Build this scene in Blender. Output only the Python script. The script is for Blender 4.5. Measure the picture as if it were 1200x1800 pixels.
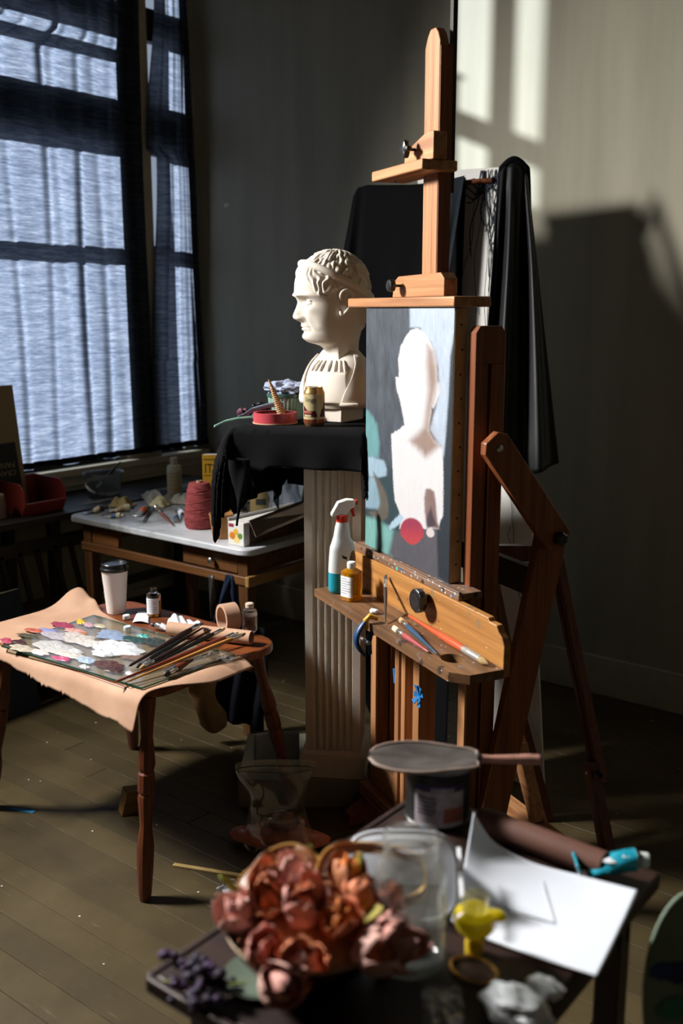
import bpy, bmesh, math, random
from mathutils import Vector, Matrix, noise, Euler

random.seed(7)
for _o in list(bpy.data.objects):
    bpy.data.objects.remove(_o, do_unlink=True)
SC = bpy.context.scene
COL = SC.collection
PI = math.pi

# ------------------------------------------------------------------ camera
CAM_H = 1.6
YAW = math.radians(38.0)
PITCH = math.atan(355 / 1750.0)
cam_data = bpy.data.cameras.new('camera')
cam_data.sensor_fit = 'VERTICAL'
cam_data.sensor_height = 36.0
cam_data.sensor_width = 24.0
cam_data.lens = 35.0
cam_data.clip_start = 0.05
cam_data.dof.use_dof = True
cam_data.dof.focus_distance = 2.85
cam_data.dof.aperture_fstop = 2.4
cam = bpy.data.objects.new('camera', cam_data)
COL.objects.link(cam)
cam.location = (0, 0, CAM_H)
cam.rotation_euler = (PI / 2 - PITCH, 0, YAW)
SC.camera = cam

# ------------------------------------------------------------------ world, sun, window light, exposure
world = bpy.data.worlds.new('overcast_sky')
SC.world = world
world.use_nodes = True
wn = world.node_tree.nodes
wn['Background'].inputs[0].default_value = (0.62, 0.72, 0.90, 1)
wn['Background'].inputs[1].default_value = 0.5

sun_data = bpy.data.lights.new('sun', 'SUN')
sun_data.energy = 11.0
sun_data.angle = math.radians(1.0)
sun_data.color = (0.86, 0.93, 1.0)
sun = bpy.data.objects.new('sun', sun_data)
COL.objects.link(sun)
SUN_DIR = Vector((1.0, 0.9, -0.43)).normalized()
sun.rotation_euler = SUN_DIR.to_track_quat('-Z', 'Y').to_euler()
sun.location = (-8, -6, 8)

key_data = bpy.data.lights.new('daylight_through_high_window', 'AREA')
key_data.shape = 'RECTANGLE'
key_data.size = 0.55
key_data.size_y = 0.60
key_data.energy = 238.0
key_data.spread = math.radians(118)
key_data.color = (1.0, 0.975, 0.94)
key = bpy.data.objects.new('daylight_through_high_window', key_data)
COL.objects.link(key)
key.location = (-3.90, 0.70, 2.75)
key.rotation_euler = Vector((1.0, 0.20, -0.50)).to_track_quat('-Z', 'Y').to_euler()

vs = SC.view_settings
vs.view_transform = 'Standard'
vs.look = 'None'
vs.exposure = 0.0
vs.gamma = 1.0
vs.use_curve_mapping = False

# ------------------------------------------------------------------ materials
def _nt(name):
    m = bpy.data.materials.new(name)
    m.use_nodes = True
    nt = m.node_tree
    return m, nt, nt.nodes['Principled BSDF']

def rgba(c):
    return (c[0], c[1], c[2], 1.0)

def hexc(h):
    v = [int(h[i:i + 2], 16) / 255 for i in (0, 2, 4)]
    return tuple(((x + 0.055) / 1.055) ** 2.4 if x > 0.04045 else x / 12.92 for x in v)

def coords(nt, scale=(1, 1, 1), world_space=False):
    mp = nt.nodes.new('ShaderNodeMapping')
    mp.inputs['Scale'].default_value = scale
    if world_space:
        g = nt.nodes.new('ShaderNodeNewGeometry')
        nt.links.new(g.outputs['Position'], mp.inputs['Vector'])
    else:
        tc = nt.nodes.new('ShaderNodeTexCoord')
        nt.links.new(tc.outputs['Object'], mp.inputs['Vector'])
    return mp.outputs['Vector']

def noise_node(nt, vec, scale, detail=4, rough=0.55):
    n = nt.nodes.new('ShaderNodeTexNoise')
    n.inputs['Scale'].default_value = scale
    n.inputs['Detail'].default_value = detail
    n.inputs['Roughness'].default_value = rough
    nt.links.new(vec, n.inputs['Vector'])
    return n.outputs['Fac']

def ramp(nt, fac, stops):
    r = nt.nodes.new('ShaderNodeValToRGB')
    e = r.color_ramp.elements
    while len(e) < len(stops):
        e.new(0.5)
    for i, (p, c) in enumerate(stops):
        e[i].position = p
        e[i].color = rgba(c)
    nt.links.new(fac, r.inputs['Fac'])
    return r.outputs['Color']

def mixc(nt, fac, a, b, mode='MIX'):
    m = nt.nodes.new('ShaderNodeMix')
    m.data_type = 'RGBA'
    m.blend_type = mode
    for sock, val in ((m.inputs[0], fac), (m.inputs[6], a), (m.inputs[7], b)):
        if isinstance(val, (int, float)):
            sock.default_value = val
        elif isinstance(val, tuple):
            sock.default_value = rgba(val)
        else:
            nt.links.new(val, sock)
    return m.outputs[2]

def add_bump(nt, bsdf, height, strength, dist=0.002):
    b = nt.nodes.new('ShaderNodeBump')
    b.inputs['Strength'].default_value = strength
    b.inputs['Distance'].default_value = dist
    nt.links.new(height, b.inputs['Height'])
    nt.links.new(b.outputs['Normal'], bsdf.inputs['Normal'])

def mat(name, col, rough=0.6, metal=0.0, var=0.12, vscale=18.0, bump=0.0, bscale=120.0, spec=0.4,
        sheen=0.0, coat=0.0, stretch=(1, 1, 1), dist=0.002):
    m, nt, b = _nt(name)
    v = coords(nt, stretch)
    if var > 0:
        f = noise_node(nt, v, vscale, 5)
        lo = tuple(max(0, c * (1 - var)) for c in col)
        hi = tuple(min(1, c * (1 + var)) for c in col)
        nt.links.new(ramp(nt, f, [(0.3, lo), (0.7, hi)]), b.inputs['Base Color'])
    else:
        b.inputs['Base Color'].default_value = rgba(col)
    b.inputs['Roughness'].default_value = rough
    b.inputs['Metallic'].default_value = metal
    b.inputs['Specular IOR Level'].default_value = spec
    b.inputs['Sheen Weight'].default_value = sheen
    b.inputs['Coat Weight'].default_value = coat
    if bump > 0:
        add_bump(nt, b, noise_node(nt, v, bscale, 6), bump, dist)
    return m

def wood(name, dark, light, axis='Z', grain=36.0, rough=0.5, specks=None, along=1.6, spec=0.4):
    m, nt, b = _nt(name)
    s = {'X': (along, grain, grain), 'Y': (grain, along, grain), 'Z': (grain, grain, along)}[axis]
    v = coords(nt, s)
    f = noise_node(nt, v, 1.0, 6, 0.6)
    mid = tuple((a + c) / 2 for a, c in zip(dark, light))
    col = ramp(nt, f, [(0.3, dark), (0.5, mid), (0.72, light)])
    if specks:
        col = speckle(nt, col, specks)
    nt.links.new(col, b.inputs['Base Color'])
    b.inputs['Roughness'].default_value = rough
    b.inputs['Specular IOR Level'].default_value = spec
    add_bump(nt, b, f, 0.12, 0.001)
    return m

def speckle(nt, col, cfg):
    """scatter of small paint marks: list of (colour, cell scale, radius, share of cells)"""
    v = coords(nt, (1, 1, 1), True)
    warp = noise_node(nt, v, 60, 2)
    for c, sc, rad, share in cfg:
        vo = nt.nodes.new('ShaderNodeTexVoronoi')
        vo.inputs['Scale'].default_value = sc
        nt.links.new(v, vo.inputs['Vector'])
        sep = nt.nodes.new('ShaderNodeSeparateColor')
        nt.links.new(vo.outputs['Color'], sep.inputs['Color'])
        ad = nt.nodes.new('ShaderNodeMath'); ad.operation = 'ADD'
        nt.links.new(vo.outputs['Distance'], ad.inputs[0])
        mu = nt.nodes.new('ShaderNodeMath'); mu.operation = 'MULTIPLY'
        nt.links.new(warp, mu.inputs[0]); mu.inputs[1].default_value = rad * 1.2
        nt.links.new(mu.outputs[0], ad.inputs[1])
        lt = nt.nodes.new('ShaderNodeMath'); lt.operation = 'LESS_THAN'
        nt.links.new(ad.outputs[0], lt.inputs[0]); lt.inputs[1].default_value = rad * 1.5
        ch = nt.nodes.new('ShaderNodeMath'); ch.operation = 'LESS_THAN'
        nt.links.new(sep.outputs[0], ch.inputs[0]); ch.inputs[1].default_value = share
        an = nt.nodes.new('ShaderNodeMath'); an.operation = 'MULTIPLY'
        nt.links.new(lt.outputs[0], an.inputs[0]); nt.links.new(ch.outputs[0], an.inputs[1])
        col = mixc(nt, an.outputs[0], col, c)
    return col

def glassy(name, col=(1, 1, 1), rough=0.02, ior=1.45, weight=1.0):
    m, nt, b = _nt(name)
    b.inputs['Base Color'].default_value = rgba(col)
    b.inputs['Transmission Weight'].default_value = weight
    b.inputs['Roughness'].default_value = rough
    b.inputs['IOR'].default_value = ior
    return m

def clear_film(name, tint=(0.9, 0.9, 0.9), gloss=0.12, rough=0.08, haze=0.0, haze_col=(0.8, 0.8, 0.8)):
    """thin clear sheet: see-through with a surface sheen and a little milky scatter"""
    m = bpy.data.materials.new(name); m.use_nodes = True
    nt = m.node_tree; nt.nodes.clear()
    out = nt.nodes.new('ShaderNodeOutputMaterial')
    tr = nt.nodes.new('ShaderNodeBsdfTransparent'); tr.inputs[0].default_value = rgba(tint)
    gl = nt.nodes.new('ShaderNodeBsdfGlossy'); gl.inputs['Roughness'].default_value = rough
    fr = nt.nodes.new('ShaderNodeLayerWeight'); fr.inputs['Blend'].default_value = 0.5
    pw = nt.nodes.new('ShaderNodeMath'); pw.operation = 'POWER'
    nt.links.new(fr.outputs['Facing'], pw.inputs[0]); pw.inputs[1].default_value = 3.5
    ma = nt.nodes.new('ShaderNodeMath'); ma.operation = 'MULTIPLY_ADD'
    nt.links.new(pw.outputs[0], ma.inputs[0]); ma.inputs[1].default_value = 0.7; ma.inputs[2].default_value = 0.03 + gloss * 0.25
    mx = nt.nodes.new('ShaderNodeMixShader')
    nt.links.new(ma.outputs[0], mx.inputs[0])
    nt.links.new(tr.outputs[0], mx.inputs[1]); nt.links.new(gl.outputs[0], mx.inputs[2])
    last = mx
    if haze > 0:
        df = nt.nodes.new('ShaderNodeBsdfDiffuse'); df.inputs[0].default_value = rgba(haze_col)
        tl = nt.nodes.new('ShaderNodeBsdfTranslucent'); tl.inputs[0].default_value = rgba(haze_col)
        m0 = nt.nodes.new('ShaderNodeMixShader'); m0.inputs[0].default_value = 0.5
        nt.links.new(df.outputs[0], m0.inputs[1]); nt.links.new(tl.outputs[0], m0.inputs[2])
        m2 = nt.nodes.new('ShaderNodeMixShader'); m2.inputs[0].default_value = haze
        nt.links.new(mx.outputs[0], m2.inputs[1]); nt.links.new(m0.outputs[0], m2.inputs[2])
        last = m2
    nt.links.new(last.outputs[0], out.inputs[0])
    return m

def vcol_mat(name, rough=0.5, bump=0.0, bscale=300, spec=0.4, attr='Col'):
    m, nt, b = _nt(name)
    a = nt.nodes.new('ShaderNodeAttribute'); a.attribute_name = attr
    nt.links.new(a.outputs['Color'], b.inputs['Base Color'])
    b.inputs['Roughness'].default_value = rough
    b.inputs['Specular IOR Level'].default_value = spec
    if bump:
        add_bump(nt, b, noise_node(nt, coords(nt), bscale, 5), bump)
    return m

# ------------------------------------------------------------------ mesh building
class MB:
    def __init__(self):
        self.v = []; self.f = []; self.mi = []; self.cur = 0

    def add(self, vs_, fs_):
        o = len(self.v)
        self.v += [tuple(p) for p in vs_]
        for f in fs_:
            self.f.append(tuple(i + o for i in f)); self.mi.append(self.cur)
        return self

    def box(self, x0, x1, y0, y1, z0, z1):
        vv = [(x, y, z) for z in (z0, z1) for y in (y0, y1) for x in (x0, x1)]
        return self.add(vv, [(0, 2, 3, 1), (4, 5, 7, 6), (0, 1, 5, 4), (2, 6, 7, 3), (0, 4, 6, 2), (1, 3, 7, 5)])

    def hexa(self, b4, t4):
        """solid between bottom quad b4 and top quad t4 (same winding, counter-clockwise from above)"""
        return self.add(list(b4) + list(t4), [(3, 2, 1, 0), (4, 5, 6, 7)] + [(i, (i + 1) % 4, (i + 1) % 4 + 4, i + 4) for i in range(4)])

    def bar(self, p0, p1, w, h, up=(0, 0, 1), w1=None, h1=None):
        p0 = Vector(p0); p1 = Vector(p1); d = (p1 - p0).normalized(); up = Vector(up)
        s = d.cross(up)
        if s.length < 1e-4:
            s = d.cross(Vector((1, 0, 0)))
        s.normalize(); u = s.cross(d).normalized()
        w1 = w if w1 is None else w1; h1 = h if h1 is None else h1
        q = []
        for p, a, b in ((p0, w, h), (p1, w1, h1)):
            q += [p - s * a / 2 - u * b / 2, p + s * a / 2 - u * b / 2, p + s * a / 2 + u * b / 2, p - s * a / 2 + u * b / 2]
        return self.add(q, [(0, 1, 2, 3), (7, 6, 5, 4)] + [(i + 4, (i + 1) % 4 + 4, (i + 1) % 4, i) for i in range(4)])

    def prism(self, poly, axis, lo, hi):
        """polygon of 2-D points extruded along axis: 'X' uses (y,z), 'Y' uses (x,z), 'Z' uses (x,y)"""
        def P(a, b, c):
            return {'X': (c, a, b), 'Y': (a, c, b), 'Z': (a, b, c)}[axis]
        n = len(poly)
        vv = [P(a, b, lo) for a, b in poly] + [P(a, b, hi) for a, b in poly]
        fs = [tuple(range(n))[::-1], tuple(range(n, 2 * n))] + [(i, (i + 1) % n, (i + 1) % n + n, i + n) for i in range(n)]
        return self.add(vv, fs)

    def lathe(self, prof, n=28, c=(0, 0, 0), ax=None, cap0=True, cap1=True, sx=1.0, sy=1.0, fn=None):
        c = Vector(c)
        M3 = Matrix.Identity(3) if ax is None else Vector((0, 0, 1)).rotation_difference(Vector(ax)).to_matrix()
        vv = []
        for r, z in prof:
            for i in range(n):
                a = 2 * PI * i / n
                k = fn(a, z) if fn else 1.0
                vv.append(c + M3 @ Vector((r * k * math.cos(a) * sx, r * k * math.sin(a) * sy, z)))
        fs = []
        for j in range(len(prof) - 1):
            for i in range(n):
                k = (i + 1) % n
                fs.append((j * n + i, j * n + k, (j + 1) * n + k, (j + 1) * n + i))
        if cap0: fs.append(tuple(range(n))[::-1])
        if cap1: fs.append(tuple(range((len(prof) - 1) * n, len(prof) * n)))
        return self.add(vv, fs)

    def tube(self, pts, r, n=8, closed=False, flat=None, cap=True):
        pts = [Vector(p) for p in pts]; m = len(pts)
        rr = r if isinstance(r, (list, tuple)) else [r] * m
        vv = []; prev = None
        for i, p in enumerate(pts):
            if closed: t = pts[(i + 1) % m] - pts[i - 1]
            else: t = pts[min(i + 1, m - 1)] - pts[max(i - 1, 0)]
            t.normalize()
            ref = prev if prev is not None else (Vector((0, 0, 1)) if abs(t.z) < 0.9 else Vector((1, 0, 0)))
            s = t.cross(ref)
            if s.length < 1e-5: s = t.orthogonal()
            s.normalize(); u = s.cross(t).normalized(); prev = u
            for k in range(n):
                a = 2 * PI * k / n
                fu = 1.0 if flat is None else flat
                vv.append(p + s * math.cos(a) * rr[i] + u * math.sin(a) * rr[i] * fu)
        fs = []
        for j in range(m if closed else m - 1):
            j2 = (j + 1) % m
            for k in range(n):
                k2 = (k + 1) % n
                fs.append((j * n + k, j * n + k2, j2 * n + k2, j2 * n + k))
        if not closed and cap:
            fs.append(tuple(range(n))[::-1]); fs.append(tuple(range((m - 1) * n, m * n)))
        return self.add(vv, fs)

    def grid(self, fn, nu, nv, wrap_u=False):
        vv = [fn(i / (nu if wrap_u else nu - 1), j / (nv - 1)) for j in range(nv) for i in range(nu)]
        fs = []
        for j in range(nv - 1):
            for i in range(nu if wrap_u else nu - 1):
                k = (i + 1) % nu
                fs.append((j * nu + i, j * nu + k, (j + 1) * nu + k, (j + 1) * nu + i))
        return self.add(vv, fs)

    def sphere(self, c, r, n=16, m=10, s=(1, 1, 1), fn=None):
        c = Vector(c); vv = []; 
        for j in range(m + 1):
            th = PI * j / m
            for i in range(n):
                a = 2 * PI * i / n
                d = Vector((math.sin(th) * math.cos(a), math.sin(th) * math.sin(a), -math.cos(th)))
                k = fn(d) if fn else 1.0
                vv.append(c + Vector((d.x * r * s[0] * k, d.y * r * s[1] * k, d.z * r * s[2] * k)))
        fs = []
        for j in range(m):
            for i in range(n):
                k = (i + 1) % n
                fs.append((j * n + i, j * n + k, (j + 1) * n + k, (j + 1) * n + i))
        return self.add(vv, fs)

    def build(self, name, mats, parent=None, smooth=35, bevel=0.0, thick=0.0, loc=None, rot=None, subd=0, kind=None, label=None, seg=2):
        me = bpy.data.meshes.new(name)
        me.from_pydata(self.v, [], self.f)
        if not isinstance(mats, (list, tuple)): mats = [mats]
        for mm in mats: me.materials.append(mm)
        if len(mats) > 1: me.polygons.foreach_set('material_index', self.mi)
        bm = bmesh.new(); bm.from_mesh(me)
        bmesh.ops.remove_doubles(bm, verts=bm.verts, dist=1e-6)
        bmesh.ops.recalc_face_normals(bm, faces=bm.faces)
        bm.to_mesh(me); bm.free()
        if smooth:
            me.polygons.foreach_set('use_smooth', [True] * len(me.polygons))
            me.set_sharp_from_angle(angle=math.radians(smooth))
        me.update()
        o = bpy.data.objects.new(name, me)
        COL.objects.link(o)
        if parent: o.parent = parent
        if loc: o.location = loc
        if rot: o.rotation_euler = rot
        if thick:
            md = o.modifiers.new('thickness', 'SOLIDIFY'); md.thickness = thick; md.offset = 0
        if bevel:
            md = o.modifiers.new('bevel', 'BEVEL'); md.width = bevel; md.segments = seg; md.limit_method = 'ANGLE'; md.angle_limit = math.radians(40)
        if subd:
            md = o.modifiers.new('subd', 'SUBSURF'); md.levels = subd; md.render_levels = subd
        if kind: o['kind'] = kind
        if label: o['label'] = label
        return o

def tag(o, label, cat, group=None):
    o['label'] = label; o['category'] = cat
    if group: o['group'] = group
    return o

def thing(name, label, cat, loc=(0, 0, 0), rz=0.0, group=None, rot=None):
    o = bpy.data.objects.new(name, None)
    o.empty_display_size = 0.05
    COL.objects.link(o)
    o.location = loc
    o.rotation_euler = rot if rot else (0, 0, rz)
    return tag(o, label, cat, group)

def copy_tree(o, parent=None):
    c = o.copy(); COL.objects.link(c); c.parent = parent
    for ch in list(o.children):
        copy_tree(ch, c)
    return c

def box_part(name, m, parent, x0, x1, y0, y1, z0, z1, bevel=0.003, label=None):
    return MB().box(x0, x1, y0, y1, z0, z1).build(name, m, parent, bevel=bevel, label=label)

def lerp(a, b, t): return a + (b - a) * t
def clamp(x, a=0.0, b=1.0): return max(a, min(b, x))
def sstep(a, b, x):
    t = clamp((x - a) / (b - a)); return t * t * (3 - 2 * t)
def gauss(x, s): return math.exp(-(x / s) ** 2)
def interp(tab, x):
    if x <= tab[0][0]: return tab[0][1]
    for (a, va), (b, vb) in zip(tab, tab[1:]):
        if x <= b:
            t = (x - a) / (b - a); return va + (vb - va) * t
    return tab[-1][1]
def sinterp(tab, x):
    """smooth (Catmull-Rom) table lookup"""
    n = len(tab)
    if x <= tab[0][0]: return tab[0][1]
    if x >= tab[-1][0]: return tab[-1][1]
    for i in range(n - 1):
        if x <= tab[i + 1][0]:
            x0, p0 = tab[max(i - 1, 0)]; x1, p1 = tab[i]; x2, p2 = tab[i + 1]; x3, p3 = tab[min(i + 2, n - 1)]
            h = x2 - x1; t = (x - x1) / h
            m1 = (p2 - p0) / max(x2 - x0, 1e-6) * h; m2 = (p3 - p1) / max(x3 - x1, 1e-6) * h
            return (2 * t ** 3 - 3 * t * t + 1) * p1 + (t ** 3 - 2 * t * t + t) * m1 + (-2 * t ** 3 + 3 * t * t) * p2 + (t ** 3 - t * t) * m2
    return tab[-1][1]

_txt_cache = {}
def text_polys(s, size=1.0):
    """outline letters as a flat mesh: (verts in x,y, faces)"""
    if (s, size) in _txt_cache: return _txt_cache[(s, size)]
    cu = bpy.data.curves.new('lettering', 'FONT'); cu.body = s; cu.size = size; cu.resolution_u = 3
    cu.align_x = 'CENTER'; cu.align_y = 'CENTER'
    ob = bpy.data.objects.new('lettering', cu); COL.objects.link(ob)
    dg = bpy.context.evaluated_depsgraph_get()
    me = bpy.data.meshes.new_from_object(ob.evaluated_get(dg))
    vv = [(v.co.x, v.co.y) for v in me.vertices]; ff = [tuple(p.vertices) for p in me.polygons]
    bpy.data.objects.remove(ob, do_unlink=True); bpy.data.curves.remove(cu); bpy.data.meshes.remove(me)
    _txt_cache[(s, size)] = (vv, ff)
    return vv, ff

# shared colours
PLASTER = mat('white_plaster', hexc('dcd3c6'), 0.72, var=0.05, vscale=9, bump=0.06, bscale=400, spec=0.25)
BLACK_CLOTH = mat('black_cloth', (0.0022, 0.0024, 0.0032), 0.9, var=0.25, vscale=6, bump=0.15, bscale=900, spec=0.12)
BLACK_PLASTIC = mat('black_plastic', (0.012, 0.012, 0.013), 0.28, var=0.0, spec=0.5)
WHITE_PAPER = mat('white_paper', hexc('dfe1e6'), 0.75, var=0.03, spec=0.2)
KRAFT = mat('kraft_paper', hexc('b8937a'), 0.7, var=0.10, vscale=10, bump=0.08, bscale=300, spec=0.2)
STEEL = mat('steel', (0.55, 0.55, 0.56), 0.3, metal=1.0, var=0.0)
BRASS = mat('brass', hexc('b98d45'), 0.3, metal=1.0, var=0.0)
CLEAR_GLASS = glassy('clear_glass', (0.97, 0.99, 0.98))
# ------------------------------------------------------------------ the room
XW, YB = -3.95, 3.83          # inner faces of the window wall and of the back wall
XR, YF, ZC = 3.2, -3.6, 4.3

def wall_paint(name, col):
    m, nt, b = _nt(name)
    v = coords(nt, (1, 1, 0.12), True)
    f = noise_node(nt, v, 7, 5)
    c = ramp(nt, f, [(0.3, tuple(x * 0.86 for x in col)), (0.7, tuple(x * 1.1 for x in col))])
    nt.links.new(c, b.inputs['Base Color'])
    b.inputs['Roughness'].default_value = 0.55
    b.inputs['Specular IOR Level'].default_value = 0.3
    add_bump(nt, b, noise_node(nt, coords(nt, (1, 1, 1), True), 420, 4), 0.25, 0.0015)
    return m
WALL = wall_paint('olive_grey_wall_paint', hexc('a8a28d'))
WALL_DIM = mat('dark_far_wall', hexc('565043'), 0.8, var=0.1)
CREAM = mat('cream_trim_paint', hexc('b8ae98'), 0.5, var=0.08)
SASH = mat('dark_sash_paint', hexc('2a2a28'), 0.5, var=0.1)
PANE = clear_film('window_pane_glass', (0.96, 0.97, 0.98), 0.1, 0.02)

def struct(o):
    o['kind'] = 'structure'; return o

# floor: dark bed plus boards laid along the back wall
def floor_paint():
    m, nt, b = _nt('worn_brown_floor_paint')
    v = coords(nt, (1, 1, 1), True)
    f = noise_node(nt, v, 3.0, 6, 0.6)
    col = ramp(nt, f, [(0.3, hexc('3a3120')), (0.55, hexc('4d422c')), (0.75, hexc('5a4f38'))])
    oi = nt.nodes.new('ShaderNodeObjectInfo')
    vr = ramp(nt, oi.outputs['Random'], [(0.0, (0.86, 0.86, 0.86)), (1.0, (1.12, 1.1, 1.06))])
    col = mixc(nt, 1.0, col, vr, 'MULTIPLY')
    s2 = noise_node(nt, coords(nt, (2, 26, 1), True), 4, 5, 0.7)
    col = mixc(nt, ramp(nt, s2, [(0.62, (0, 0, 0)), (0.75, (0.55, 0.55, 0.55))]), col, hexc('8a7d5f'))
    col = speckle(nt, col, [(hexc('cfcdc2'), 9, 0.045, 0.22), (hexc('2f6f9c'), 6, 0.06, 0.14), (hexc('d8d6cf'), 24, 0.08, 0.10),
                            (hexc('8c3a2c'), 11, 0.05, 0.06), (hexc('23201a'), 15, 0.07, 0.08)])
    nt.links.new(col, b.inputs['Base Color'])
    b.inputs['Roughness'].default_value = 0.42
    b.inputs['Specular IOR Level'].default_value = 0.35
    add_bump(nt, b, noise_node(nt, coords(nt, (3, 40, 1), True), 6, 5), 0.2, 0.001)
    return m
FLOORP = floor_paint()
GAP = mat('dark_floor_gap', (0.012, 0.01, 0.008), 0.9, var=0)
bed = MB(); bed.box(XW - 0.2, XR + 0.2, YF - 0.2, YB + 0.2, -0.12, -0.016)
floor = struct(bed.build('floor', GAP, smooth=0))
W_B = 0.092
pm = MB(); w2 = W_B / 2 - 0.0005
pm.add([(0, -w2, -0.016), (1, -w2, -0.016), (1, w2, -0.016), (0, w2, -0.016),
        (0, -w2, -0.0008), (1, -w2, -0.0008), (1, w2, -0.0008), (0, w2, -0.0008),
        (0.0004, -w2 + 0.0008, 0), (0.9996, -w2 + 0.0008, 0), (0.9996, w2 - 0.0008, 0), (0.0004, w2 - 0.0008, 0)],
       [(3, 2, 1, 0), (0, 1, 5, 4), (1, 2, 6, 5), (2, 3, 7, 6), (3, 0, 4, 7), (4, 5, 9, 8), (5, 6, 10, 9), (6, 7, 11, 10), (7, 4, 8, 11), (8, 9, 10, 11)])
proto = pm.build('floorboard', FLOORP, floor, smooth=0)
rnd = random.Random(3)
first = True
y = YB - W_B / 2
while y > YF:
    cuts = [XW] + sorted(rnd.uniform(XW + 0.4, XR - 0.4) for _ in range(2)) + [XR]
    for a, b_ in zip(cuts, cuts[1:]):
        if b_ - a < 0.05: continue
        o = proto if first else proto.copy()
        if not first: COL.objects.link(o); o.parent = floor
        first = False
        o.location = (a, y, 0); o.scale = (b_ - a - 0.002, 1, 1)
    y -= W_B

# walls: the window wall is cut for its openings
OPEN = [(2.28, 3.24, 0.86, 2.80), (2.46, 3.24, 2.80, 3.25), (3.50, 3.68, 0.86, 3.25), (1.66, 2.42, 2.84, 3.85)]
ys = sorted({YF, YB + 0.15} | {q for o in OPEN for q in o[:2]}); zs = sorted({0.0, ZC} | {q for o in OPEN for q in o[2:]})
wl = MB()
for y0, y1 in zip(ys, ys[1:]):
    for z0, z1 in zip(zs, zs[1:]):
        if any(o[0] <= (y0 + y1) / 2 <= o[1] and o[2] <= (z0 + z1) / 2 <= o[3] for o in OPEN): continue
        wl.box(XW - 0.05, XW, y0, y1, z0, z1)
struct(wl.build('wall_left', WALL, smooth=0))
struct(MB().box(XW - 0.16, XR + 0.15, YB, YB + 0.15, 0, ZC).build('wall_back', WALL, smooth=0))
struct(MB().box(XR, XR + 0.15, YF, YB, 0, ZC).build('wall_right', WALL_DIM, smooth=0))
struct(MB().box(XW - 0.16, XR + 0.15, YF - 0.15, YF, 0, ZC).build('wall_front', WALL_DIM, smooth=0))
struct(MB().box(XW - 0.16, XR + 0.15, YF - 0.15, YB + 0.15, ZC, ZC + 0.12).build('ceiling', WALL_DIM, smooth=0))
struct(MB().box(XW, XR, YB - 0.018, YB, 0, 0.17).build('baseboard_back', CREAM, bevel=0.004))
struct(MB().box(XW, XW + 0.018, YF, YB - 0.018, 0, 0.17).build('baseboard_left', CREAM, bevel=0.004))

def window(name, y0, y1, z0, z1, rails, stiles, fw=0.05):
    w = struct(MB().box(XW - 0.06, XW - 0.015, y0, y0 + fw * 0.6, z0, z1).box(XW - 0.06, XW - 0.015, y1 - fw * 0.6, y1, z0, z1)
               .box(XW - 0.06, XW - 0.015, y0, y1, z1 - fw, z1).box(XW - 0.06, XW - 0.015, y0, y1, z0, z0 + fw).build(name, SASH, smooth=0))
    for a, b in rails:
        MB().box(XW - 0.065, XW - 0.01, y0 + 0.02, y1 - 0.02, a, b).build('sash_rail', SASH, w, bevel=0.004)
    for a, b in stiles:
        MB().box(XW - 0.06, XW - 0.012, a, b, z0, z1).build('glazing_bar', SASH, w, bevel=0.004)
    zz = [z0] + sorted((a + b) / 2 for a, b in rails) + [z1]
    yy = [y0] + sorted((a + b) / 2 for a, b in stiles) + [y1]
    for a, b in zip(zz, zz[1:]):
        for c, d in zip(yy, yy[1:]):
            MB().box(XW - 0.04, XW - 0.036, c + 0.01, d - 0.01, a + 0.01, b - 0.01).build('pane', PANE, w, smooth=0)
    return w
window('window_1', 2.28, 3.24, 0.86, 2.80, [(1.86, 1.92), (2.36, 2.60)], [], fw=0.02)
window('window_5', 2.46, 3.24, 2.80, 3.25, [(2.89, 3.04)], [], fw=0.02)
window('window_2', 3.50, 3.68, 0.86, 3.25, [(1.86, 1.92), (2.36, 2.60), (2.89, 3.04)], [], fw=0.02)
window('window_3', 1.66, 2.42, 2.84, 3.85, [(3.03, 3.12)], [(2.148, 2.219), (1.66, 2.005)], fw=0.02)  # the wide second bar is added, out of view, to trim the sun patch
# the daylight window further along the wall, outside the frame: blank panes added on the uncut wall, keeping the sun out
BLANK_PANE = mat('blank_window_pane', hexc('dfe3e6'), 0.4, var=0.03)
w4 = struct(MB().box(XW, XW + 0.03, 0.33, 0.41, 0.86, 3.3).box(XW, XW + 0.03, 0.99, 1.07, 0.86, 3.3).box(XW, XW + 0.03, 0.41, 0.99, 3.2, 3.3)
            .box(XW, XW + 0.03, 0.41, 0.99, 0.86, 0.94).box(XW, XW + 0.03, 0.41, 0.99, 2.28, 2.38).build('blank_window_4', CREAM, smooth=0))
MB().box(XW + 0.001, XW + 0.008, 0.41, 0.99, 2.38, 3.2).build('pane', BLANK_PANE, w4, smooth=0)  # added blank pane on the uncut wall
MB().box(XW + 0.001, XW + 0.008, 0.41, 0.99, 0.94, 2.28).build('pane', SASH, w4, smooth=0)  # added blank pane on the uncut wall
# trims: pier casing between the two curtained windows, sill and apron moulding
struct(MB().box(XW, XW + 0.022, 3.27, 3.50, 0.86, 3.3).build('trim_1', CREAM, bevel=0.003))
struct(MB().box(XW - 0.15, XW + 0.075, 2.40, 3.80, 0.825, 0.86).build('trim_2', CREAM, bevel=0.004))
struct(MB().box(XW, XW + 0.035, 2.40, 3.80, 0.77, 0.825).box(XW, XW + 0.02, 2.40, 3.80, 0.70, 0.77).build('trim_3', CREAM, bevel=0.004))
# chipped spot in the paint and a dark cable down the back wall
MB().sphere((-3.74, YB - 0.001, 2.128), 0.016, 10, 6, (1.1, 0.15, 0.6)).build('plaster_chip', PLASTER, bpy.data.objects['wall_back'])
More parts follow.
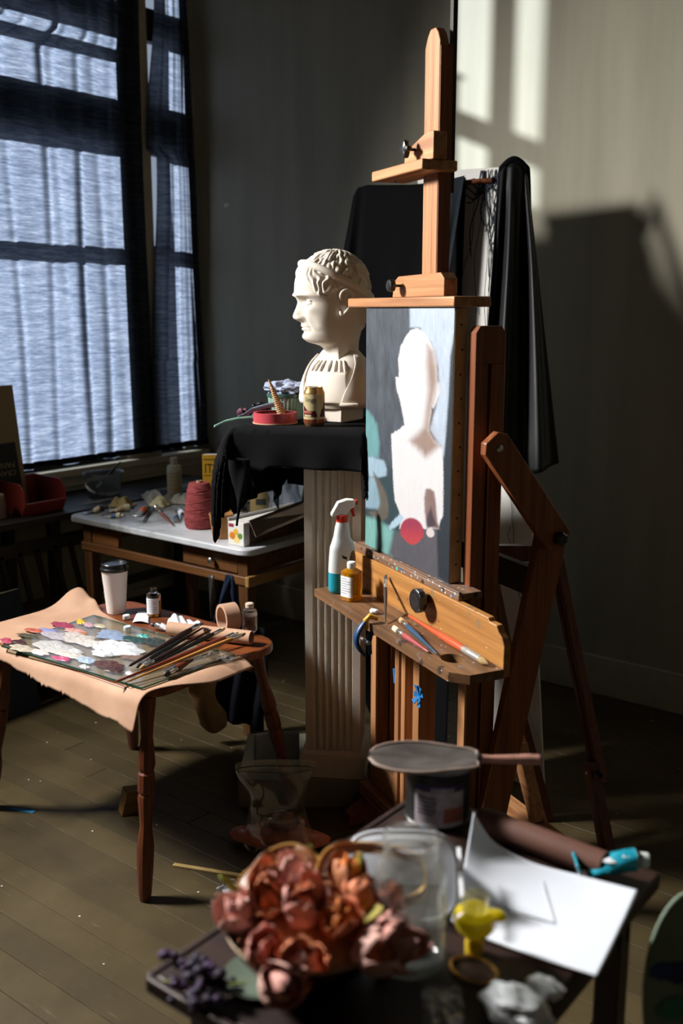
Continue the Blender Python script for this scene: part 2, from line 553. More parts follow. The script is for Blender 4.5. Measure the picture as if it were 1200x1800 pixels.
# curtains -----------------------------------------------------------------
def curtain_mat():
    m = bpy.data.materials.new('navy_linen'); m.use_nodes = True
    nt = m.node_tree; nt.nodes.clear()
    out = nt.nodes.new('ShaderNodeOutputMaterial')
    v = coords(nt, (1, 5.0, 62), True)
    f = noise_node(nt, v, 1.9, 6, 0.72)
    f2 = noise_node(nt, coords(nt, (1, 20, 150), True), 1.7, 3, 0.6)
    t = ramp(nt, f, [(0.28, (0.14, 0.17, 0.25)), (0.5, (0.38, 0.43, 0.53)), (0.72, (0.78, 0.82, 0.90))])
    t2 = ramp(nt, f2, [(0.3, (0.6, 0.62, 0.68)), (0.7, (1, 1, 1))])
    t = mixc(nt, 1.0, t, t2, 'MULTIPLY')
    tl = nt.nodes.new('ShaderNodeBsdfTranslucent'); nt.links.new(t, tl.inputs[0])
    df = nt.nodes.new('ShaderNodeBsdfDiffuse'); df.inputs[0].default_value = rgba((0.010, 0.011, 0.015))
    mx = nt.nodes.new('ShaderNodeMixShader'); mx.inputs[0].default_value = 0.60
    nt.links.new(df.outputs[0], mx.inputs[1]); nt.links.new(tl.outputs[0], mx.inputs[2])
    nt.links.new(mx.outputs[0], out.inputs[0])
    return m
LINEN = curtain_mat()
def curtain(label, y_l, y_r, zt, zb, pleats, ny, seed, hem=0.018):
    """y_l / y_r give the side edges at height z; pleats are (share of the width, depth, width)"""
    rr = random.Random(seed)
    ph = [rr.uniform(0, 6) for _ in range(4)]
    def fn(u, w):
        z = lerp(zt, zb, w)
        yy = lerp(y_l(z), y_r(z), u)
        d = 0.005 * math.sin(7 * u * PI + ph[0] + 0.6 * z) + 0.0015 * math.sin(19 * u * PI + ph[1] - 0.5 * z)
        for c, dp_, wd in pleats:
            cc = c + 0.012 * math.sin(2.3 * z + c * 30)
            d += dp_ * (0.35 + 0.65 * (0.5 + 0.5 * math.sin(1.7 * z + c * 17))) * gauss(u - cc, wd)
        return (XW + 0.045 + d, yy, z + 0.004 * math.sin(31 * u))
    t = thing('curtain', label, 'curtain', group='navy curtains over the windows')
    g = MB().grid(fn, ny, 70).build('cloth', LINEN, t, smooth=180)
    def hemf(u, w):
        p = fn(u, 1.0); return (p[0] + 0.003, p[1], zb + 0.03 * (1 - w) - 0.004 * math.sin(31 * u) * 0)
    MB().grid(hemf, ny, 3).build('hem', BLACK_CLOTH, t, smooth=180, thick=0.004)
    MB().tube([(XW + 0.05, y_l(zt) - 0.01, zt + 0.005), (XW + 0.05, y_r(zt) + 0.01, zt + 0.005)], 0.010, 10).build('curtain_rod', SASH, t)
    return t
curtain('wide navy linen curtain glowing over the larger left window', lambda z: 2.22 + 0.22 * sstep(2.72, 2.84, z), lambda z: 3.435 + 0.01 * math.sin(2 * z), 3.22, 0.885,
        [(0.37, 0.020, 0.016), (0.515, 0.026, 0.014), (0.58, 0.010, 0.02), (0.675, 0.026, 0.015), (0.76, 0.020, 0.016), (0.84, 0.012, 0.02), (0.25, 0.018, 0.016), (0.96, 0.03, 0.012)], 260, 4)
def _yl2(z):
    if z > 2.36: return 3.45 + 0.085 * sstep(2.38, 3.1, z)
    if z > 1.35: return 3.44 + 0.075 * sstep(1.35, 2.34, z)
    return 3.41
curtain('narrow navy linen curtain hung beside the room corner', _yl2, lambda z: lerp(3.815, 3.735, (z - 0.88) / 2.2), 3.22, 0.885,
        [(0.25, 0.03, 0.03), (0.80, 0.035, 0.025), (0.93, 0.03, 0.02)], 90, 9)
# ------------------------------------------------------------------ builders shared by several things
def dir_rot(d):
    return Vector((0, 0, 1)).rotation_difference(Vector(d)).to_euler()

_bm = {}
def cmat(key, col, **kw):
    if key not in _bm: _bm[key] = mat(key, col, **kw)
    return _bm[key]
FERRULE = mat('brush_ferrule', (0.62, 0.62, 0.6), 0.28, metal=1.0, var=0)
def brush(label, handle_end, tip, r, handle, bristle, shape='round', bl=0.022, fl=0.032, group=None, dip=None, ferr=None):
    a = Vector(handle_end); b = Vector(tip); d = b - a; L = d.length
    t = thing('paintbrush', label, 'paintbrush', a, rot=dir_rot(d), group=group)
    hl = L - bl - fl
    MB().lathe([(0.0008, 0), (r * 0.45, hl * 0.03), (r * 0.55, hl * 0.25), (r * 0.9, hl * 0.6), (r * 1.15, hl * 0.8), (r * 1.0, hl * 0.95), (r * 0.85, hl)], 12).build('handle', handle, t)
    MB().lathe([(r * 0.92, hl - 0.004), (r * 0.98, hl + fl * 0.3), (r * 1.03, hl + fl * 0.33), (r * 0.98, hl + fl * 0.37), (r * 0.95, hl + fl)], 12, sy=1.0).build('ferrule', ferr or FERRULE, t)
    if shape == 'flat':
        MB().lathe([(r * 0.92, hl + fl - 0.002), (r * 1.15, hl + fl + bl * 0.5), (r * 1.0, L)], 12, sy=0.35).build('bristles', bristle, t)
    else:
        MB().lathe([(r * 0.88, hl + fl - 0.002), (r * 1.0, hl + fl + bl * 0.4), (r * 0.55, hl + fl + bl * 0.8), (0.0006, L)], 12).build('bristles', bristle, t)
    if dip:
        MB().lathe([(r * 1.16, hl * 0.74), (r * 1.2, hl * 0.8), (r * 1.1, hl * 0.9)], 12, cap0=False, cap1=False).build('painted_band', dip, t)
    return t

def paint_tube(label, loc, rz, L, r, col_mat, cap_mat, band=None, group=None, squash=0.0, tilt=0.0):
    """lying on its side, crimped end at the local origin, cap towards +X"""
    t = thing('paint_tube', label, 'paint tube', loc, group=group, rot=(0, tilt, rz))
    def body(u, w):
        a = u * 2 * PI; s = w
        ry = lerp(r * 1.35, r, sstep(0, 0.8, s)); rz_ = lerp(0.0012, r * (1 - squash), sstep(0, 0.75, s))
        wob = 1 + 0.06 * math.sin(5 * a + 9 * s)
        return (L * 0.80 * s, ry * math.cos(a) * wob, rz_ * (1 + math.sin(a)) * 0.999 if False else rz_ * math.sin(a) * wob + r * (1 - squash) * sstep(0, 1, s) + 0.002)
    MB().grid(body, 20, 14, wrap_u=True).build('body', col_mat, t, smooth=60)
    MB().box(-0.009, 0.003, -r * 1.36, r * 1.36, 0.0005, 0.0045).build('crimp', STEEL, t, bevel=0.001)
    zc = r * (1 - squash) + 0.002
    MB().lathe([(r, 0), (r * 0.8, 0.003), (r * 0.42, 0.006), (r * 0.42, 0.010)], 16, (L * 0.80, 0, zc), (1, 0, 0), cap0=True).build('shoulder', STEEL, t)
    MB().lathe([(r * 0.62, 0), (r * 0.66, L * 0.02), (r * 0.6, L * 0.12), (r * 0.5, L * 0.125)], 14, (L * 0.80 + 0.008, 0, zc), (1, 0, 0)).build('cap', cap_mat, t)
    if band:
        def bd(u, w):
            p = body(u, lerp(0.35, 0.72, w)); c = Vector((p[0], 0, zc)); q = Vector(p); return tuple(q + (q - c).normalized() * 0.0006)
        MB().grid(bd, 20, 6, wrap_u=True).build('label_band', band, t, smooth=60)
    return t

def cyl_patch(mb, r, poly, cx, cy, ang, sign=1):
    """flat outline (arc length, height) wrapped on a cylinder of radius r; ang is the facing direction"""
    vv = []
    for s, z in poly:
        a = ang + s / r
        vv.append((cx + r * math.cos(a), cy + r * math.sin(a), z))
    return vv

def wrap_text(name, s, size, r, ang, z, m, parent, sx=1.0):
    vv, ff = text_polys(s, size)
    MB().add([(r * math.cos(ang + x * sx / r), r * math.sin(ang + x * sx / r), z + y_) for x, y_ in vv], ff).build(name, m, parent, smooth=0)

def flat_text(name, s, size, m, parent, loc, rot, sx=1.0):
    vv, ff = text_polys(s, size)
    return MB().add([(x * sx, y_, 0) for x, y_ in vv], ff).build(name, m, parent, smooth=0, loc=loc, rot=rot)

def wrap_rect(mb, r, s0, s1, z0, z1, ang, n=12):
    mb.grid(lambda u, w: (r * math.cos(ang + lerp(s0, s1, u) / r), r * math.sin(ang + lerp(s0, s1, u) / r), lerp(z0, z1, w)), n, 2)

def crumple(c, r, s, seed, amp=0.35, fr=3.0, n=26, m=16):
    off = Vector((seed * 3.1, seed * 1.7, seed * 0.9))
    def fn(d):
        q = noise.noise(d * fr + off); q2 = abs(noise.noise(d * fr * 2.1 + off))
        return 1 + amp * q - amp * 0.6 * q2
    return MB().sphere(c, r, n, m, s, fn)
# ------------------------------------------------------------------ low rack under the windows with pad, bin and tub
RACKW = wood('near_black_rack_wood', hexc('171411'), hexc('2a241e'), 'Y', 24)
rk = thing('storage_rack', 'dark slatted wooden rack standing under the left window', 'rack', (-3.72, 2.2, 0))
box_part('top_board', RACKW, rk, -0.20, 0.23, -1.2, 1.38, 0.722, 0.75)
box_part('lower_shelf', RACKW, rk, -0.18, 0.20, -1.2, 1.36, 0.12, 0.145)
for yy in (-1.18, -0.40, 0.30, 1.33):
    box_part('post', RACKW, rk, 0.16, 0.205, yy, yy + 0.045, 0, 0.722)
    box_part('post', RACKW, rk, -0.18, -0.135, yy, yy + 0.045, 0, 0.722)
box_part('rail', RACKW, rk, 0.205, 0.222, -1.2, 1.38, 0.60, 0.66)
box_part('rail', RACKW, rk, 0.205, 0.222, -1.2, 1.38, 0.36, 0.40)
for i in range(9):
    yy = -0.30 + i * 0.085
    MB().bar((0.215, yy, 0.62), (0.215, yy + 0.05, 0.385), 0.022, 0.014, (1, 0, 0)).build('slat', RACKW, rk, bevel=0.002)

BEIGE = mat('beige_board', hexc('8b7c5c'), 0.8, var=0.06)
DKGREEN = mat('dark_green_print', hexc('0d1713'), 0.6, var=0.05)
DIMINK = mat('pale_print', hexc('8a8168'), 0.7, var=0.0)
pad = thing('drawing_pad', 'beige drawing pad with dark label band propped against the left curtain', 'drawing pad', (-3.735, 2.16, 0.751), rot=(0, math.radians(-7), 0))
box_part('cover', BEIGE, pad, -0.012, 0.0, -0.30, 0.385, 0, 0.535, 0.002)
box_part('pages', WHITE_PAPER, pad, -0.026, -0.0125, -0.298, 0.382, 0.002, 0.532, 0.001)
MB().add([(0.0006, -0.30, 0.03), (0.0006, 0.368, 0.03), (0.0006, 0.358, 0.29), (0.0006, -0.30, 0.27)], [(0, 1, 2, 3)]).build('label_band', DKGREEN, pad, smooth=0)
MB().add([(0.0006, 0.10, 0.52), (0.0006, 0.235, 0.52), (0.0006, 0.30, 0.475), (0.0006, 0.20, 0.37), (0.0006, 0.05, 0.40)], [(0, 1, 2, 3, 4)]).build('printed_corner', DKGREEN, pad, smooth=0)
ROT_YZ = (PI / 2, 0, PI / 2)
flat_text('lettering', 'PANEL', 0.036, DIMINK, pad, (0.0012, 0.29, 0.195), (PI / 2, PI, PI / 2))
flat_text('lettering', 'CRANS', 0.034, DIMINK, pad, (0.0012, 0.29, 0.160), (PI / 2, PI, PI / 2))
for k, (a, b_) in enumerate(((0.15, 0.31), (0.17, 0.30))):
    MB().box(0.0008, 0.0012, a, b_, 0.10 - k * 0.025, 0.107 - k * 0.025).build('printed_line', BEIGE, pad, smooth=0)

REDP = mat('red_plastic', hexc('7c2a20'), 0.5, var=0.06)
rb = thing('storage_bin', 'red plastic hopper bin on the dark rack under the window', 'bin', (-3.66, 2.50, 0.751))
MB().add([(-0.09, -0.10, 0), (0.09, -0.10, 0), (0.09, 0.10, 0), (-0.09, 0.10, 0), (-0.09, -0.10, 0.004), (0.09, -0.10, 0.004), (0.09, 0.10, 0.004), (-0.09, 0.10, 0.004)],
         [(3, 2, 1, 0), (4, 5, 6, 7), (0, 1, 5, 4), (1, 2, 6, 5), (2, 3, 7, 6), (3, 0, 4, 7)]).build('bottom', REDP, rb)
MB().prism([(-0.09, 0), (0.09, 0), (0.118, 0.052), (0.112, 0.105), (0.085, 0.135), (-0.10, 0.14)], 'Y', -0.104, -0.098).build('side_wall', REDP, rb, bevel=0.002)
MB().prism([(-0.09, 0), (0.09, 0), (0.118, 0.052), (0.112, 0.105), (0.085, 0.135), (-0.10, 0.14)], 'Y', 0.098, 0.104).build('side_wall', REDP, rb, bevel=0.002)
MB().bar((0.09, 0, 0), (0.118, 0, 0.052), 0.196, 0.005, (1, 0, 0)).build('front_lip', REDP, rb, bevel=0.002)
MB().bar((-0.09, 0, 0), (-0.10, 0, 0.14), 0.196, 0.005, (1, 0, 0)).build('back_wall', REDP, rb, bevel=0.002)
MB().tube([(0.118, -0.10, 0.052), (0.118, 0.10, 0.052)], 0.005, 8).build('rim', REDP, rb)

MILKY = clear_film('milky_plastic', (0.55, 0.55, 0.53), 0.2, 0.2, 0.25, (0.35, 0.34, 0.30))
tb = thing('plastic_tub', 'clear plastic tub holding a dark brush below the left curtain', 'tub', (-3.70, 2.93, 0.751))
MB().lathe([(0.075, 0), (0.09, 0.06), (0.097, 0.10), (0.103, 0.102), (0.103, 0.108), (0.094, 0.106), (0.086, 0.06), (0.072, 0.004)], 30, cap0=True, cap1=True, sx=0.8).build('tub_wall', MILKY, tb)
DARKWOOD = mat('dark_handle_wood', hexc('1b130e'), 0.4, var=0.1)
HOG = mat('hog_bristle', hexc('a08458'), 0.8, var=0.2, vscale=200)
brush('dark handled brush standing in the clear tub by the curtain', (-3.655, 3.00, 0.905), (-3.73, 2.90, 0.77), 0.008, DARKWOOD, HOG)
pj = thing('plastic_jar', 'cloudy pinkish plastic jar at the left edge beside the red bin', 'jar', (-3.62, 2.31, 0.751))
PINKJ = mat('cloudy_jar', hexc('6e5a4e'), 0.4, var=0.15)
MB().lathe([(0.035, 0), (0.038, 0.004), (0.038, 0.075), (0.033, 0.085)], 24).build('body', PINKJ, pj)
MB().lathe([(0.034, 0.085), (0.034, 0.10), (0.03, 0.103)], 24).build('lid', BEIGE, pj)
bc = thing('canvas', 'dark blue painted canvas leaning at the left edge near the floor', 'canvas', (-3.33, 2.06, 0.0), rot=(0, math.radians(-10), math.radians(4)))
DBLUE = mat('dark_blue_paint', hexc('1d2c3c'), 0.6, var=0.35, vscale=5)
box_part('painted_face', DBLUE, bc, -0.002, 0.001, -0.35, 0.215, 0.0, 0.50, 0.001)
box_part('stretcher', BEIGE, bc, -0.022, -0.002, -0.35, 0.215, 0.0, 0.50, 0.002)

# ------------------------------------------------------------------ white enamel table
OAK = wood('worn_pine', hexc('3d2413'), hexc('7d5128'), 'X', 40)
OAKZ = wood('worn_pine_upright', hexc('33200f'), hexc('68421f'), 'Z', 40)
ENAMEL_M = None
def enamel():
    m, nt, b = _nt('chipped_white_enamel')
    v = coords(nt)
    col = ramp(nt, noise_node(nt, v, 6, 5), [(0.3, hexc('b9bdc2')), (0.65, hexc('d6d9dd'))])
    chips = ramp(nt, noise_node(nt, v, 38, 4, 0.7), [(0.70, (0, 0, 0)), (0.74, (1, 1, 1))])
    col = mixc(nt, chips, col, hexc('3a352d'))
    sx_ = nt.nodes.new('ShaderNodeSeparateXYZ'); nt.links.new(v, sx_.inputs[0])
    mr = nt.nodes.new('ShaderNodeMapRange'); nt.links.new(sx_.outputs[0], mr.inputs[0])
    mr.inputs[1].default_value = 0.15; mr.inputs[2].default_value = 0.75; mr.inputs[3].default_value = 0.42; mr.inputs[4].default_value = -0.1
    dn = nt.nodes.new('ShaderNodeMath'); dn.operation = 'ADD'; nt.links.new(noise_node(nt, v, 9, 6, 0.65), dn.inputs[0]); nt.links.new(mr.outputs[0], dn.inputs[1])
    col = mixc(nt, ramp(nt, dn.outputs[0], [(0.55, (0, 0, 0)), (0.85, (0.8, 0.8, 0.8))]), col, hexc('4d4a42'))  # left end darkened in the colour, painting in light falloff along with dirt
    nt.links.new(col, b.inputs['Base Color']); b.inputs['Roughness'].default_value = 0.3
    return m
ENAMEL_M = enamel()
tx0, tx1, ty0, ty1 = -3.46, -2.41, 2.535, 3.25
tbl = thing('work_table', 'old pine work table with a chipped white enamel top', 'table', (tx0, ty0, 0))
TW, TD = tx1 - tx0, ty1 - ty0
rc = 0.05; pts = []
for cx, cy, a0 in ((TW - rc, rc, -90), (TW - rc, TD - rc, 0), (rc, TD - rc, 90), (rc, rc, 180)):
    for k in range(6):
        a = math.radians(a0 + 18 * k); pts.append((cx + rc * math.cos(a), cy + rc * math.sin(a)))
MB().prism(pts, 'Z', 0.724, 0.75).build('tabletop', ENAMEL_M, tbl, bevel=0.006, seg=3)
for lx, ly in ((0.05, 0.045), (TW - 0.095, 0.045), (0.05, TD - 0.095), (TW - 0.095, TD - 0.095)):
    MB().hexa([(lx + 0.006, ly + 0.006, 0), (lx + 0.044, ly + 0.006, 0), (lx + 0.044, ly + 0.044, 0), (lx + 0.006, ly + 0.044, 0)],
              [(lx, ly, 0.724), (lx + 0.05, ly, 0.724), (lx + 0.05, ly + 0.05, 0.724), (lx, ly + 0.05, 0.724)]).build('leg', OAKZ, tbl, bevel=0.003)
box_part('apron', OAK, tbl, 0.10, 0.27, 0.052, 0.072, 0.635, 0.724)
box_part('drawer_front', OAK, tbl, 0.66, TW - 0.097, 0.048, 0.07, 0.640, 0.720)
MB().lathe([(0.006, 0), (0.006, 0.012), (0.012, 0.016), (0.012, 0.024), (0.006, 0.028)], 16, (0.83, 0.048, 0.675), (0, -1, 0)).build('knob', STEEL, tbl)
box_part('lower_rail', OAK, tbl, 0.04, TW - 0.04, 0.040, 0.058, 0.600, 0.634)
box_part('side_rail', wood('pale_batten', hexc('6d4c28'), hexc('a07a45'), 'Y', 40), tbl, TW - 0.045, TW - 0.025, 0.03, TD - 0.03, 0.600, 0.640)
box_part('side_apron', OAK, tbl, TW - 0.075, TW - 0.055, 0.05, TD - 0.05, 0.64, 0.724)
box_part('side_apron', OAK, tbl, 0.055, 0.075, 0.05, TD - 0.05, 0.62, 0.724)
box_part('back_apron', OAK, tbl, 0.05, TW - 0.05, TD - 0.07, TD - 0.05, 0.62, 0.724)

# cone of yarn
YARN = mat('rose_yarn', hexc('8d4444'), 0.9, var=0.2, vscale=60, bump=0.5, bscale=300, spec=0.1)
yc = thing('yarn_cone', 'cone of dusty rose yarn on the white enamel table', 'yarn', (-2.835, 2.715, 0.751))
base_prof = [(0.056, 0.0), (0.062, 0.012), (0.062, 0.05), (0.056, 0.10), (0.050, 0.14), (0.044, 0.172), (0.038, 0.180)]
MB().lathe(base_prof, 32).build('yarn_core', YARN, yc)
rr = random.Random(5)
for k in range(15):
    z0 = 0.02 + 0.145 * k / 14; sl = (0.014 if k % 2 else -0.014)
    pts_ = []
    for i in range(33):
        a = 2 * PI * i / 32; z = z0 + sl * math.cos(a + k * 1.3)
        r_ = interp([(z_, r2) for r2, z_ in base_prof], z); pts_.append((r_ * math.cos(a), r_ * math.sin(a), z))
    MB().tube(pts_, 0.0024, 6).build('yarn_strand', YARN, yc)
MB().lathe([(0.012, 0.178), (0.012, 0.188), (0.009, 0.188), (0.009, 0.176)], 16).build('cone_tip', KRAFT, yc)

PEAT = mat('pressed_fibre', hexc('9a6c3f'), 0.85, var=0.2, vscale=40, bump=0.3, bscale=250)
pp = thing('fibre_pot', 'small tan fibre pot between the yarn cone and the fruit carton', 'pot', (-2.635, 2.635, 0.751))
MB().lathe([(0.035, 0), (0.036, 0.003), (0.047, 0.088), (0.049, 0.09), (0.049, 0.094), (0.044, 0.094), (0.033, 0.006)], 26,
           fn=lambda a, z: 1 + 0.02 * math.sin(3 * a + 1)).build('pot_wall', PEAT, pp)

# fruit carton with an open flap
CARTON = mat('white_carton', hexc('d8d6d0'), 0.5, var=0.04)
ct = thing('fruit_carton', 'long white carton printed with citrus fruit on the enamel table', 'carton', (-2.54, 2.57, 0.751))
box_part('box_body', CARTON, ct, 0, 0.080, 0, 0.37, 0, 0.088, 0.002)
MB().prism([(0, 0), (0.37, 0), (0.37, 0.012), (0, 0.012)], 'X', 0, 0.003).build('left_lip', CARTON, ct, loc=(0, 0, 0.088))
DKPRINT = mat('dark_carton_print', hexc('5d463a'), 0.5, var=0.5, vscale=30)
box_part('side_print', DKPRINT, ct, 0.0803, 0.0812, 0.03, 0.368, 0.002, 0.086, 0.0)
MB().add([(0.078, 0.03, 0.093), (0.078, 0.37, 0.125), (0.125, 0.37, 0.078), (0.112, 0.03, 0.035), (0.080, 0.03, 0.095), (0.080, 0.37, 0.127), (0.127, 0.37, 0.080), (0.114, 0.03, 0.037)],
         [(0, 1, 2, 3), (7, 6, 5, 4), (0, 4, 5, 1), (1, 5, 6, 2), (2, 6, 7, 3), (3, 7, 4, 0)]).build('open_flap', [mat('carton_inside', hexc('6b5c4d'), 0.7, var=0.2)], ct)
ORANGE = mat('orange_print', hexc('d07a22'), 0.5, var=0.1, vscale=60)
for cx, cz, r_, cm in ((0.022, 0.036, 0.014, ORANGE), (0.041, 0.052, 0.012, mat('yellow_print', hexc('d8a83c'), 0.5, var=0.1)), (0.062, 0.038, 0.011, mat('green_print', hexc('5d8a3a'), 0.5, var=0.1)), (0.044, 0.025, 0.015, mat('cut_citrus_print', hexc('e8c77a'), 0.5, var=0.1))):
    MB().lathe([(r_, 0), (r_, 0.0007)], 20, (cx, -0.0001, cz), (0, -1, 0)).build('printed_fruit', cm, ct)
MB().box(0.006, 0.03, -0.0008, 0, 0.068, 0.08).build('printed_logo', mat('crimson_print', hexc('8a2a4a'), 0.5, var=0), ct, smooth=0)

GREYP = mat('grey_white_plastic', hexc('8d8775'), 0.45, var=0.06)
wb = thing('squeeze_bottle', 'grey white squeeze bottle with faded label beneath the narrow curtain', 'bottle', (-3.40, 3.10, 0.751))
MB().lathe([(0.030, 0), (0.034, 0.005), (0.034, 0.135), (0.030, 0.148), (0.016, 0.153), (0.016, 0.158)], 24).build('body', GREYP, wb)
MB().lathe([(0.0175, 0.158), (0.0175, 0.182), (0.015, 0.185)], 20).build('cap', GREYP, wb)
lb = MB(); wrap_rect(lb, 0.0346, -0.035, 0.035, 0.03, 0.12, math.radians(-45)); lb.build('paper_label', BEIGE, wb)
for k in range(4):
    q = MB(); wrap_rect(q, 0.035, -0.025, 0.025, 0.105 - k * 0.018, 0.110 - k * 0.018, math.radians(-45)); q.build('printed_line', GREYP, wb)

YEL = mat('yellow_cover', hexc('b78a1c'), 0.5, var=0.08)
INK = mat('black_ink', (0.01, 0.01, 0.01), 0.6, var=0)
yb_ = thing('book', 'tall yellow book with black capitals partly behind the black cloth', 'book', (-3.02, 2.93, 0.751), rz=YAW + math.radians(4))
box_part('cover', YEL, yb_, -0.012, 0.15, 0, 0.028, 0, 0.25, 0.002)
box_part('pages', WHITE_PAPER, yb_, -0.005, 0.148, 0.003, 0.025, 0.003, 0.2505, 0.0)
flat_text('lettering', 'ITS', 0.055, INK, yb_, (0.022, -0.0008, 0.19), (PI / 2, 0, 0), 0.75)
MB().box(-0.008, 0.145, -0.0008, 0, 0.228, 0.231).build('printed_line', INK, yb_, smooth=0)
MB().box(-0.008, 0.145, -0.0008, 0, 0.160, 0.162).build('printed_line', INK, yb_, smooth=0)

# clear plastic bag standing behind the carton
BAGFILM = clear_film('bluish_bag_film', (0.75, 0.8, 0.88), 0.5, 0.12, 0.22, (0.45, 0.52, 0.62))
def bagf(u, w):
    a = u * 2 * PI
    r_ = 0.075 * (1 - 0.25 * w) + 0.012 * math.sin(5 * a + 6 * w) + 0.006 * math.sin(11 * a - 4 * w)
    return (r_ * 1.2 * math.cos(a), r_ * 0.55 * math.sin(a), 0.001 + 0.20 * w)
tag(MB().grid(bagf, 60, 14, wrap_u=True).build('plastic_bag', BAGFILM, smooth=80, loc=(-2.62, 3.02, 0.751), rot=(0, 0, YAW)), 'crinkled clear plastic bag standing behind the fruit carton', 'plastic bag')
pot2 = thing('tin_can', 'tan tin with dark mark behind the clear bag under the black cloth', 'tin', (-2.74, 2.97, 0.751))
MB().lathe([(0.045, 0), (0.046, 0.003), (0.046, 0.15), (0.044, 0.152)], 24).build('body', mat('tan_label', hexc('7a6840'), 0.5, var=0.1), pot2)
q = MB(); wrap_rect(q, 0.0464, -0.022, 0.022, 0.07, 0.095, math.radians(-48)); q.build('printed_mark', INK, pot2)

# paint tubes, knives and rags spread over the enamel top
GREYTUBE = mat('dull_tube_metal', hexc('8f8b80'), 0.4, metal=0.6, var=0.1)
CREAMT = mat('cream_tube', hexc('a89c7a'), 0.5, var=0.08)
DKT = mat('dark_tube', hexc('2a2826'), 0.5, var=0.1)
BLUET = mat('blue_tube', hexc('27496c'), 0.45, var=0.08)
ORT = mat('orange_red_label', hexc('a8452a'), 0.5, var=0.08)
G1 = 'paint tubes strewn on the enamel table'
for lab, x_, y_, rz_, L_, r_, m1, cap_, band_ in (
        ('cream paint tube with yellowed crimp nearest the table left corner', -3.36, 2.68, 0.9, 0.11, 0.015, CREAMT, DKT, BEIGE),
        ('grey metal paint tube with orange label band near the table edge', -3.20, 2.70, 2.0, 0.12, 0.014, GREYTUBE, GREYP, ORT),
        ('bright silver paint tube catching light left of the yarn cone', -3.02, 2.80, 2.6, 0.10, 0.013, STEEL, WHITE_PAPER, WHITE_PAPER),
        ('dark paint tube with blue band behind the yarn cone', -2.93, 2.88, 2.9, 0.11, 0.014, DKT, DKT, BLUET),
        ('black paint tube lying below the squeeze bottle', -3.16, 2.97, 0.4, 0.13, 0.015, DKT, GREYP, DKT),
        ('short blue paint tube under the grey rag', -3.27, 2.86, -0.6, 0.09, 0.013, BLUET, GREYP, GREYTUBE)):
    paint_tube(lab, (x_, y_, 0.751), rz_, L_, r_, m1, cap_, band_, G1)
for lab, x_, y_, rz_, L_, r_, m1, cap_, band_ in (
        ('rolled up dull metal paint tube at the very back of the enamel table', -3.12, 3.10, 2.2, 0.10, 0.014, GREYTUBE, DKT, CREAMT),
        ('cream paint tube with black cap behind the silver tube', -3.00, 3.02, 1.2, 0.12, 0.015, CREAMT, DKT, ORT),
        ('dark paint tube half hidden behind the yarn cone top', -2.90, 3.02, 2.0, 0.12, 0.015, DKT, DKT, GREYTUBE),
        ('small cream tube squeezed flat near the table front edge', -3.28, 2.61, 0.3, 0.08, 0.011, CREAMT, GREYP, BLUET),
        ('grey tube with dark band between the rags and the silver tube', -3.13, 2.86, 0.9, 0.10, 0.013, GREYTUBE, GREYP, DKT),
        ('blue banded metal tube just left of the yarn cone foot', -2.97, 2.71, 2.4, 0.08, 0.011, GREYTUBE, BLUET, BLUET),
        ('dark squashed tube at the left edge of the enamel table', -3.41, 2.60, 1.3, 0.10, 0.014, DKT, DKT, CREAMT)):
    paint_tube(lab, (x_, y_, 0.751), rz_, L_, r_, m1, cap_, band_, G1)
RAG = mat('grey_rag', hexc('8c887c'), 0.9, var=0.12, bump=0.2, spec=0.1)
def rag(label, loc, rz, sx, sy, h, seed, m=RAG):
    def fn(u, w):
        x_ = (u - 0.5) * sx; y_ = (w - 0.5) * sy
        e = min(u, 1 - u, w, 1 - w) * 2
        z_ = h * sstep(0, 0.7, e) * (0.45 + 0.55 * (0.5 + 0.5 * noise.noise(Vector((u * 3.3 + seed, w * 3.1, seed))))) + 0.004 * math.sin(14 * u + 5 * w + seed)
        return (x_ * (1 + 0.15 * noise.noise(Vector((w * 3, seed, u)))), y_ * (1 + 0.2 * noise.noise(Vector((u * 3, seed + 4, w)))), max(0.002, z_))
    return tag(MB().grid(fn, 30, 26).build('rag', m, smooth=60, thick=0.003, loc=loc, rot=(0, 0, rz)), label, 'rag')
rag('long twisted grey rag lying along the back of the enamel table', (-3.42, 2.99, 0.752), 1.0, 0.09, 0.26, 0.05, 3)
rag('folded grey white rag right of the twisted rag', (-3.27, 3.02, 0.752), 0.3, 0.11, 0.09, 0.05, 7)
rag('cream crumpled rag in the middle of the enamel table clutter', (-3.30, 2.92, 0.752), 1.9, 0.10, 0.08, 0.045, 11, mat('cream_rag', hexc('b3a984'), 0.9, var=0.1))
rag('small yellowed rag at the left end of the enamel table', (-3.42, 2.80, 0.752), 0.4, 0.11, 0.08, 0.05, 15, mat('yellowed_rag', hexc('8e7b4e'), 0.9, var=0.2))
rag('dark paint soaked rag spread behind the metal tubes', (-3.20, 3.12, 0.752), 0.8, 0.16, 0.12, 0.03, 19, mat('dark_rag', hexc('3a342c'), 0.9, var=0.3, vscale=30))
rag('grey brown rag bunched in front of the squeeze bottle', (-3.33, 3.02, 0.752), 2.5, 0.13, 0.10, 0.045, 23, mat('grey_brown_rag', hexc('5f574a'), 0.9, var=0.3, vscale=30))
BRICK = mat('brick_red_handle', hexc('6d3524'), 0.45, var=0.1)
brush('brick red handled brush pointing at the foot of the yarn cone', (-2.93, 2.655, 0.757), (-3.19, 2.81, 0.760), 0.007, BRICK, HOG)
brush('thin dark brush lying between the enamel table tubes', (-3.07, 2.62, 0.756), (-3.25, 2.82, 0.758), 0.005, DARKWOOD, HOG)
brush('thin red brush near the left end of the enamel table', (-3.31, 2.60, 0.756), (-3.36, 2.79, 0.758), 0.004, BRICK, HOG)
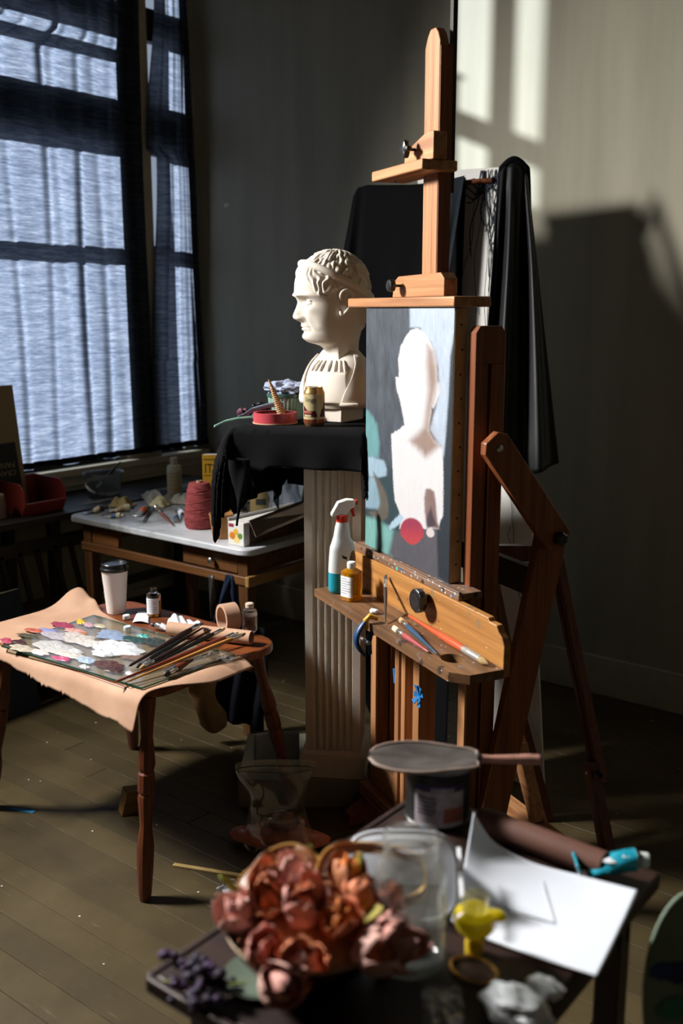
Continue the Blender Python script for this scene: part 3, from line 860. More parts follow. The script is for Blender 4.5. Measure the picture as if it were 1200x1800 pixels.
pk = thing('palette_knife', 'steel palette knife lying beside the dark tube on the enamel table', 'palette knife', (-3.05, 2.93, 0.752), rz=-0.5)
MB().lathe([(0.004, 0), (0.008, 0.02), (0.008, 0.08), (0.005, 0.10)], 12, (0, 0, 0.008), (1, 0, 0)).build('handle', DARKWOOD, pk)
MB().prism([(0.10, -0.003), (0.13, -0.003), (0.15, -0.010), (0.20, 0), (0.15, 0.010), (0.13, 0.003), (0.10, 0.003)], 'Z', 0.004, 0.0052).build('blade', STEEL, pk)
# apron straps hanging from the table edge
NAVY = mat('navy_apron_cloth', hexc('141f33'), 0.8, var=0.15, bump=0.1, spec=0.15)
ap = thing('apron', 'navy apron hanging by its straps from the enamel table corner', 'apron', (-2.455, 2.50, 0.0), rz=YAW)
def ribbon(pts_, w, m, parent, name='strap', nrm=(0, -1, 0)):
    q = MB(); n_ = len(pts_)
    for i, p in enumerate(pts_): pass
    q.grid(lambda u, v: tuple(Vector(pts_[min(int(round(v * (n_ - 1))), n_ - 1)]) + Vector((w * (u - 0.5), 0.006 * math.sin(7 * v + 5 * u), 0))), 5, n_)
    return q.build(name, m, parent, smooth=180, thick=0.003)
ribbon([(-0.01 - 0.05 * k / 11, -0.01, 0.665 - 0.20 * k / 11) for k in range(12)], 0.024, NAVY, ap)
ribbon([(-0.005 + 0.035 * k / 11, -0.015, 0.665 - 0.20 * k / 11) for k in range(12)], 0.024, NAVY, ap)
ribbon([(-0.075 + 0.006 * k / 11, 0.0, 0.66 - 0.17 * k / 11) for k in range(12)], 0.022, DKT, ap)
def apf(u, w):
    return (-0.115 + 0.23 * u + 0.01 * math.sin(5 * w), 0.018 * math.sin(u * 17 + 2 * w) * (0.4 + 0.6 * w), 0.475 - 0.40 * w + 0.02 * math.sin(4 * u))
MB().grid(apf, 50, 24).build('apron_cloth', mat('black_navy_cloth', hexc('080b12'), 0.85, var=0.2, spec=0.15), ap, smooth=180, thick=0.003)
# brown paper bag hanging further back
BAGP = mat('brown_paper_bag', hexc('7a5a36'), 0.8, var=0.15, bump=0.3, bscale=40)
def pbf(u, w):
    return (0.10 * (u - 0.5) + 0.03 * w * w + 0.012 * math.sin(9 * w), -0.02 * math.sin(PI * u) + 0.012 * math.sin(13 * w + 3 * u), 0.26 - 0.26 * w * (1 + 0.12 * math.sin(3 * u)))
bgp = tag(MB().grid(pbf, 14, 26).build('paper_bag', BAGP, smooth=60, thick=0.004, loc=(-2.50, 2.38, 0.115), rot=(0, 0, YAW)), 'creased brown paper bag hanging beside the navy apron', 'paper bag')
# ------------------------------------------------------------------ fluted pedestal, covered board and what stands on it
STONE = mat('grey_beige_paint', hexc('d0c6b8'), 0.6, var=0.06, vscale=30, bump=0.05, bscale=300)
STONE2 = mat('pale_grey_green_paint', hexc('7f8070'), 0.65, var=0.12, vscale=8)
PED = Vector((-1.935, 2.448, 0))
pd = thing('pedestal', 'tall square fluted pedestal painted grey beige under the black cloth', 'pedestal', PED, rz=YAW - math.radians(7))
def fluted(h, nf, m0, depth):
    side = []; span = 2 * h - 2 * m0; p = span / nf
    side.append((-h, 0))
    for i in range(nf):
        x0 = -h + m0 + i * p
        side += [(x0 + 0.12 * p, 0), (x0 + 0.22 * p, depth * 0.75), (x0 + 0.42 * p, depth), (x0 + 0.58 * p, depth), (x0 + 0.78 * p, depth * 0.75), (x0 + 0.88 * p, 0)]
    out = []
    for k in range(4):
        a = k * PI / 2; c, s = round(math.cos(a)), round(math.sin(a))
        for x_, d_ in side:
            y_ = -h + d_; out.append((x_ * c - y_ * s, x_ * s + y_ * c))
    return out
MB().prism(fluted(0.089, 6, 0.022, 0.008), 'Z', 0.185, 1.19).build('shaft', STONE, pd, smooth=30)
MB().prism([(-0.089, -0.0), (0.089, 0), (0.089, 0.001), (-0.089, 0.001)], 'Z', 0.2, 0.201).build('shaft_core', STONE, pd)
box_part('base_block', STONE, pd, -0.106, 0.106, -0.106, 0.106, 0.10, 0.176, 0.002)
MB().hexa([(-0.104, -0.104, 0.176), (0.104, -0.104, 0.176), (0.104, 0.104, 0.176), (-0.104, 0.104, 0.176)],
          [(-0.094, -0.094, 0.190), (0.094, -0.094, 0.190), (0.094, 0.094, 0.190), (-0.094, 0.094, 0.190)]).build('base_moulding', STONE, pd, bevel=0.003)
box_part('capital', STONE, pd, -0.11, 0.11, -0.11, 0.11, 1.19, 1.218, 0.004)
pl = thing('plinth', 'low pale grey green plinth on the floor under the pedestal', 'plinth', PED, rz=YAW)
box_part('box', STONE2, pl, -0.32, 0.104, -0.112, 0.25, 0.0, 0.0995, 0.003)

ZT = 1.25
BRZ = math.radians(20)
e1 = Vector((math.cos(BRZ), math.sin(BRZ), 0)); e2 = Vector((-math.sin(BRZ), math.cos(BRZ), 0))
BFL = Vector((-2.150, 2.205, 0))
BL_, BD_ = 0.42, 0.44
bd = thing('display_board', 'square wooden board on the pedestal hidden beneath black cloth', 'board', BFL, rz=BRZ)
box_part('plank', OAK, bd, 0, BL_, 0, BD_, 1.2185, 1.238, 0.003)
def clothf(u, w):
    p = lerp(-0.295, BL_ + 0.16, u); q = lerp(-0.115 - 0.155 * sstep(0.13, 0.0, p), BD_ + 0.25, w)
    cx = clamp(p, 0.0, BL_); cy = clamp(q, 0.0, BD_)
    ox, oy = p - cx, q - cy
    L_ = math.hypot(ox, oy)
    if L_ < 1e-6:
        z_ = ZT - 0.0015 + 0.0012 * noise.noise(Vector((p * 9, q * 9, 0)))
        return (cx, cy, z_ - 0.006 * (sstep(0.03, 0, min(p, q, BL_ - p, BD_ - q))))
    dx, dy = ox / L_, oy / L_
    fold = math.sin(38 * (cx + cy) + 26 * math.atan2(dy, dx)) 
    side = -ox if ox < 0 else 0.0
    off = (0.006 + (0.05 * (1 - math.exp(-side / 0.06)) if ox < 0 else 0.0) + 0.012 * sstep(0, 0.2, L_) * fold + 0.004 * sstep(0, 0.06, L_))
    z_ = ZT - 0.007 - L_ * (0.93 if ox < 0 else 1.0) - (0.02 * math.sin(9 * q) if ox < 0 and L_ > 0.3 else 0)
    return (cx + dx * off, cy + dy * off, z_)
bc_ = tag(MB().grid(clothf, 110, 90).build('table_cloth', BLACK_CLOTH, smooth=180, loc=BFL, rot=(0, 0, BRZ), thick=0.002), 'black cloth covering the board on top of the pedestal', 'cloth')
# the knotted tail of the cloth reaching down to the carton
def tailf(u, w):
    a = u * 2 * PI; r_ = lerp(0.036, 0.004, sstep(0.0, 0.9, w)) * (1 + 0.2 * math.sin(3 * a + 8 * w))
    return (r_ * math.cos(a) + 0.012 * math.sin(4 * w), r_ * 0.7 * math.sin(a), 0.21 * (1 - w))
MB().grid(tailf, 20, 20, wrap_u=True).build('cloth_tail', BLACK_CLOTH, bc_, smooth=80, loc=(0.035, -0.045, 0.945), rot=(0, 0, -BRZ))

# ---- plaster bust
bust = thing('plaster_bust', 'white plaster bust of a man with a rolled headband on the black cloth', 'bust', (-2.000, 2.549, ZT), rz=YAW)
bust.scale = (0.985, 0.985, 0.985)
FB = [(0.17, 0.05), (0.185, 0.030), (0.205, 0.022), (0.225, 0.026), (0.240, 0.040), (0.247, 0.060), (0.253, 0.082), (0.262, 0.0945), (0.275, 0.0985), (0.288, 0.0975), (0.300, 0.1015), (0.312, 0.1035), (0.325, 0.1045), (0.345, 0.1065),
      (0.365, 0.108), (0.380, 0.111), (0.390, 0.118), (0.400, 0.1255), (0.412, 0.127), (0.430, 0.1265), (0.450, 0.1235), (0.470, 0.117), (0.490, 0.107), (0.508, 0.092), (0.525, 0.069), (0.537, 0.046), (0.544, 0.022), (0.547, 0.0)]
BB = [(0.17, 0.095), (0.20, 0.088), (0.23, 0.084), (0.26, 0.085), (0.29, 0.092), (0.32, 0.102), (0.35, 0.112), (0.39, 0.119), (0.43, 0.121), (0.46, 0.117), (0.49, 0.104), (0.51, 0.088), (0.528, 0.066), (0.539, 0.044), (0.545, 0.02), (0.547, 0.0)]
WW = [(0.17, 0.085), (0.185, 0.068), (0.205, 0.0615), (0.23, 0.060), (0.25, 0.0625), (0.265, 0.066), (0.285, 0.071), (0.31, 0.0765), (0.34, 0.082), (0.37, 0.0855), (0.41, 0.089), (0.44, 0.090), (0.47, 0.086), (0.495, 0.075), (0.515, 0.059), (0.530, 0.042), (0.541, 0.024), (0.547, 0.0)]
NOSE = [(0.312, 0.0), (0.317, 0.004), (0.322, 0.016), (0.328, 0.027), (0.335, 0.0295), (0.345, 0.0255), (0.36, 0.0175), (0.375, 0.0105), (0.388, 0.0055), (0.398, 0.001), (0.405, 0.0)]
def band_z(x_): return 0.452 + 0.50 * x_
def head_pt(th, z, disp=True):
    c, s = math.cos(th), math.sin(th)
    f = sinterp(FB, z); b_ = sinterp(BB, z); w_ = sinterp(WW, z)
    pw = 0.86 if z > 0.25 else 1.0
    x_ = (abs(c) ** pw) * (f if c > 0 else -b_)
    y_ = w_ * (abs(s) ** (0.92 if c > 0 else 0.9)) * (1 if s > 0 else -1)
    # jaw narrows towards the chin
    if c > 0 and z < 0.33:
        y_ *= 1 - 0.22 * sstep(0.33, 0.26, z) * c
    if disp and z > 0.24 and c > 0:
        k = c ** 0.5
        ay = abs(y_)
        wn = lerp(0.0105, 0.0165, sstep(0.385, 0.33, z))
        dx = interp(NOSE, z) * math.exp(-(ay / wn) ** 2.4)
        dx += 0.009 * gauss(ay - 0.0155, 0.0065) * gauss(z - 0.327, 0.008)
        dx -= 0.021 * gauss(ay - 0.033, 0.018) * gauss(z - 0.382, 0.0115)
        dx += 0.0075 * gauss(ay - 0.034, 0.0125) * gauss(z - 0.3805, 0.0068)
        dx -= 0.003 * gauss(ay - 0.034, 0.015) * gauss(z - 0.3885, 0.0022)
        dx += 0.0085 * gauss(ay - 0.030, 0.028) * gauss(z - 0.401, 0.0065)
        dx += 0.0065 * gauss(ay - 0.053, 0.016) * gauss(z - 0.357, 0.014)
        dx -= 0.0075 * gauss(ay - 0.050, 0.015) * gauss(z - 0.312, 0.020)
        dx -= 0.0055 * gauss(ay - (0.024 + 0.35 * (0.333 - z)), 0.0045) * sstep(0.285, 0.30, z) * sstep(0.338, 0.325, z)
        dx += 0.0048 * gauss(ay, 0.021) * gauss(z - 0.3055, 0.0045)
        dx += 0.0058 * gauss(ay, 0.019) * gauss(z - 0.2945, 0.0050)
        dx -= 0.0058 * gauss(ay, 0.026) * gauss(z - 0.3000, 0.0017)
        dx -= 0.0045 * gauss(ay, 0.016) * gauss(z - 0.2855, 0.004)
        dx += 0.0055 * gauss(ay, 0.018) * gauss(z - 0.270, 0.010)
        dx -= 0.003 * gauss(ay - 0.06, 0.02) * gauss(z - 0.42, 0.02)
        x_ += dx * k
    # hair
    hl = interp([(0, 0.468), (0.35, 0.463), (0.62, 0.452), (0.85, 0.425), (1.05, 0.400), (1.25, 0.392), (1.45, 0.415), (1.75, 0.42), (2.0, 0.37), (2.4, 0.305), (3.2, 0.285)], abs((th + PI) % (2 * PI) - PI))
    hm = sstep(hl - 0.006, hl + 0.010, z)
    if hm > 0 and disp:
        zb = band_z(x_)
        q = Vector((x_, y_, z)) * 24
        n1 = noise.noise(q * 0.8); n2 = noise.noise(q * 1.7 + Vector((5, 2, 1)))
        at = math.atan2(y_, x_)
        if z > zb:      # locks radiating from the crown
            cr = math.atan2(y_, x_ + 0.02)
            st = math.sin(cr * 12 + 9.0 * n1 + 75 * math.hypot(x_ + 0.02, y_) + 4 * n2)
            d_ = 0.0034 * st + 0.0030 * n2 + 0.0012 * math.sin(cr * 44 + 8 * n1)
        else:           # combed fringe and temple locks below the band
            st = math.sin(at * 26 + 9.0 * n1 + (z - hl) * 130 + 4 * n2)
            d_ = 0.0032 * st + 0.0026 * n2 + 0.004
        nrm = Vector((x_, y_, 0.35 * (z - 0.44))).normalized()
        x_ += nrm.x * d_ * hm; y_ += nrm.y * d_ * hm; z += nrm.z * d_ * hm * 0.6
    return (x_, y_, z)
hd = bpy.data.objects.new('x', None); bpy.data.objects.remove(hd)
HX, HROT = -0.020, math.radians(180 + 17)
g = MB()
NT, NZ = 230, 210
zz = [0.17 + (0.547 - 0.17) * (1 - (1 - j / (NZ - 1)) ** 1.12) for j in range(NZ)]
g.grid(lambda u, w: head_pt(u * 2 * PI, zz[int(round(w * (NZ - 1)))]), NT, NZ, wrap_u=True)
head = g.build('head_and_neck', PLASTER, bust, smooth=180, loc=(HX, 0, 0), rot=(0, 0, HROT))
pts_ = []
for i in range(72):
    th = 2 * PI * i / 72; z_ = 0.45
    for _ in range(8):
        p = head_pt(th, z_, False); z_ = band_z(p[0])
    p = Vector(head_pt(th, z_, False)); d = Vector((p.x, p.y, 0)).normalized(); pts_.append(p + d * 0.004)
MB().tube(pts_, 0.0115, 14, closed=True).build('headband', PLASTER, head, smooth=180)
for sgn in (1, -1):
    base = Vector(head_pt(sgn * math.radians(93), 0.38, False))
    out = Vector((-0.25, sgn * 0.97, 0)); fw = Vector((0.97, sgn * 0.25, 0))
    ec = [(0.006, 0.3835, 0.004), (0.012, 0.393, 0.007), (0.012, 0.404, 0.009), (0.003, 0.413, 0.012), (-0.009, 0.413, 0.015), (-0.018, 0.405, 0.018), (-0.0215, 0.391, 0.018), (-0.019, 0.376, 0.015), (-0.012, 0.362, 0.011), (-0.004, 0.350, 0.007), (0.003, 0.343, 0.004), (0.008, 0.346, 0.002), (0.0085, 0.356, 0.001)]
    P_ = [base * 1.0 + fw * (a * 1.2 + 0.004) + out * (o_ * 1.1 + 0.001) + Vector((0, 0, (z_ - 0.38) * 1.12)) for a, z_, o_ in ec]
    q = MB(); q.tube(P_, [0.0045, 0.0052, 0.0055, 0.0058, 0.0058, 0.0056, 0.0054, 0.0052, 0.0052, 0.0058, 0.0066, 0.006, 0.004], 10)
    q.sphere(base + out * 0.001 + fw * -0.002 + Vector((0, 0, -0.002)), 0.02, 16, 10, (0.80, 0.28, 1.55))
    q.build('ear', PLASTER, head, smooth=180, subd=1)
for sgn in (1, -1):          # eyeballs and lids
    ec_ = min((Vector(head_pt(sgn * 0.01 * k, 0.3805)) for k in range(10, 80)), key=lambda p: abs(abs(p.y) - 0.034))
    MB().sphere(ec_ + Vector((-0.0085, 0, 0)), 0.0150, 20, 14, (1, 1.35, 0.80)).build('eyeball', PLASTER, head, smooth=180)
    for up, rr_ in ((1, 0.0024), (-1, 0.0015)):
        MB().tube([ec_ + Vector((-0.0075 + 0.0150 * math.cos(1.15 * s / 6) * 0.95, 0.0225 * math.sin(1.15 * s / 6) * 1.05, up * (0.0085 - 0.0060 * (s / 6) ** 2))) for s in range(-6, 7)], rr_, 8).build('eyelid', PLASTER, head, smooth=180)
    MB().tube([ec_ + Vector((0.0045 - 0.0045 * (s / 6) ** 2 - (0.006 if sgn * s > 0 else 0) * abs(s / 6), 0.024 * s / 6, 0.0185 + 0.002 * sgn * s / 6 - 0.003 * (s / 6) ** 2)) for s in range(-6, 7)], [0.0022 + 0.0028 * (1 - (s / 6) ** 2) for s in range(-6, 7)], 8).build('brow', PLASTER, head, smooth=180)
# torso
TF = [(0.045, 0.098), (0.06, 0.104), (0.09, 0.104), (0.14, 0.093), (0.17, 0.079), (0.19, 0.063), (0.21, 0.043), (0.228, 0.028)]
TB = [(0.045, 0.08), (0.09, 0.095), (0.14, 0.10), (0.18, 0.095), (0.21, 0.08), (0.228, 0.06)]
TWd = [(0.045, 0.108), (0.06, 0.122), (0.075, 0.125), (0.10, 0.122), (0.14, 0.110), (0.17, 0.098), (0.19, 0.088), (0.21, 0.072), (0.228, 0.058)]
def torso_pt(th, z, off=0.0):
    c, s = math.cos(th), math.sin(th)
    f = sinterp(TF, z) if c > 0 else sinterp(TB, z)
    w_ = sinterp(TWd, z)
    return ((abs(c) ** 0.8) * (f + off) * (1 if c > 0 else -1), (w_ + off) * (abs(s) ** 0.8) * (1 if s > 0 else -1), z)
TROT = math.radians(-120)
torso = MB().grid(lambda u, w: torso_pt(u * 2 * PI, lerp(0.045, 0.228, w)), 96, 40, wrap_u=True).build('torso', PLASTER, bust, smooth=180, rot=(0, 0, TROT))
tc_ = MB(); tc_.add([torso_pt(2 * PI * i / 48, 0.046) for i in range(48)], [tuple(range(48))]); tc_.build('torso_underside', PLASTER, torso, smooth=0)
def shell(th0, th1, z0, z1, off, name, parent, n=24, m=16):
    """raised panel following the chest; th0/th1 are functions of z"""
    return MB().grid(lambda u, w: torso_pt(lerp(th0(lerp(z0, z1, w)), th1(lerp(z0, z1, w)), u), lerp(z0, z1, w), off), n, m).build(name, PLASTER, parent, smooth=60, thick=0.005)
shell(lambda z: -0.60, lambda z: 0.62, 0.062, 0.158, 0.003, 'chest_panel', torso)
def sc(z): return lerp(0.66, 1.25, sstep(0.06, 0.215, z))
st1 = shell(lambda z: sc(z) - 0.21, lambda z: sc(z) + 0.21, 0.058, 0.214, 0.007, 'shoulder_strap', torso)
st2 = shell(lambda z: -sc(z) - 0.19, lambda z: -sc(z) + 0.19, 0.058, 0.214, 0.006, 'shoulder_strap', torso)
MB().tube([torso_pt(sc(0.06) - 0.24 + 0.5 * k / 8, 0.058, 0.012) for k in range(9)], 0.0085, 12).build('strap_roll', PLASTER, torso, smooth=60)
for k in range(7):
    th = -0.5 + 1.05 * k / 6
    MB().tube([torso_pt(th + 0.06 * th, 0.160, 0.003), torso_pt(th, 0.178, 0.004), torso_pt(th * 0.9, 0.196, 0.002)], [0.0035, 0.005, 0.003], 8).build('pleat', PLASTER, torso, smooth=60)
MB().tube([torso_pt(-0.62 + 1.26 * k / 16, 0.160, 0.004) for k in range(17)], 0.0022, 8).build('neckline_edge', PLASTER, torso, smooth=60)
MB().box(-0.055, 0.088, -0.060, 0.060, 0.0, 0.056).build('base_block', PLASTER, bust, bevel=0.004, rot=(0, 0, TROT))

# ---- beer can
cn = thing('drink_can', 'gold and cream drink can with a dark mountain label beside the bust', 'can', (-1.952, 2.362, ZT))
GOLD = mat('bronze_can_metal', hexc('c79c63'), 0.28, metal=0.85, var=0.05)
CREAML = mat('cream_can_print', hexc('b9aa82'), 0.4, var=0.06, metal=0.2)
MAROON = mat('maroon_can_print', hexc('3c1216'), 0.4, var=0.08)
REDL = mat('red_can_print', hexc('8c2a2c'), 0.4, var=0.05)
MB().lathe([(0.022, 0.004), (0.026, 0.0), (0.028, 0.003), (0.0325, 0.011), (0.033, 0.02), (0.033, 0.100), (0.032, 0.105), (0.027, 0.115), (0.0272, 0.118), (0.0265, 0.120), (0.0255, 0.1175), (0.0245, 0.1165)], 40).build('body', GOLD, cn)
MB().lathe([(0.0245, 0.1162), (0.0243, 0.1172)], 30).build('lid', STEEL, cn)
MB().prism([(-0.006, -0.010), (0.006, -0.010), (0.008, 0.0), (0.006, 0.010), (-0.006, 0.010), (-0.008, 0)], 'Z', 0.1180, 0.1192).build('pull_tab', STEEL, cn)
CA = math.radians(-50)
q = MB(); wrap_rect(q, 0.03315, -0.056, 0.046, 0.020, 0.099, CA, 40); q.build('label', CREAML, cn, smooth=80)
def cpoly(pl_, r_, m, name):
    q = MB(); n_ = len(pl_)
    xs = [p[0] for p in pl_]
    # strip between the outline's upper edge and its base line
    q.grid(lambda u, w: (r_ * math.cos(CA + lerp(xs[0], xs[-1], u) / r_), r_ * math.sin(CA + lerp(xs[0], xs[-1], u) / r_), lerp(0.030, interp(pl_, lerp(xs[0], xs[-1], u)), w)), 50, 2)
    return q.build(name, m, cn, smooth=80)
cpoly([(-0.042, 0.066), (-0.034, 0.060), (-0.022, 0.050), (-0.010, 0.046), (0.0, 0.050), (0.006, 0.046), (0.010, 0.030)], 0.03330, MAROON, 'printed_mountain')
cpoly([(0.018, 0.033), (0.024, 0.052), (0.030, 0.056), (0.034, 0.072), (0.042, 0.078), (0.045, 0.080)], 0.03330, MAROON, 'printed_mountain')
q = MB(); wrap_rect(q, 0.03345, -0.044, -0.008, 0.040, 0.049, CA); q.build('red_banner', REDL, cn)
q = MB(); wrap_rect(q, 0.03345, -0.036, -0.010, 0.031, 0.037, CA); q.build('cream_banner', CREAML, cn)
q = MB(); wrap_rect(q, 0.03335, -0.056, 0.046, 0.012, 0.0225, CA, 40); q.build('base_band', mat('copper_red_band', hexc('8a4a34'), 0.3, metal=0.6, var=0.3, vscale=200, stretch=(1, 1, 0.02)), cn, smooth=80)
wrap_text('lettering', 'lings', 0.021, 0.0335, CA - 0.012 / 0.0335, 0.082, INK, cn)
wrap_text('lettering', 'PORTER', 0.0085, 0.0336, CA - 0.024 / 0.0335, 0.0445, CREAML, cn)

# ---- spool of ribbon
rs = thing('ribbon_spool', 'wide spool of rose satin ribbon lying on the black cloth', 'ribbon spool', (-2.105, 2.353, ZT))
SATIN = mat('rose_satin', hexc('b0444c'), 0.28, var=0.06, vscale=4, spec=0.6)
MB().lathe([(0.0715, 0), (0.0715, 0.003), (0.066, 0.0032)], 44).build('cardboard_disc', KRAFT, rs)
MB().lathe([(0.060, 0.0034), (0.069, 0.0034), (0.0692, 0.0335), (0.060, 0.0335)], 44, cap0=False, cap1=False).build('ribbon', SATIN, rs, smooth=40)
MB().lathe([(0.030, 0.0034), (0.060, 0.0034), (0.0595, 0.025), (0.030, 0.025)], 40, cap0=False, cap1=False).build('inner_ribbon', mat('dark_rose_satin', hexc('6e2630'), 0.4, var=0.05), rs, smooth=40)
# ---- ribbed shell spine
SHELL = mat('tan_shell', hexc('c8a377'), 0.5, var=0.15, vscale=60)
sh = thing('ribbed_shell', 'slender tan ribbed shell standing inside the rose ribbon spool', 'shell', (-2.088, 2.365, ZT + 0.026), rot=(0, math.radians(-20), YAW))
sp = [(0.012, 0.0)]
for k in range(13):
    z0 = 0.003 + 0.0066 * k; r_ = 0.0135 - 0.00062 * k
    sp += [(r_ * 0.78, z0), (r_, z0 + 0.002), (r_, z0 + 0.0045), (r_ * 0.78, z0 + 0.0062)]
sp += [(0.0035, 0.096), (0.0025, 0.112), (0.001, 0.118)]
MB().lathe(sp, 20, sy=0.7).build('whorls', SHELL, sh, smooth=40)
MB().tube([(0.0125, 0, 0.0), (0.010, 0, 0.045), (0.006, 0, 0.085), (0.001, 0, 0.116)], 0.0022, 6).build('spine_ridge', mat('dark_tan', hexc('8b5f38'), 0.5, var=0.1), sh)
# ---- ramekin with cloth heap
rm = thing('ramekin', 'pale teal fluted ceramic ramekin behind the ribbon spool', 'ramekin', (-2.163, 2.478, ZT))
TEAL = mat('pale_teal_glaze', hexc('8fb0a2'), 0.3, var=0.06)
MB().lathe([(0.052, 0), (0.055, 0.004), (0.0615, 0.068), (0.062, 0.070)], 160, fn=lambda a, z: 1 + 0.022 * math.sin(36 * a), cap1=False).build('fluted_wall', TEAL, rm, smooth=40)
MB().lathe([(0.063, 0.070), (0.0665, 0.072), (0.0665, 0.082), (0.063, 0.084), (0.058, 0.082), (0.056, 0.06)], 60).build('rim', mat('dark_teal_glaze', hexc('35524c'), 0.35, var=0.06), rm)
LILAC = mat('pale_blue_cloth', hexc('98a2ba'), 0.85, var=0.1, bump=0.2, spec=0.15)
cw = tag(crumple((0, 0, 0), 0.064, (1.12, 1.05, 0.42), 4, 0.42, 2.6, 40, 22).build('crumpled_cloth', LILAC, loc=(-2.168, 2.478, ZT + 0.098), rot=(0, 0, 0.3)), 'crumpled pale blue cloth heaped in the teal ramekin', 'cloth')
# ---- dried flowers, ribbons, green bud
db = thing('berry_sprig', 'dark berry sprig with a plum flower at the left end of the black cloth', 'dried flower', (-2.245, 2.42, ZT))
DKB = mat('dark_berry', hexc('14140f'), 0.35, var=0.3, vscale=60)
rr = random.Random(12)
for k in range(90):
    a = rr.uniform(0, 2 * PI); r_ = rr.uniform(0, 0.040); zz_ = rr.uniform(0.004, 0.058 - r_ * 0.6)
    MB().sphere((0.02 + r_ * math.cos(a), r_ * math.sin(a), max(0.006, zz_)), rr.uniform(0.005, 0.0085), 8, 6).build('berry', DKB, db)
MB().tube([(0.05, 0.01, 0.004), (0.02, 0, 0.015), (-0.03, -0.02, 0.012)], 0.003, 6).build('stem', DKB, db)
PLUM = mat('plum_petal', hexc('4a2030'), 0.6, var=0.2)
for k in range(9):
    a = k * 0.7
    MB().sphere((-0.038 + 0.010 * math.cos(a), -0.03 + 0.010 * math.sin(a), 0.018 + 0.006 * math.sin(3 * a)), 0.012, 10, 7, (1.0, 0.5, 0.9)).build('petal', PLUM, db, rot=None)
def ribbon_strip(name, label, pts_, w, m, loc):
    t_ = [Vector(p) for p in pts_]; n_ = 40
    def fn(u, v):
        f_ = v * (len(t_) - 1); i = min(int(f_), len(t_) - 2); p = t_[i].lerp(t_[i + 1], f_ - i)
        return (p.x, p.y, p.z + w * u)
    return tag(MB().grid(fn, 4, n_).build(name, m, smooth=180, thick=0.0012, loc=loc), label, 'ribbon')
ribbon_strip('ribbon', 'grey blue ribbon arching down behind the rose spool', [(0.06, 0.05, 0.045), (0.02, 0.01, 0.040), (-0.02, -0.03, 0.025), (-0.035, -0.055, 0.006), (-0.045, -0.07, 0.001)], 0.016, mat('grey_blue_satin', hexc('7d8aa0'), 0.35, var=0.05), (-2.185, 2.385, ZT + 0.001))
ribbon_strip('ribbon', 'pale mint ribbon trailing over the left edge of the black cloth', [(0.05, 0.02, 0.001), (0.02, -0.005, 0.008), (-0.015, -0.03, 0.004), (-0.045, -0.05, -0.004), (-0.075, -0.075, -0.022)], 0.008, mat('mint_satin', hexc('86b3a0'), 0.35, var=0.05), (-2.205, 2.33, ZT + 0.002))
gb = thing('green_bud', 'grey green felt bud tucked between the ramekin and the can', 'bud', (-2.03, 2.445, ZT))
GRB = mat('grey_green_felt', hexc('47695a'), 0.85, var=0.2)
MB().sphere((0, 0, 0.024), 0.024, 18, 12, (0.9, 0.9, 1.0), lambda d: 1 + 0.08 * math.sin(5 * math.atan2(d.y, d.x))).build('bud_body', GRB, gb)
MB().tube([(0, 0, 0.044), (-0.004, 0, 0.052), (-0.012, 0, 0.055)], [0.006, 0.004, 0.003], 8).build('stem', GRB, gb)
# ------------------------------------------------------------------ studio easel
ERZ = math.radians(-27)
EO = Vector((-1.84, 2.222, 0))
WZ = wood('honey_easel_wood', hexc('855636'), hexc('bd8a5e'), 'Z', 55, 0.42)
WX = wood('honey_easel_wood_crosswise', hexc('855636'), hexc('c08d60'), 'X', 55, 0.42)
SPK = [(hexc('3f2f28'), 22, 0.3, 0.4), (hexc('cfc8ba'), 80, 0.16, 0.16), (hexc('6c6462'), 40, 0.25, 0.3), (hexc('7c8a94'), 60, 0.16, 0.12)]
WTRAY = wood('paint_stained_tray_wood', hexc('4d3526'), hexc('86603c'), 'X', 45, 0.5, SPK)
WPANEL = wood('paint_flecked_panel_wood', hexc('85562c'), hexc('bd8648'), 'X', 45, 0.45, [(hexc('d8d0c0'), 80, 0.14, 0.12), (hexc('6a4a30'), 40, 0.2, 0.25), (hexc('8a6a4a'), 25, 0.3, 0.3)])
WLEDGE = wood('paint_crusted_ledge_wood', hexc('5a4538'), hexc('8d6a52'), 'X', 45, 0.5,
              [(hexc('2f2926'), 34, 0.3, 0.45), (hexc('9aa0a4'), 60, 0.28, 0.4), (hexc('3d5f7c'), 48, 0.26, 0.3), (hexc('d2d2cc'), 75, 0.22, 0.3), (hexc('4aa39b'), 26, 0.2, 0.12)])
WDK = wood('red_brown_easel_wood', hexc('5c3019'), hexc('945630'), 'Z', 50, 0.42)
es = thing('studio_easel', 'large honey wood studio easel holding the portrait canvas', 'easel', EO, rz=ERZ)
def eb(name, m, u0, u1, v0, v1, z0, z1, bevel=0.002): return box_part(name, m, es, u0, u1, v0, v1, z0, z1, bevel)

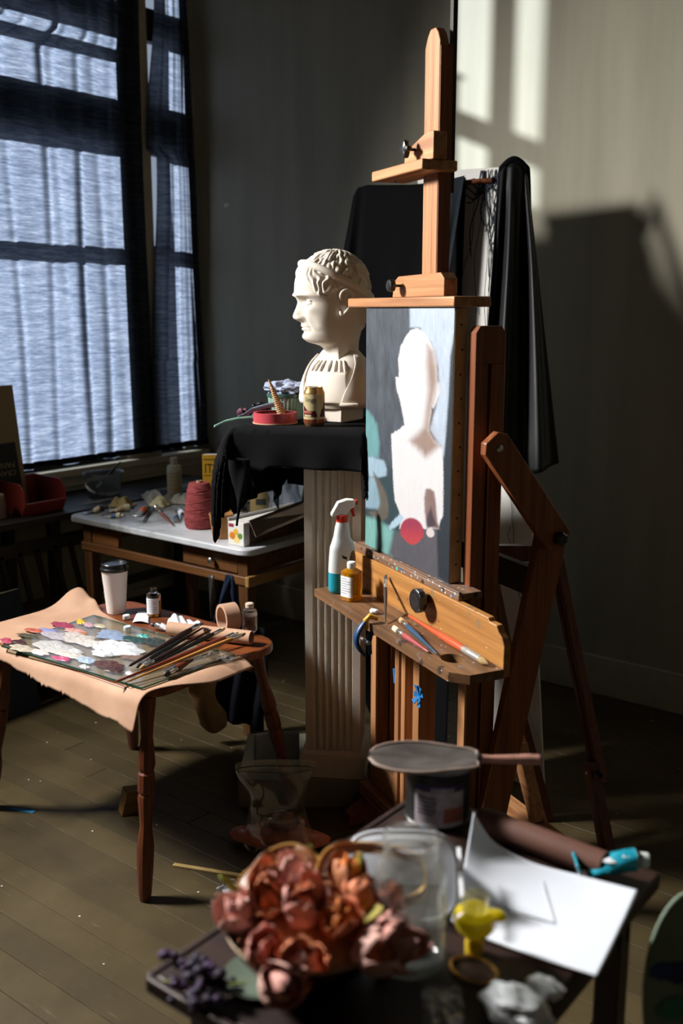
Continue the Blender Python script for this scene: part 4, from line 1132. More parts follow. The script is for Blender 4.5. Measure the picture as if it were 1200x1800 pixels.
# tray with a water-cup hole
def plate_with_hole(outer, hole, z0, z1):
    bm = bmesh.new()
    def loop(pts_):
        vs_ = [bm.verts.new((x_, y_, z1)) for x_, y_ in pts_]
        return [bm.edges.new((vs_[i], vs_[(i + 1) % len(vs_)])) for i in range(len(vs_))]
    ed = loop(outer) + loop(hole)
    r_ = bmesh.ops.triangle_fill(bm, use_beauty=True, edges=ed)
    fs_ = [f for f in r_['geom'] if isinstance(f, bmesh.types.BMFace)]
    ex = bmesh.ops.extrude_face_region(bm, geom=fs_)
    for v_ in [q for q in ex['geom'] if isinstance(q, bmesh.types.BMVert)]: v_.co.z = z0
    mb = MB(); bm.verts.ensure_lookup_table(); bm.verts.index_update()
    mb.add([tuple(v_.co) for v_ in bm.verts], [tuple(v_.index for v_ in f.verts) for f in bm.faces]); bm.free()
    return mb
hole = [(0.700 + 0.034 * math.cos(2 * PI * k / 28), 0.058 + 0.028 * math.sin(2 * PI * k / 28)) for k in range(28)][::-1]
plate_with_hole([(0, 0), (0.775, 0), (0.815, 0.035), (0.815, 0.128), (-0.012, 0.128)], hole, 0.757, 0.78).build('tray', WTRAY, es, smooth=30)
MB().prism([(-0.03, 0.757), (0.812, 0.757), (0.812, 0.835), (0.800, 0.853), (0.785, 0.862), (0.778, 0.876), (0.748, 0.876), (0.742, 0.885), (-0.03, 0.885)], 'Y', 0.128, 0.147).build('back_panel', WPANEL, es, bevel=0.002)
eb('canvas_ledge', WLEDGE, -0.03, 0.60, 0.134, 0.205, 0.885, 0.9035, 0.003)
eb('ledge_lip', WLEDGE, -0.03, 0.60, 0.134, 0.141, 0.9035, 0.909, 0.001)
kn = MB(); kn.lathe([(0.012, 0), (0.012, 0.014), (0.030, 0.016), (0.032, 0.022), (0.032, 0.034), (0.027, 0.038), (0.011, 0.036), (0.0, 0.035)], 48, (0.452, 0.128, 0.852), (0, -1, 0), fn=lambda a, z: 1 + (0.018 * math.cos(12 * a) if z > 0.015 else 0))
kn.build('tray_knob', BLACK_PLASTIC, es, smooth=50)

def upright(name, u0, u1):
    q = MB()
    q.box(u0, u1, 0.195, 0.232, 0.09, 1.47).box(u0, u1, 0.241, 0.282, 0.09, 1.47)
    q.prism([(0.195, 1.47), (0.282, 1.47), (0.282, 1.545), (0.270, 1.562), (0.207, 1.562), (0.195, 1.545)], 'X', u0, u1)
    q.box(u0 + 0.012, u1 - 0.012, 0.230, 0.243, 0.09, 1.47)
    return q.build(name, WDK, es, bevel=0.002)
upright('upright', 0.520, 0.553)
upright('upright', 0.006, 0.040)
for u0, u1 in ((0.520, 0.553), (0.006, 0.040)):
    eb('upright_facing', WZ, u0, u1, 0.189, 0.1949, 0.10, 0.755, 0.001)
# guide rails below the tray and the sliding mast
for u0, u1 in ((0.188, 0.212), (0.228, 0.252), (0.298, 0.333)):
    eb('guide_rail', WZ, u0, u1, 0.176, 0.214, 0.12, 0.757)
eb('guide_bridge', WX, 0.188, 0.333, 0.180, 0.21, 0.70, 0.74)
mz = MB()
mz.prism([(0.235, 0.13), (0.310, 0.13), (0.310, 2.268), (0.299, 2.290), (0.286, 2.303), (0.262, 2.303), (0.247, 2.288), (0.235, 2.262)], 'Y', 0.220, 0.246)
mz.build('mast', WZ, es, bevel=0.002)
eb('mast_side', WDK, 0.3102, 0.3125, 0.222, 0.258, 0.90, 2.255, 0.0)
eb('mast_back', WDK, 0.240, 0.310, 0.2465, 0.258, 0.90, 2.262, 0.001)
eb('mast_rod', DARKWOOD, 0.292, 0.308, 0.2585, 0.272, 1.9, 2.75, 0.001)
# lower clamp head on the canvas
MB().prism([(0.142, 1.634), (0.421, 1.634), (0.421, 1.678), (0.400, 1.694), (0.175, 1.690), (0.150, 1.676)], 'Y', 0.180, 0.2195).build('clamp_block', WX, es, bevel=0.002)
MB().prism([(0.150, 1.6075), (0.258, 1.6075), (0.258, 1.6335), (0.150, 1.6335)], 'X', -0.085, 0.520).build('clamp_bar', WX, es, bevel=0.004)
def knob(name, u, v, z, r, lobes, parent=es):
    q = MB()
    q.lathe([(0.004, 0), (0.004, 0.02)], 10, (u, v, z), (0, -1, 0))
    q.lathe([(0.008, 0.018), (r, 0.022), (r * 1.05, 0.030), (r * 0.95, 0.036), (r * 0.4, 0.038)], 40, (u, v, z), (0, -1, 0), fn=lambda a, zz_: 1 + (0.28 * math.cos(lobes * a) if lobes else 0))
    return q.build(name, BLACK_PLASTIC, parent, smooth=50)
knob('clamp_knob', 0.188, 0.180, 1.665, 0.016, 0)
# upper clamp head
MB().prism([(0.200, 1.975), (0.355, 1.975), (0.355, 2.042), (0.325, 2.046), (0.207, 2.010)], 'Y', 0.180, 0.2195).build('clamp_block', WX, es, bevel=0.002)
MB().prism([(0.150, 1.948), (0.255, 1.948), (0.255, 1.9745), (0.150, 1.9745)], 'X', 0.068, 0.352).build('clamp_bar', WX, es, bevel=0.004)
MB().lathe([(0.006, 0), (0.006, 0.006)], 12, (0.12, 0.20, 1.942), (0, 0, 1)).build('bar_bolt', STEEL, es)
knob('star_knob', 0.262, 0.180, 2.008, 0.017, 4)
# base
eb('front_beam', WX, -0.012, 0.575, 0.160, 0.215, 0.075, 0.118)
eb('beam_batten', WX, 0.045, 0.187, 0.185, 0.207, 0.125, 0.205)
MB().box(0.075, 0.165, 0.157, 0.1605, 0.092, 0.104).build('brass_latch', BRASS, es, bevel=0.001)
for u0 in (0.0, 0.520):
    MB().prism([(0.09, 0.0), (0.64, 0.0), (0.64, 0.04), (0.60, 0.055), (0.25, 0.074), (0.17, 0.074), (0.10, 0.035)], 'X', u0, u0 + 0.045).build('side_runner', WDK, es, bevel=0.003)
eb('rear_beam', WX, -0.01, 0.575, 0.53, 0.575, 0.056, 0.095)
MB().bar((0.30, 0.55, 0.30), (0.41, 0.55, 0.095), 0.035, 0.04, (0, 1, 0)).build('rear_brace', WX, es, bevel=0.002)
# folding tilt arms on both outer sides
for u0, s in ((0.5575, 1), (0.0015, -1)):
    ua, ub = (u0, u0 + 0.026) if s > 0 else (u0 - 0.026, u0)
    MB().prism([(0.385, 1.035), (0.425, 1.075), (0.472, 1.035), (0.470, 0.99), (0.276, 0.075), (0.190, 0.075), (0.373, 0.96)], 'X', ua, ub).build('tilt_strut', WDK, es, bevel=0.003)
    ua, ub = (u0 + 0.0265, u0 + 0.052) if s > 0 else (u0 - 0.052, u0 - 0.0265)
    d = Vector((0.421 - 0.235, 1.025 - 1.266)); L_ = d.length; d /= L_; nn = Vector((-d.y, d.x)); w_ = 0.040
    p0 = Vector((0.235, 1.266)) - d * 0.035; p1 = Vector((0.421, 1.025)) + d * 0.035
    poly = [p0 - nn * w_ * 0.55, p0 - nn * w_ + d * 0.022, p1 - nn * w_ - d * 0.02, p1 - nn * w_ * 0.4, p1 + nn * w_ * 0.4, p1 + nn * w_ - d * 0.02, p0 + nn * w_ + d * 0.022, p0 + nn * w_ * 0.55]
    MB().prism([(p.x, p.y) for p in poly], 'X', ua, ub).build('tilt_arm', WDK, es, bevel=0.003)
    uo = ub if s > 0 else ua
    MB().lathe([(0.009, 0), (0.009, 0.003), (0.005, 0.006)], 16, (uo, 0.235, 1.266), (s, 0, 0)).build('pivot_bolt', STEEL, es)
    MB().lathe([(0.007, 0), (0.016, 0.004), (0.018, 0.016), (0.012, 0.022)], 30, (uo, 0.425, 1.022), (s, 0, 0), fn=lambda a, z: 1 + 0.12 * math.cos(6 * a)).build('elbow_knob', BLACK_PLASTIC, es)
eb('strut_tie', wood('dark_tie_wood', hexc('1d120b'), hexc('33200f'), 'X', 50), 0.003, 0.556, 0.400, 0.425, 0.845, 0.925)
# twist of blue tape on the right guide rail
BLUETP = mat('blue_tape', hexc('1f6fae'), 0.5, var=0.1)
tp = MB()
for k in range(9):
    a_ = 2 * PI * k / 9 + 0.3
    tp.bar((0.345, 0.172, 0.535), (0.345 + 0.020 * math.cos(a_), 0.172 - 0.006 * (k % 3), 0.535 + 0.034 * math.sin(a_)), 0.006, 0.003, (0, 1, 0), 0.016)
tag(tp.build('tape_wad', BLUETP, loc=EO, rot=(0, 0, ERZ)), 'crumpled strip of blue tape stuck to the easel guide rail', 'tape')
MB().bar((0.183, 0.180, 0.515), (0.184, 0.176, 0.56), 0.012, 0.003, (0, 1, 0)).build('tape_end', BLUETP, bpy.data.objects['tape_wad'])

# ------------------------------------------------------------------ portrait canvas
cv = thing('portrait_canvas', 'tall unfinished oil portrait of a white bust standing on the easel ledge', 'canvas', EO, rz=ERZ)
CU0, CU1, CV0, CZ0, CZ1 = 0.020, 0.508, 0.160, 0.9045, 1.606
RAW = mat('raw_canvas_edge', hexc('b39d76'), 0.85, var=0.15, vscale=25, bump=0.3, bscale=500)
box_part('stretched_canvas', RAW, cv, CU0, CU1, CV0 + 0.001, CV0 + 0.038, CZ0, CZ1, 0.003)
for k in range(11):
    MB().lathe([(0.003, 0), (0.003, 0.001)], 8, (CU1, CV0 + 0.02 + 0.004 * (k % 2), CZ0 + 0.05 + 0.061 * k), (1, 0, 0)).build('tack', mat('rusty_tack' if k == 0 else 'rusty_tack', hexc('3a2f22'), 0.5, metal=0.5, var=0), cv) if k == 0 else None
tk = [o for o in cv.children if o.name.startswith('tack')][0]
for k in range(1, 11):
    c = tk.copy(); COL.objects.link(c); c.parent = cv; c.location = (0, 0.004 * (k % 2), 0.061 * k)

def inpoly(x_, y_, poly):
    """signed distance (negative inside)"""
    ins = False; dmin = 1e9; n_ = len(poly)
    for i in range(n_):
        ax_, ay_ = poly[i]; bx_, by_ = poly[(i + 1) % n_]
        if (ay_ > y_) != (by_ > y_) and x_ < (bx_ - ax_) * (y_ - ay_) / (by_ - ay_) + ax_: ins = not ins
        ex, ey = bx_ - ax_, by_ - ay_; t_ = clamp(((x_ - ax_) * ex + (y_ - ay_) * ey) / (ex * ex + ey * ey + 1e-9))
        dmin = min(dmin, math.hypot(x_ - ax_ - ex * t_, y_ - ay_ - ey * t_))
    return -dmin if ins else dmin
P_HEAD = [(727, 577), (738, 573), (750, 577), (760, 590), (768, 607), (773, 632), (774, 664), (777, 668), (777, 685), (770, 704), (765, 712), (762, 709), (761, 722), (757, 745), (757, 753), (763, 766), (774, 776), (779, 786), (780, 810), (779, 860), (777, 905), (772, 915), (768, 930), (700, 935), (703, 915), (699, 898), (693, 882), (691, 850), (690, 800), (689, 762), (697, 756), (705, 752), (713, 744), (712, 735), (708, 712), (706, 700), (700, 680), (699, 658), (705, 660), (705, 645), (704, 628), (709, 606), (717, 590)]
P_SHADE = [(757, 600), (768, 612), (773, 640), (774, 664), (768, 690), (762, 712), (757, 750), (768, 770), (775, 778), (750, 800), (722, 772), (735, 760), (748, 745), (752, 715), (757, 680), (755, 640)]
P_LIGHT = [(727, 535), (809, 535), (807, 575), (800, 620), (795, 680), (788, 760), (783, 800), (776, 790), (770, 770), (758, 750), (775, 690), (776, 640), (765, 598), (745, 572), (727, 572)]
P_EDGE = [(809, 560), (806, 585), (798, 620), (793, 690), (786, 760), (781, 800), (779, 850), (775, 910), (765, 930), (765, 1020), (786, 1034), (812, 700)]
P_TEAL1 = [(630, 715), (650, 722), (664, 745), (668, 780), (666, 806), (630, 806)]
P_POT = [(630, 804), (660, 806), (676, 812), (680, 826), (679, 838), (668, 842), (630, 842)]
P_POT2 = [(630, 842), (662, 842), (668, 880), (668, 902), (630, 900)]
P_FEA = [(656, 832), (668, 850), (678, 870), (682, 895), (680, 915), (672, 922), (655, 918), (645, 908), (662, 905), (668, 890), (664, 865), (658, 845)]
P_TEAL2 = [(630, 915), (660, 920), (676, 930), (690, 940), (690, 955), (688, 990), (630, 972)]
P_GRND = [(690, 945), (705, 935), (768, 930), (775, 905), (790, 1040), (680, 985)]
P_BAND = [(681, 931), (690, 920), (702, 908), (708, 912), (704, 922), (692, 934), (683, 939)]
P_SHELL = [(748, 858), (755, 856), (763, 862), (765, 880), (767, 915), (771, 930), (762, 930), (748, 925), (745, 900), (745, 875)]
P_SHELL2 = [(752, 900), (757, 890), (760, 905), (766, 925), (748, 930), (748, 915)]
LAYERS = [  # (outline, colour, softness in template units)
    (P_LIGHT, hexc('97a2b0'), 3), (P_TEAL1, hexc('568083'), 4), (P_POT, hexc('7f95a4'), 3), (P_POT2, hexc('708896'), 4), (P_FEA, hexc('504a42'), 3),
    (P_TEAL2, hexc('638f8b'), 6), (P_GRND, hexc('46454c'), 5), (P_EDGE, hexc('1c242c'), 3), (P_HEAD, hexc('b7b5b7'), 1.2), (P_SHADE, hexc('7d6a61'), 9),
    (P_BAND, hexc('8da2b2'), 2), (P_SHELL, hexc('6d5955'), 2.5), (P_SHELL2, hexc('3a2f38'), 3)]
BOX = [(min(p[0] for p in pl_) - 14, max(p[0] for p in pl_) + 14, min(p[1] for p in pl_) - 14, max(p[1] for p in pl_) + 14) for pl_, _, _ in LAYERS]
def paint_col(x_, y_):
    n1 = noise.noise(Vector((x_ * 0.09, y_ * 0.022, 1))); n2 = noise.noise(Vector((x_ * 0.35, y_ * 0.05, 7))); n3 = noise.noise(Vector((x_ * 0.9, y_ * 0.35, 3)))
    base = Vector(hexc('3a4048')) * (1 + 0.45 * n1 + 0.30 * n2)
    if y_ > 800: base = base.lerp(Vector(hexc('22343a')), sstep(800, 850, y_))
    c = base
    for (poly, col, soft), bx in zip(LAYERS, BOX):
        if not (bx[0] < x_ < bx[1] and bx[2] < y_ < bx[3]): continue
        d_ = inpoly(x_ + 1.2 * n3, y_ + 2.0 * n2, poly)
        a = sstep(soft, -soft, d_)
        if a > 0:
            amp = 0.04 if poly is P_HEAD else 0.14
            c = c.lerp(Vector(col) * (1 + amp * n2 + amp * 0.7 * n1), a)
    d_ = math.hypot((x_ - 722) / 20.5, (y_ - 938) / 25.0)
    if y_ > 950: d_ *= 1 + 0.006 * abs(x_ - 722)
    a = sstep(1.08, 0.92, d_)
    if a > 0:
        ap_ = Vector(hexc('80293f')).lerp(Vector(hexc('9a3238')), sstep(920, 960, y_)).lerp(Vector(hexc('7a2a44')), 0.7 * gauss(math.hypot(x_ - 720, y_ - 924), 6))
        c = c.lerp(ap_ * (1 + 0.12 * n2), a)
    a = sstep(1.15, 0.85, math.hypot((x_ - 754) / 7, (y_ - 938) / 8.5))
    if a > 0: c = c.lerp(Vector(hexc('b0a8a9')), a)
    return (clamp(c.x), clamp(c.y), clamp(c.z), 1)
NXP, NYP = 132, 264
me = bpy.data.meshes.new('painted_face')
vv = []; cols = []
for j in range(NYP):
    t_ = j / (NYP - 1)
    for i in range(NXP):
        s_ = i / (NXP - 1)
        vv.append((lerp(CU0 + 0.001, CU1 - 0.001, s_), CV0, lerp(CZ0 + 0.001, CZ1 - 0.001, t_)))
        f_ = s_ / ((1 - s_) * 1.16 + s_)
        xl, xr = lerp(640, 648, t_), lerp(783, 808, t_)
        yb_t, yt_t = lerp(970, 1030, f_), lerp(540, 537, f_)
        cols.append(paint_col(lerp(xl, xr, f_), lerp(yb_t, yt_t, t_)))
ff = [(j * NXP + i, j * NXP + i + 1, (j + 1) * NXP + i + 1, (j + 1) * NXP + i) for j in range(NYP - 1) for i in range(NXP - 1)]
me.from_pydata(vv, [], ff)
ca = me.color_attributes.new('Col', 'FLOAT_COLOR', 'POINT')
ca.data.foreach_set('color', [q for c in cols for q in c])
me.materials.append(vcol_mat('oil_paint', 0.55, 0.25, 260, 0.35))
pf = bpy.data.objects.new('painted_face', me); COL.objects.link(pf); pf.parent = cv

# ------------------------------------------------------------------ on the tray (easel coordinates)
def on_tray(u, v, z=0.781):
    c_, s_ = math.cos(ERZ), math.sin(ERZ)
    return (EO.x + u * c_ - v * s_, EO.y + u * s_ + v * c_, z)
sb = thing('spray_bottle', 'white trigger spray bottle with red trigger and turquoise liquid on the tray', 'spray bottle', on_tray(0.066, 0.062), rz=YAW + math.radians(8))
BOTW = mat('translucent_white_plastic', hexc('cfd6d6'), 0.4, var=0.03)
TURQ = mat('turquoise_liquid', hexc('1f8fa3'), 0.35, var=0.06)
REDT = mat('red_trigger_plastic', hexc('c43320'), 0.4, var=0.03)
def botsec(prof, n=36):
    def fn(u, w):
        z_ = lerp(prof[0][0], prof[-1][0], w)
        hw0 = interp([(p[0], p[1]) for p in prof], z_); hw1 = interp([(p[0], p[2]) for p in prof], z_); dpt = interp([(p[0], p[3]) for p in prof], z_)
        a = u * 2 * PI; c_ = math.cos(a); s_ = math.sin(a)
        return ((hw1 if c_ > 0 else hw0) * (abs(c_) ** 0.7) * (1 if c_ > 0 else -1), dpt * (abs(s_) ** 0.7) * (1 if s_ > 0 else -1), z_)
    return fn
BP = [(0.0, 0.036, 0.030, 0.024), (0.006, 0.041, 0.036, 0.028), (0.062, 0.041, 0.038, 0.029)]
BP2 = [(0.0622, 0.0408, 0.038, 0.029), (0.10, 0.039, 0.038, 0.028), (0.135, 0.036, 0.037, 0.027), (0.150, 0.031, 0.034, 0.025), (0.165, 0.026, 0.024, 0.022), (0.195, 0.021, 0.020, 0.019), (0.212, 0.017, 0.017, 0.016)]
lq = MB().grid(botsec(BP), 40, 14, wrap_u=True); n_ = 40
lq.add([botsec(BP)(i / 40, 0) for i in range(40)], [tuple(range(40))]); lq.build('liquid_section', TURQ, sb, smooth=60)
# upper bottle with the pierced finger grip
MB().grid(botsec(BP2), 40, 40, wrap_u=True).build('bottle_body', BOTW, sb, smooth=60)
MB().sphere((0.026, -0.012, 0.098), 0.02, 20, 14, (0.62, 0.95, 1.9)).build('finger_recess', mat('amber_label_print', hexc('8a6a48'), 0.5, var=0.35, vscale=90), sb)
MB().lathe([(0.018, 0.2125), (0.0185, 0.215), (0.0185, 0.232), (0.016, 0.234)], 28).build('collar', REDT, sb)
MB().prism([(-0.016, 0.2325), (0.012, 0.2325), (0.018, 0.247), (0.034, 0.258), (0.038, 0.272), (0.034, 0.278), (0.012, 0.280), (-0.014, 0.272), (-0.034, 0.236), (-0.032, 0.228), (-0.018, 0.232)], 'Y', -0.013, 0.013).build('spray_head', mat('white_plastic', hexc('e6e2da'), 0.35, var=0.02), sb, bevel=0.003)
MB().prism([(0.0355, 0.262), (0.045, 0.263), (0.045, 0.276), (0.0355, 0.276)], 'Y', -0.009, 0.009).build('nozzle', REDT, sb, bevel=0.002)
MB().prism([(0.022, 0.250), (0.033, 0.257), (0.036, 0.240), (0.038, 0.228), (0.031, 0.227), (0.027, 0.238)], 'Y', -0.006, 0.006).build('trigger', REDT, sb, bevel=0.002)
MB().prism([(-0.006, 0.118), (0.010, 0.112), (0.010, 0.104), (-0.002, 0.108)], 'Y', -0.0290, -0.0275).build('dark_mark', INK, sb)

AMB = glassy('amber_oil', hexc('e8a21c'), 0.03, 1.4, 0.75)
def oil_bottle(name, label, loc, rz, r, h, oil, squarish=False, lab=True, fill=1.0, body=None, cap=None):
    t = thing(name, label, 'bottle', loc, rz=rz)
    ex = 0.55 if squarish else 1.0
    def sec(z0, z1, rr0, rr1, nm, m, n=8):
        def fn(u, w):
            a = u * 2 * PI; c_, s_ = math.cos(a), math.sin(a); rr_ = lerp(rr0, rr1, w)
            return (rr_ * abs(c_) ** ex * (1 if c_ > 0 else -1), rr_ * abs(s_) ** ex * (1 if s_ > 0 else -1), lerp(z0, z1, w))
        q = MB().grid(fn, 40, n, wrap_u=True)
        q.add([fn(i / 40, 0) for i in range(40)], [tuple(range(40))]); q.add([fn(i / 40, 1) for i in range(40)], [tuple(range(40))])
        return q.build(nm, m, t, smooth=40)
    hs = h * 0.74
    sec(0.001, hs * fill, r, r, 'oil', oil)
    if fill < 1: sec(hs * fill + 0.0005, hs, r, r, 'clear_wall', CLEAR_GLASS)
    sec(hs + 0.0005, h * 0.83, r * 0.98, r * 0.50, 'shoulder', oil if fill >= 1 else CLEAR_GLASS)
    MB().lathe([(r * 0.44, h * 0.83), (r * 0.44, h * 0.86), (r * 0.50, h * 0.865), (r * 0.50, h * 0.975), (r * 0.42, h)], 24).build('neck', cap or BOTW, t)
    if lab:
        q = MB()
        def lf(u, w):
            a = lerp(-1.15, 0.95, u) - PI / 2; c_, s_ = math.cos(a), math.sin(a); rr_ = r * 1.015
            return (rr_ * abs(c_) ** ex * (1 if c_ > 0 else -1), rr_ * abs(s_) ** ex * (1 if s_ > 0 else -1), lerp(hs * 0.14, hs * 0.88, w))
        q.grid(lf, 24, 2); q.build('paper_label', WHITE_PAPER, t, smooth=40)
        for k in range(7):
            q = MB()
            def lk(u, w, k=k):
                x_, y_, z_ = lf(lerp(0.15, 0.85 if k % 3 else 0.6, u), 0); return (x_ * 1.008, y_ * 1.008, hs * (0.78 - 0.085 * k) + hs * 0.02 * w)
            q.grid(lk, 14, 2); q.build('printed_line', mat('grey_print', hexc('77736e'), 0.6, var=0) if k == 0 and 'grey_print' not in bpy.data.materials else bpy.data.materials['grey_print'], t, smooth=0)
    return t
oil_bottle('oil_bottle', 'square amber oil bottle with white label beside the spray bottle', on_tray(0.150, 0.052), ERZ + math.radians(20), 0.026, 0.112, AMB, True, True, 1.0)
# brushes and scraps on the tray
WHITEBR = mat('cream_bristle', hexc('d8c9a0'), 0.7, var=0.15, vscale=200)
PINKH = mat('rose_handle', hexc('a04a4c'), 0.35, var=0.08); BLUEH = mat('slate_blue_handle', hexc('2f4a63'), 0.35, var=0.08); ORH = mat('orange_red_handle', hexc('b8502c'), 0.35, var=0.1)
DKM = mat('dark_mixing_handle', hexc('3b2c22'), 0.45, var=0.1)
brush('rose handled flat brush lying along the tray front', on_tray(0.650, 0.020, 0.786), on_tray(0.447, 0.030, 0.787), 0.0065, PINKH, WHITEBR, 'flat', 0.030)
brush('slate blue handled brush across the middle of the tray', on_tray(0.672, 0.030, 0.787), on_tray(0.395, 0.078, 0.789), 0.0065, BLUEH, HOG, 'flat', 0.028)
brush('thick orange red brush near the tray right end', on_tray(0.380, 0.112, 0.790), on_tray(0.790, 0.100, 0.789), 0.0095, ORH, HOG, 'round', 0.034, 0.075, ferr=mat('pale_tin_ferrule', hexc('a9a6a0'), 0.35, metal=0.5, var=0.2))
brush('dark slim brush leaning up against the easel panel', on_tray(0.395, 0.035, 0.785), on_tray(0.235, 0.118, 0.865), 0.005, DKM, DKT, 'flat', 0.02)
def lump(name, label, cat, loc, r, s, m, seed):
    return tag(crumple((0, 0, r * s[2] * 0.9), r, s, seed, 0.2, 2, 16, 10).build(name, m, loc=loc), label, cat)
lump('eraser_crumb', 'small white eraser crumb on the tray behind the clamp', 'eraser', on_tray(0.300, 0.050), 0.013, (1.2, 0.8, 0.55), BOTW, 3)
# spring clamp on the tray's front edge
cl = thing('spring_clamp', 'blue and yellow spring clamp gripping the front of the easel tray', 'clamp', on_tray(0.372, 0.0, 0.0), rz=ERZ)
CLB = mat('navy_blue_plastic', hexc('1c3f6a'), 0.4, var=0.05); CLY = mat('yellow_plastic', hexc('c99a2c'), 0.4, var=0.05)
arc = [(0, -0.012 - 0.028 * math.sin(PI * k / 12), 0.79 - 0.100 * k / 12) for k in range(13)]
MB().tube(arc, [0.007, 0.009, 0.0105, 0.011, 0.0115, 0.0115, 0.0115, 0.011, 0.0105, 0.010, 0.009, 0.008, 0.006], 10, flat=0.6).build('clamp_arm', CLB, cl, smooth=60)
MB().tube([(0.014, -0.006, 0.700), (0.014, -0.010, 0.735), (0.014, -0.004, 0.756), (0.014, 0.012, 0.7555)], [0.006, 0.008, 0.008, 0.006], 10).build('lower_jaw', CLB, cl, smooth=60)
MB().tube([(0.0, -0.010, 0.765), (0.0, -0.012, 0.790), (0.0, 0.0, 0.800), (0.0, 0.022, 0.790)], [0.006, 0.008, 0.008, 0.006], 10).build('yellow_jaw', CLY, cl, smooth=60)
MB().lathe([(0.006, -0.013), (0.006, 0.027)], 12, (0, -0.016, 0.735), (1, 0, 0)).build('pivot', STEEL, cl)
# ------------------------------------------------------------------ tall white panel, second easel and black drapes behind
def deeper(pts_, k): return [(x_ * k, y_ * k, 1.6 + (z_ - 1.6) * k) for x_, y_, z_ in pts_]
PANELW = mat('white_gessoed_board', hexc('e2e0da'), 0.7, var=0.06, vscale=6)
def slab(name, quad, thick, m, label, cat):
    a, b, c, d = [Vector(p) for p in quad]; n = (b - a).cross(d - a).normalized() * thick
    return tag(MB().add([a, b, c, d, a + n, b + n, c + n, d + n], [(0, 1, 2, 3), (7, 6, 5, 4), (0, 4, 5, 1), (1, 5, 6, 2), (2, 6, 7, 3), (3, 7, 4, 0)]).build(name, m, bevel=0.002), label, cat)
pn = thing('gesso_board', 'tall white panel with hairline cracks leaning behind the easel', 'panel')
_q = [Vector(p) for p in ((-1.60, 2.875, 0.002), (-1.385, 2.890, 0.002), (-1.857, 3.415, 2.118), (-2.25, 3.350, 2.12))]
_n = (_q[1] - _q[0]).cross(_q[3] - _q[0]).normalized()
if _n.y > 0: _n = -_n
q = MB(); back = [p - _n * 0.012 for p in _q]
q.add(_q + back, [(0, 1, 2, 3), (7, 6, 5, 4), (0, 4, 5, 1), (1, 5, 6, 2), (2, 6, 7, 3), (3, 7, 4, 0)]); q.build('board', PANELW, pn)
def on_panel(s, t, off=0.0015): return _q[0].lerp(_q[1], s).lerp(_q[3].lerp(_q[2], s), t) + _n * off
CHAR = mat('charcoal_line', hexc('3a3834'), 0.9, var=0)
for s0, t0, t1, k in ((0.74, 0.56, 0.36, 1), (0.70, 0.40, 0.30, 2), (0.80, 0.36, 0.27, 3)):
    MB().tube([on_panel(s0 + 0.02 * math.sin(9 * i / 12 * k + k) + 0.012 * math.sin(23 * i / 12), lerp(t0, t1, i / 12)) for i in range(13)], 0.0011, 5).build('charcoal_line', CHAR, pn)
MB().grid(lambda u, w: on_panel(0.72 + 0.26 * u, 0.105 - 0.030 * u + 0.03 * w, 0.004 + 0.05 * (u ** 2) * w), 10, 8).build('curled_paper', WHITE_PAPER, pn, smooth=180, thick=0.001)

# second easel: only its sliding legs and crossbar show
e2 = thing('tripod_easel', 'brown tripod easel with sliding legs standing behind the studio easel', 'easel')
WLEG = wood('red_brown_leg_wood', hexc('43200f'), hexc('74401f'), 'Z', 60, 0.4)
foot = Vector((-1.045, 2.635, 0.0)); top = Vector((-1.345, 2.765, 0.86)); up_ = (0.5, 0.86, 0)
mid = foot.lerp(top, 0.30)
MB().bar(foot, mid, 0.040, 0.034, up_).build('leg_slider', WLEG, e2, bevel=0.002)
d_ = (top - foot).normalized(); sd = Vector((0.86, -0.5, 0))
m0 = foot.lerp(top, 0.20)
for k in (-1, 1):
    MB().bar(mid - d_ * 0.06 + sd * 0.014 * k + Vector((0.012, 0.02, 0)), top + sd * 0.014 * k + Vector((0.012, 0.02, 0)), 0.018, 0.030, up_).build('leg', WLEG, e2, bevel=0.002)
MB().lathe([(0.005, 0), (0.005, 0.003)], 10, mid - d_ * 0.03 - Vector((0.5, 0.86, 0)) * 0.017, (-0.5, -0.86, 0)).build('leg_bolt', STEEL, e2)
MB().lathe([(0.006, 0), (0.013, 0.006), (0.013, 0.018), (0.008, 0.024)], 24, mid - d_ * 0.02 + sd * 0.026, (0.86, -0.5, 0), fn=lambda a, z: 1 + 0.15 * math.cos(5 * a)).build('leg_knob', BLACK_PLASTIC, e2)
MB().bar((-1.72, 2.49, 0.86), (-1.335, 2.775, 0.86), 0.03, 0.05).build('crossbar', WLEG, e2, bevel=0.002)
f2 = Vector((-1.80, 2.43, 0)) + Vector((-0.16, 0.16, 0)) * 0
MB().bar((-1.745, 2.625, 0.0), (-1.70, 2.52, 0.86), 0.036, 0.03).build('leg', WLEG, e2, bevel=0.002)
lf0, lf1 = Vector((-1.285, 2.715, 0.0)), Vector((-1.375, 2.665, 0.36))
MB().bar(lf0, lf1, 0.034, 0.03, (0.3, 0.9, 0)).build('leg', WLEG, e2, bevel=0.002)
MB().bar(lf1, (-1.48, 2.63, 0.84), 0.034, 0.03, (0.3, 0.9, 0)).build('leg', WLEG, e2, bevel=0.002)
MB().lathe([(0.006, 0), (0.015, 0.006), (0.015, 0.018), (0.008, 0.024)], 24, lf1 + Vector((0.014, -0.01, -0.02)), (0.7, -0.5, 0)).build('leg_knob', BLACK_PLASTIC, e2)

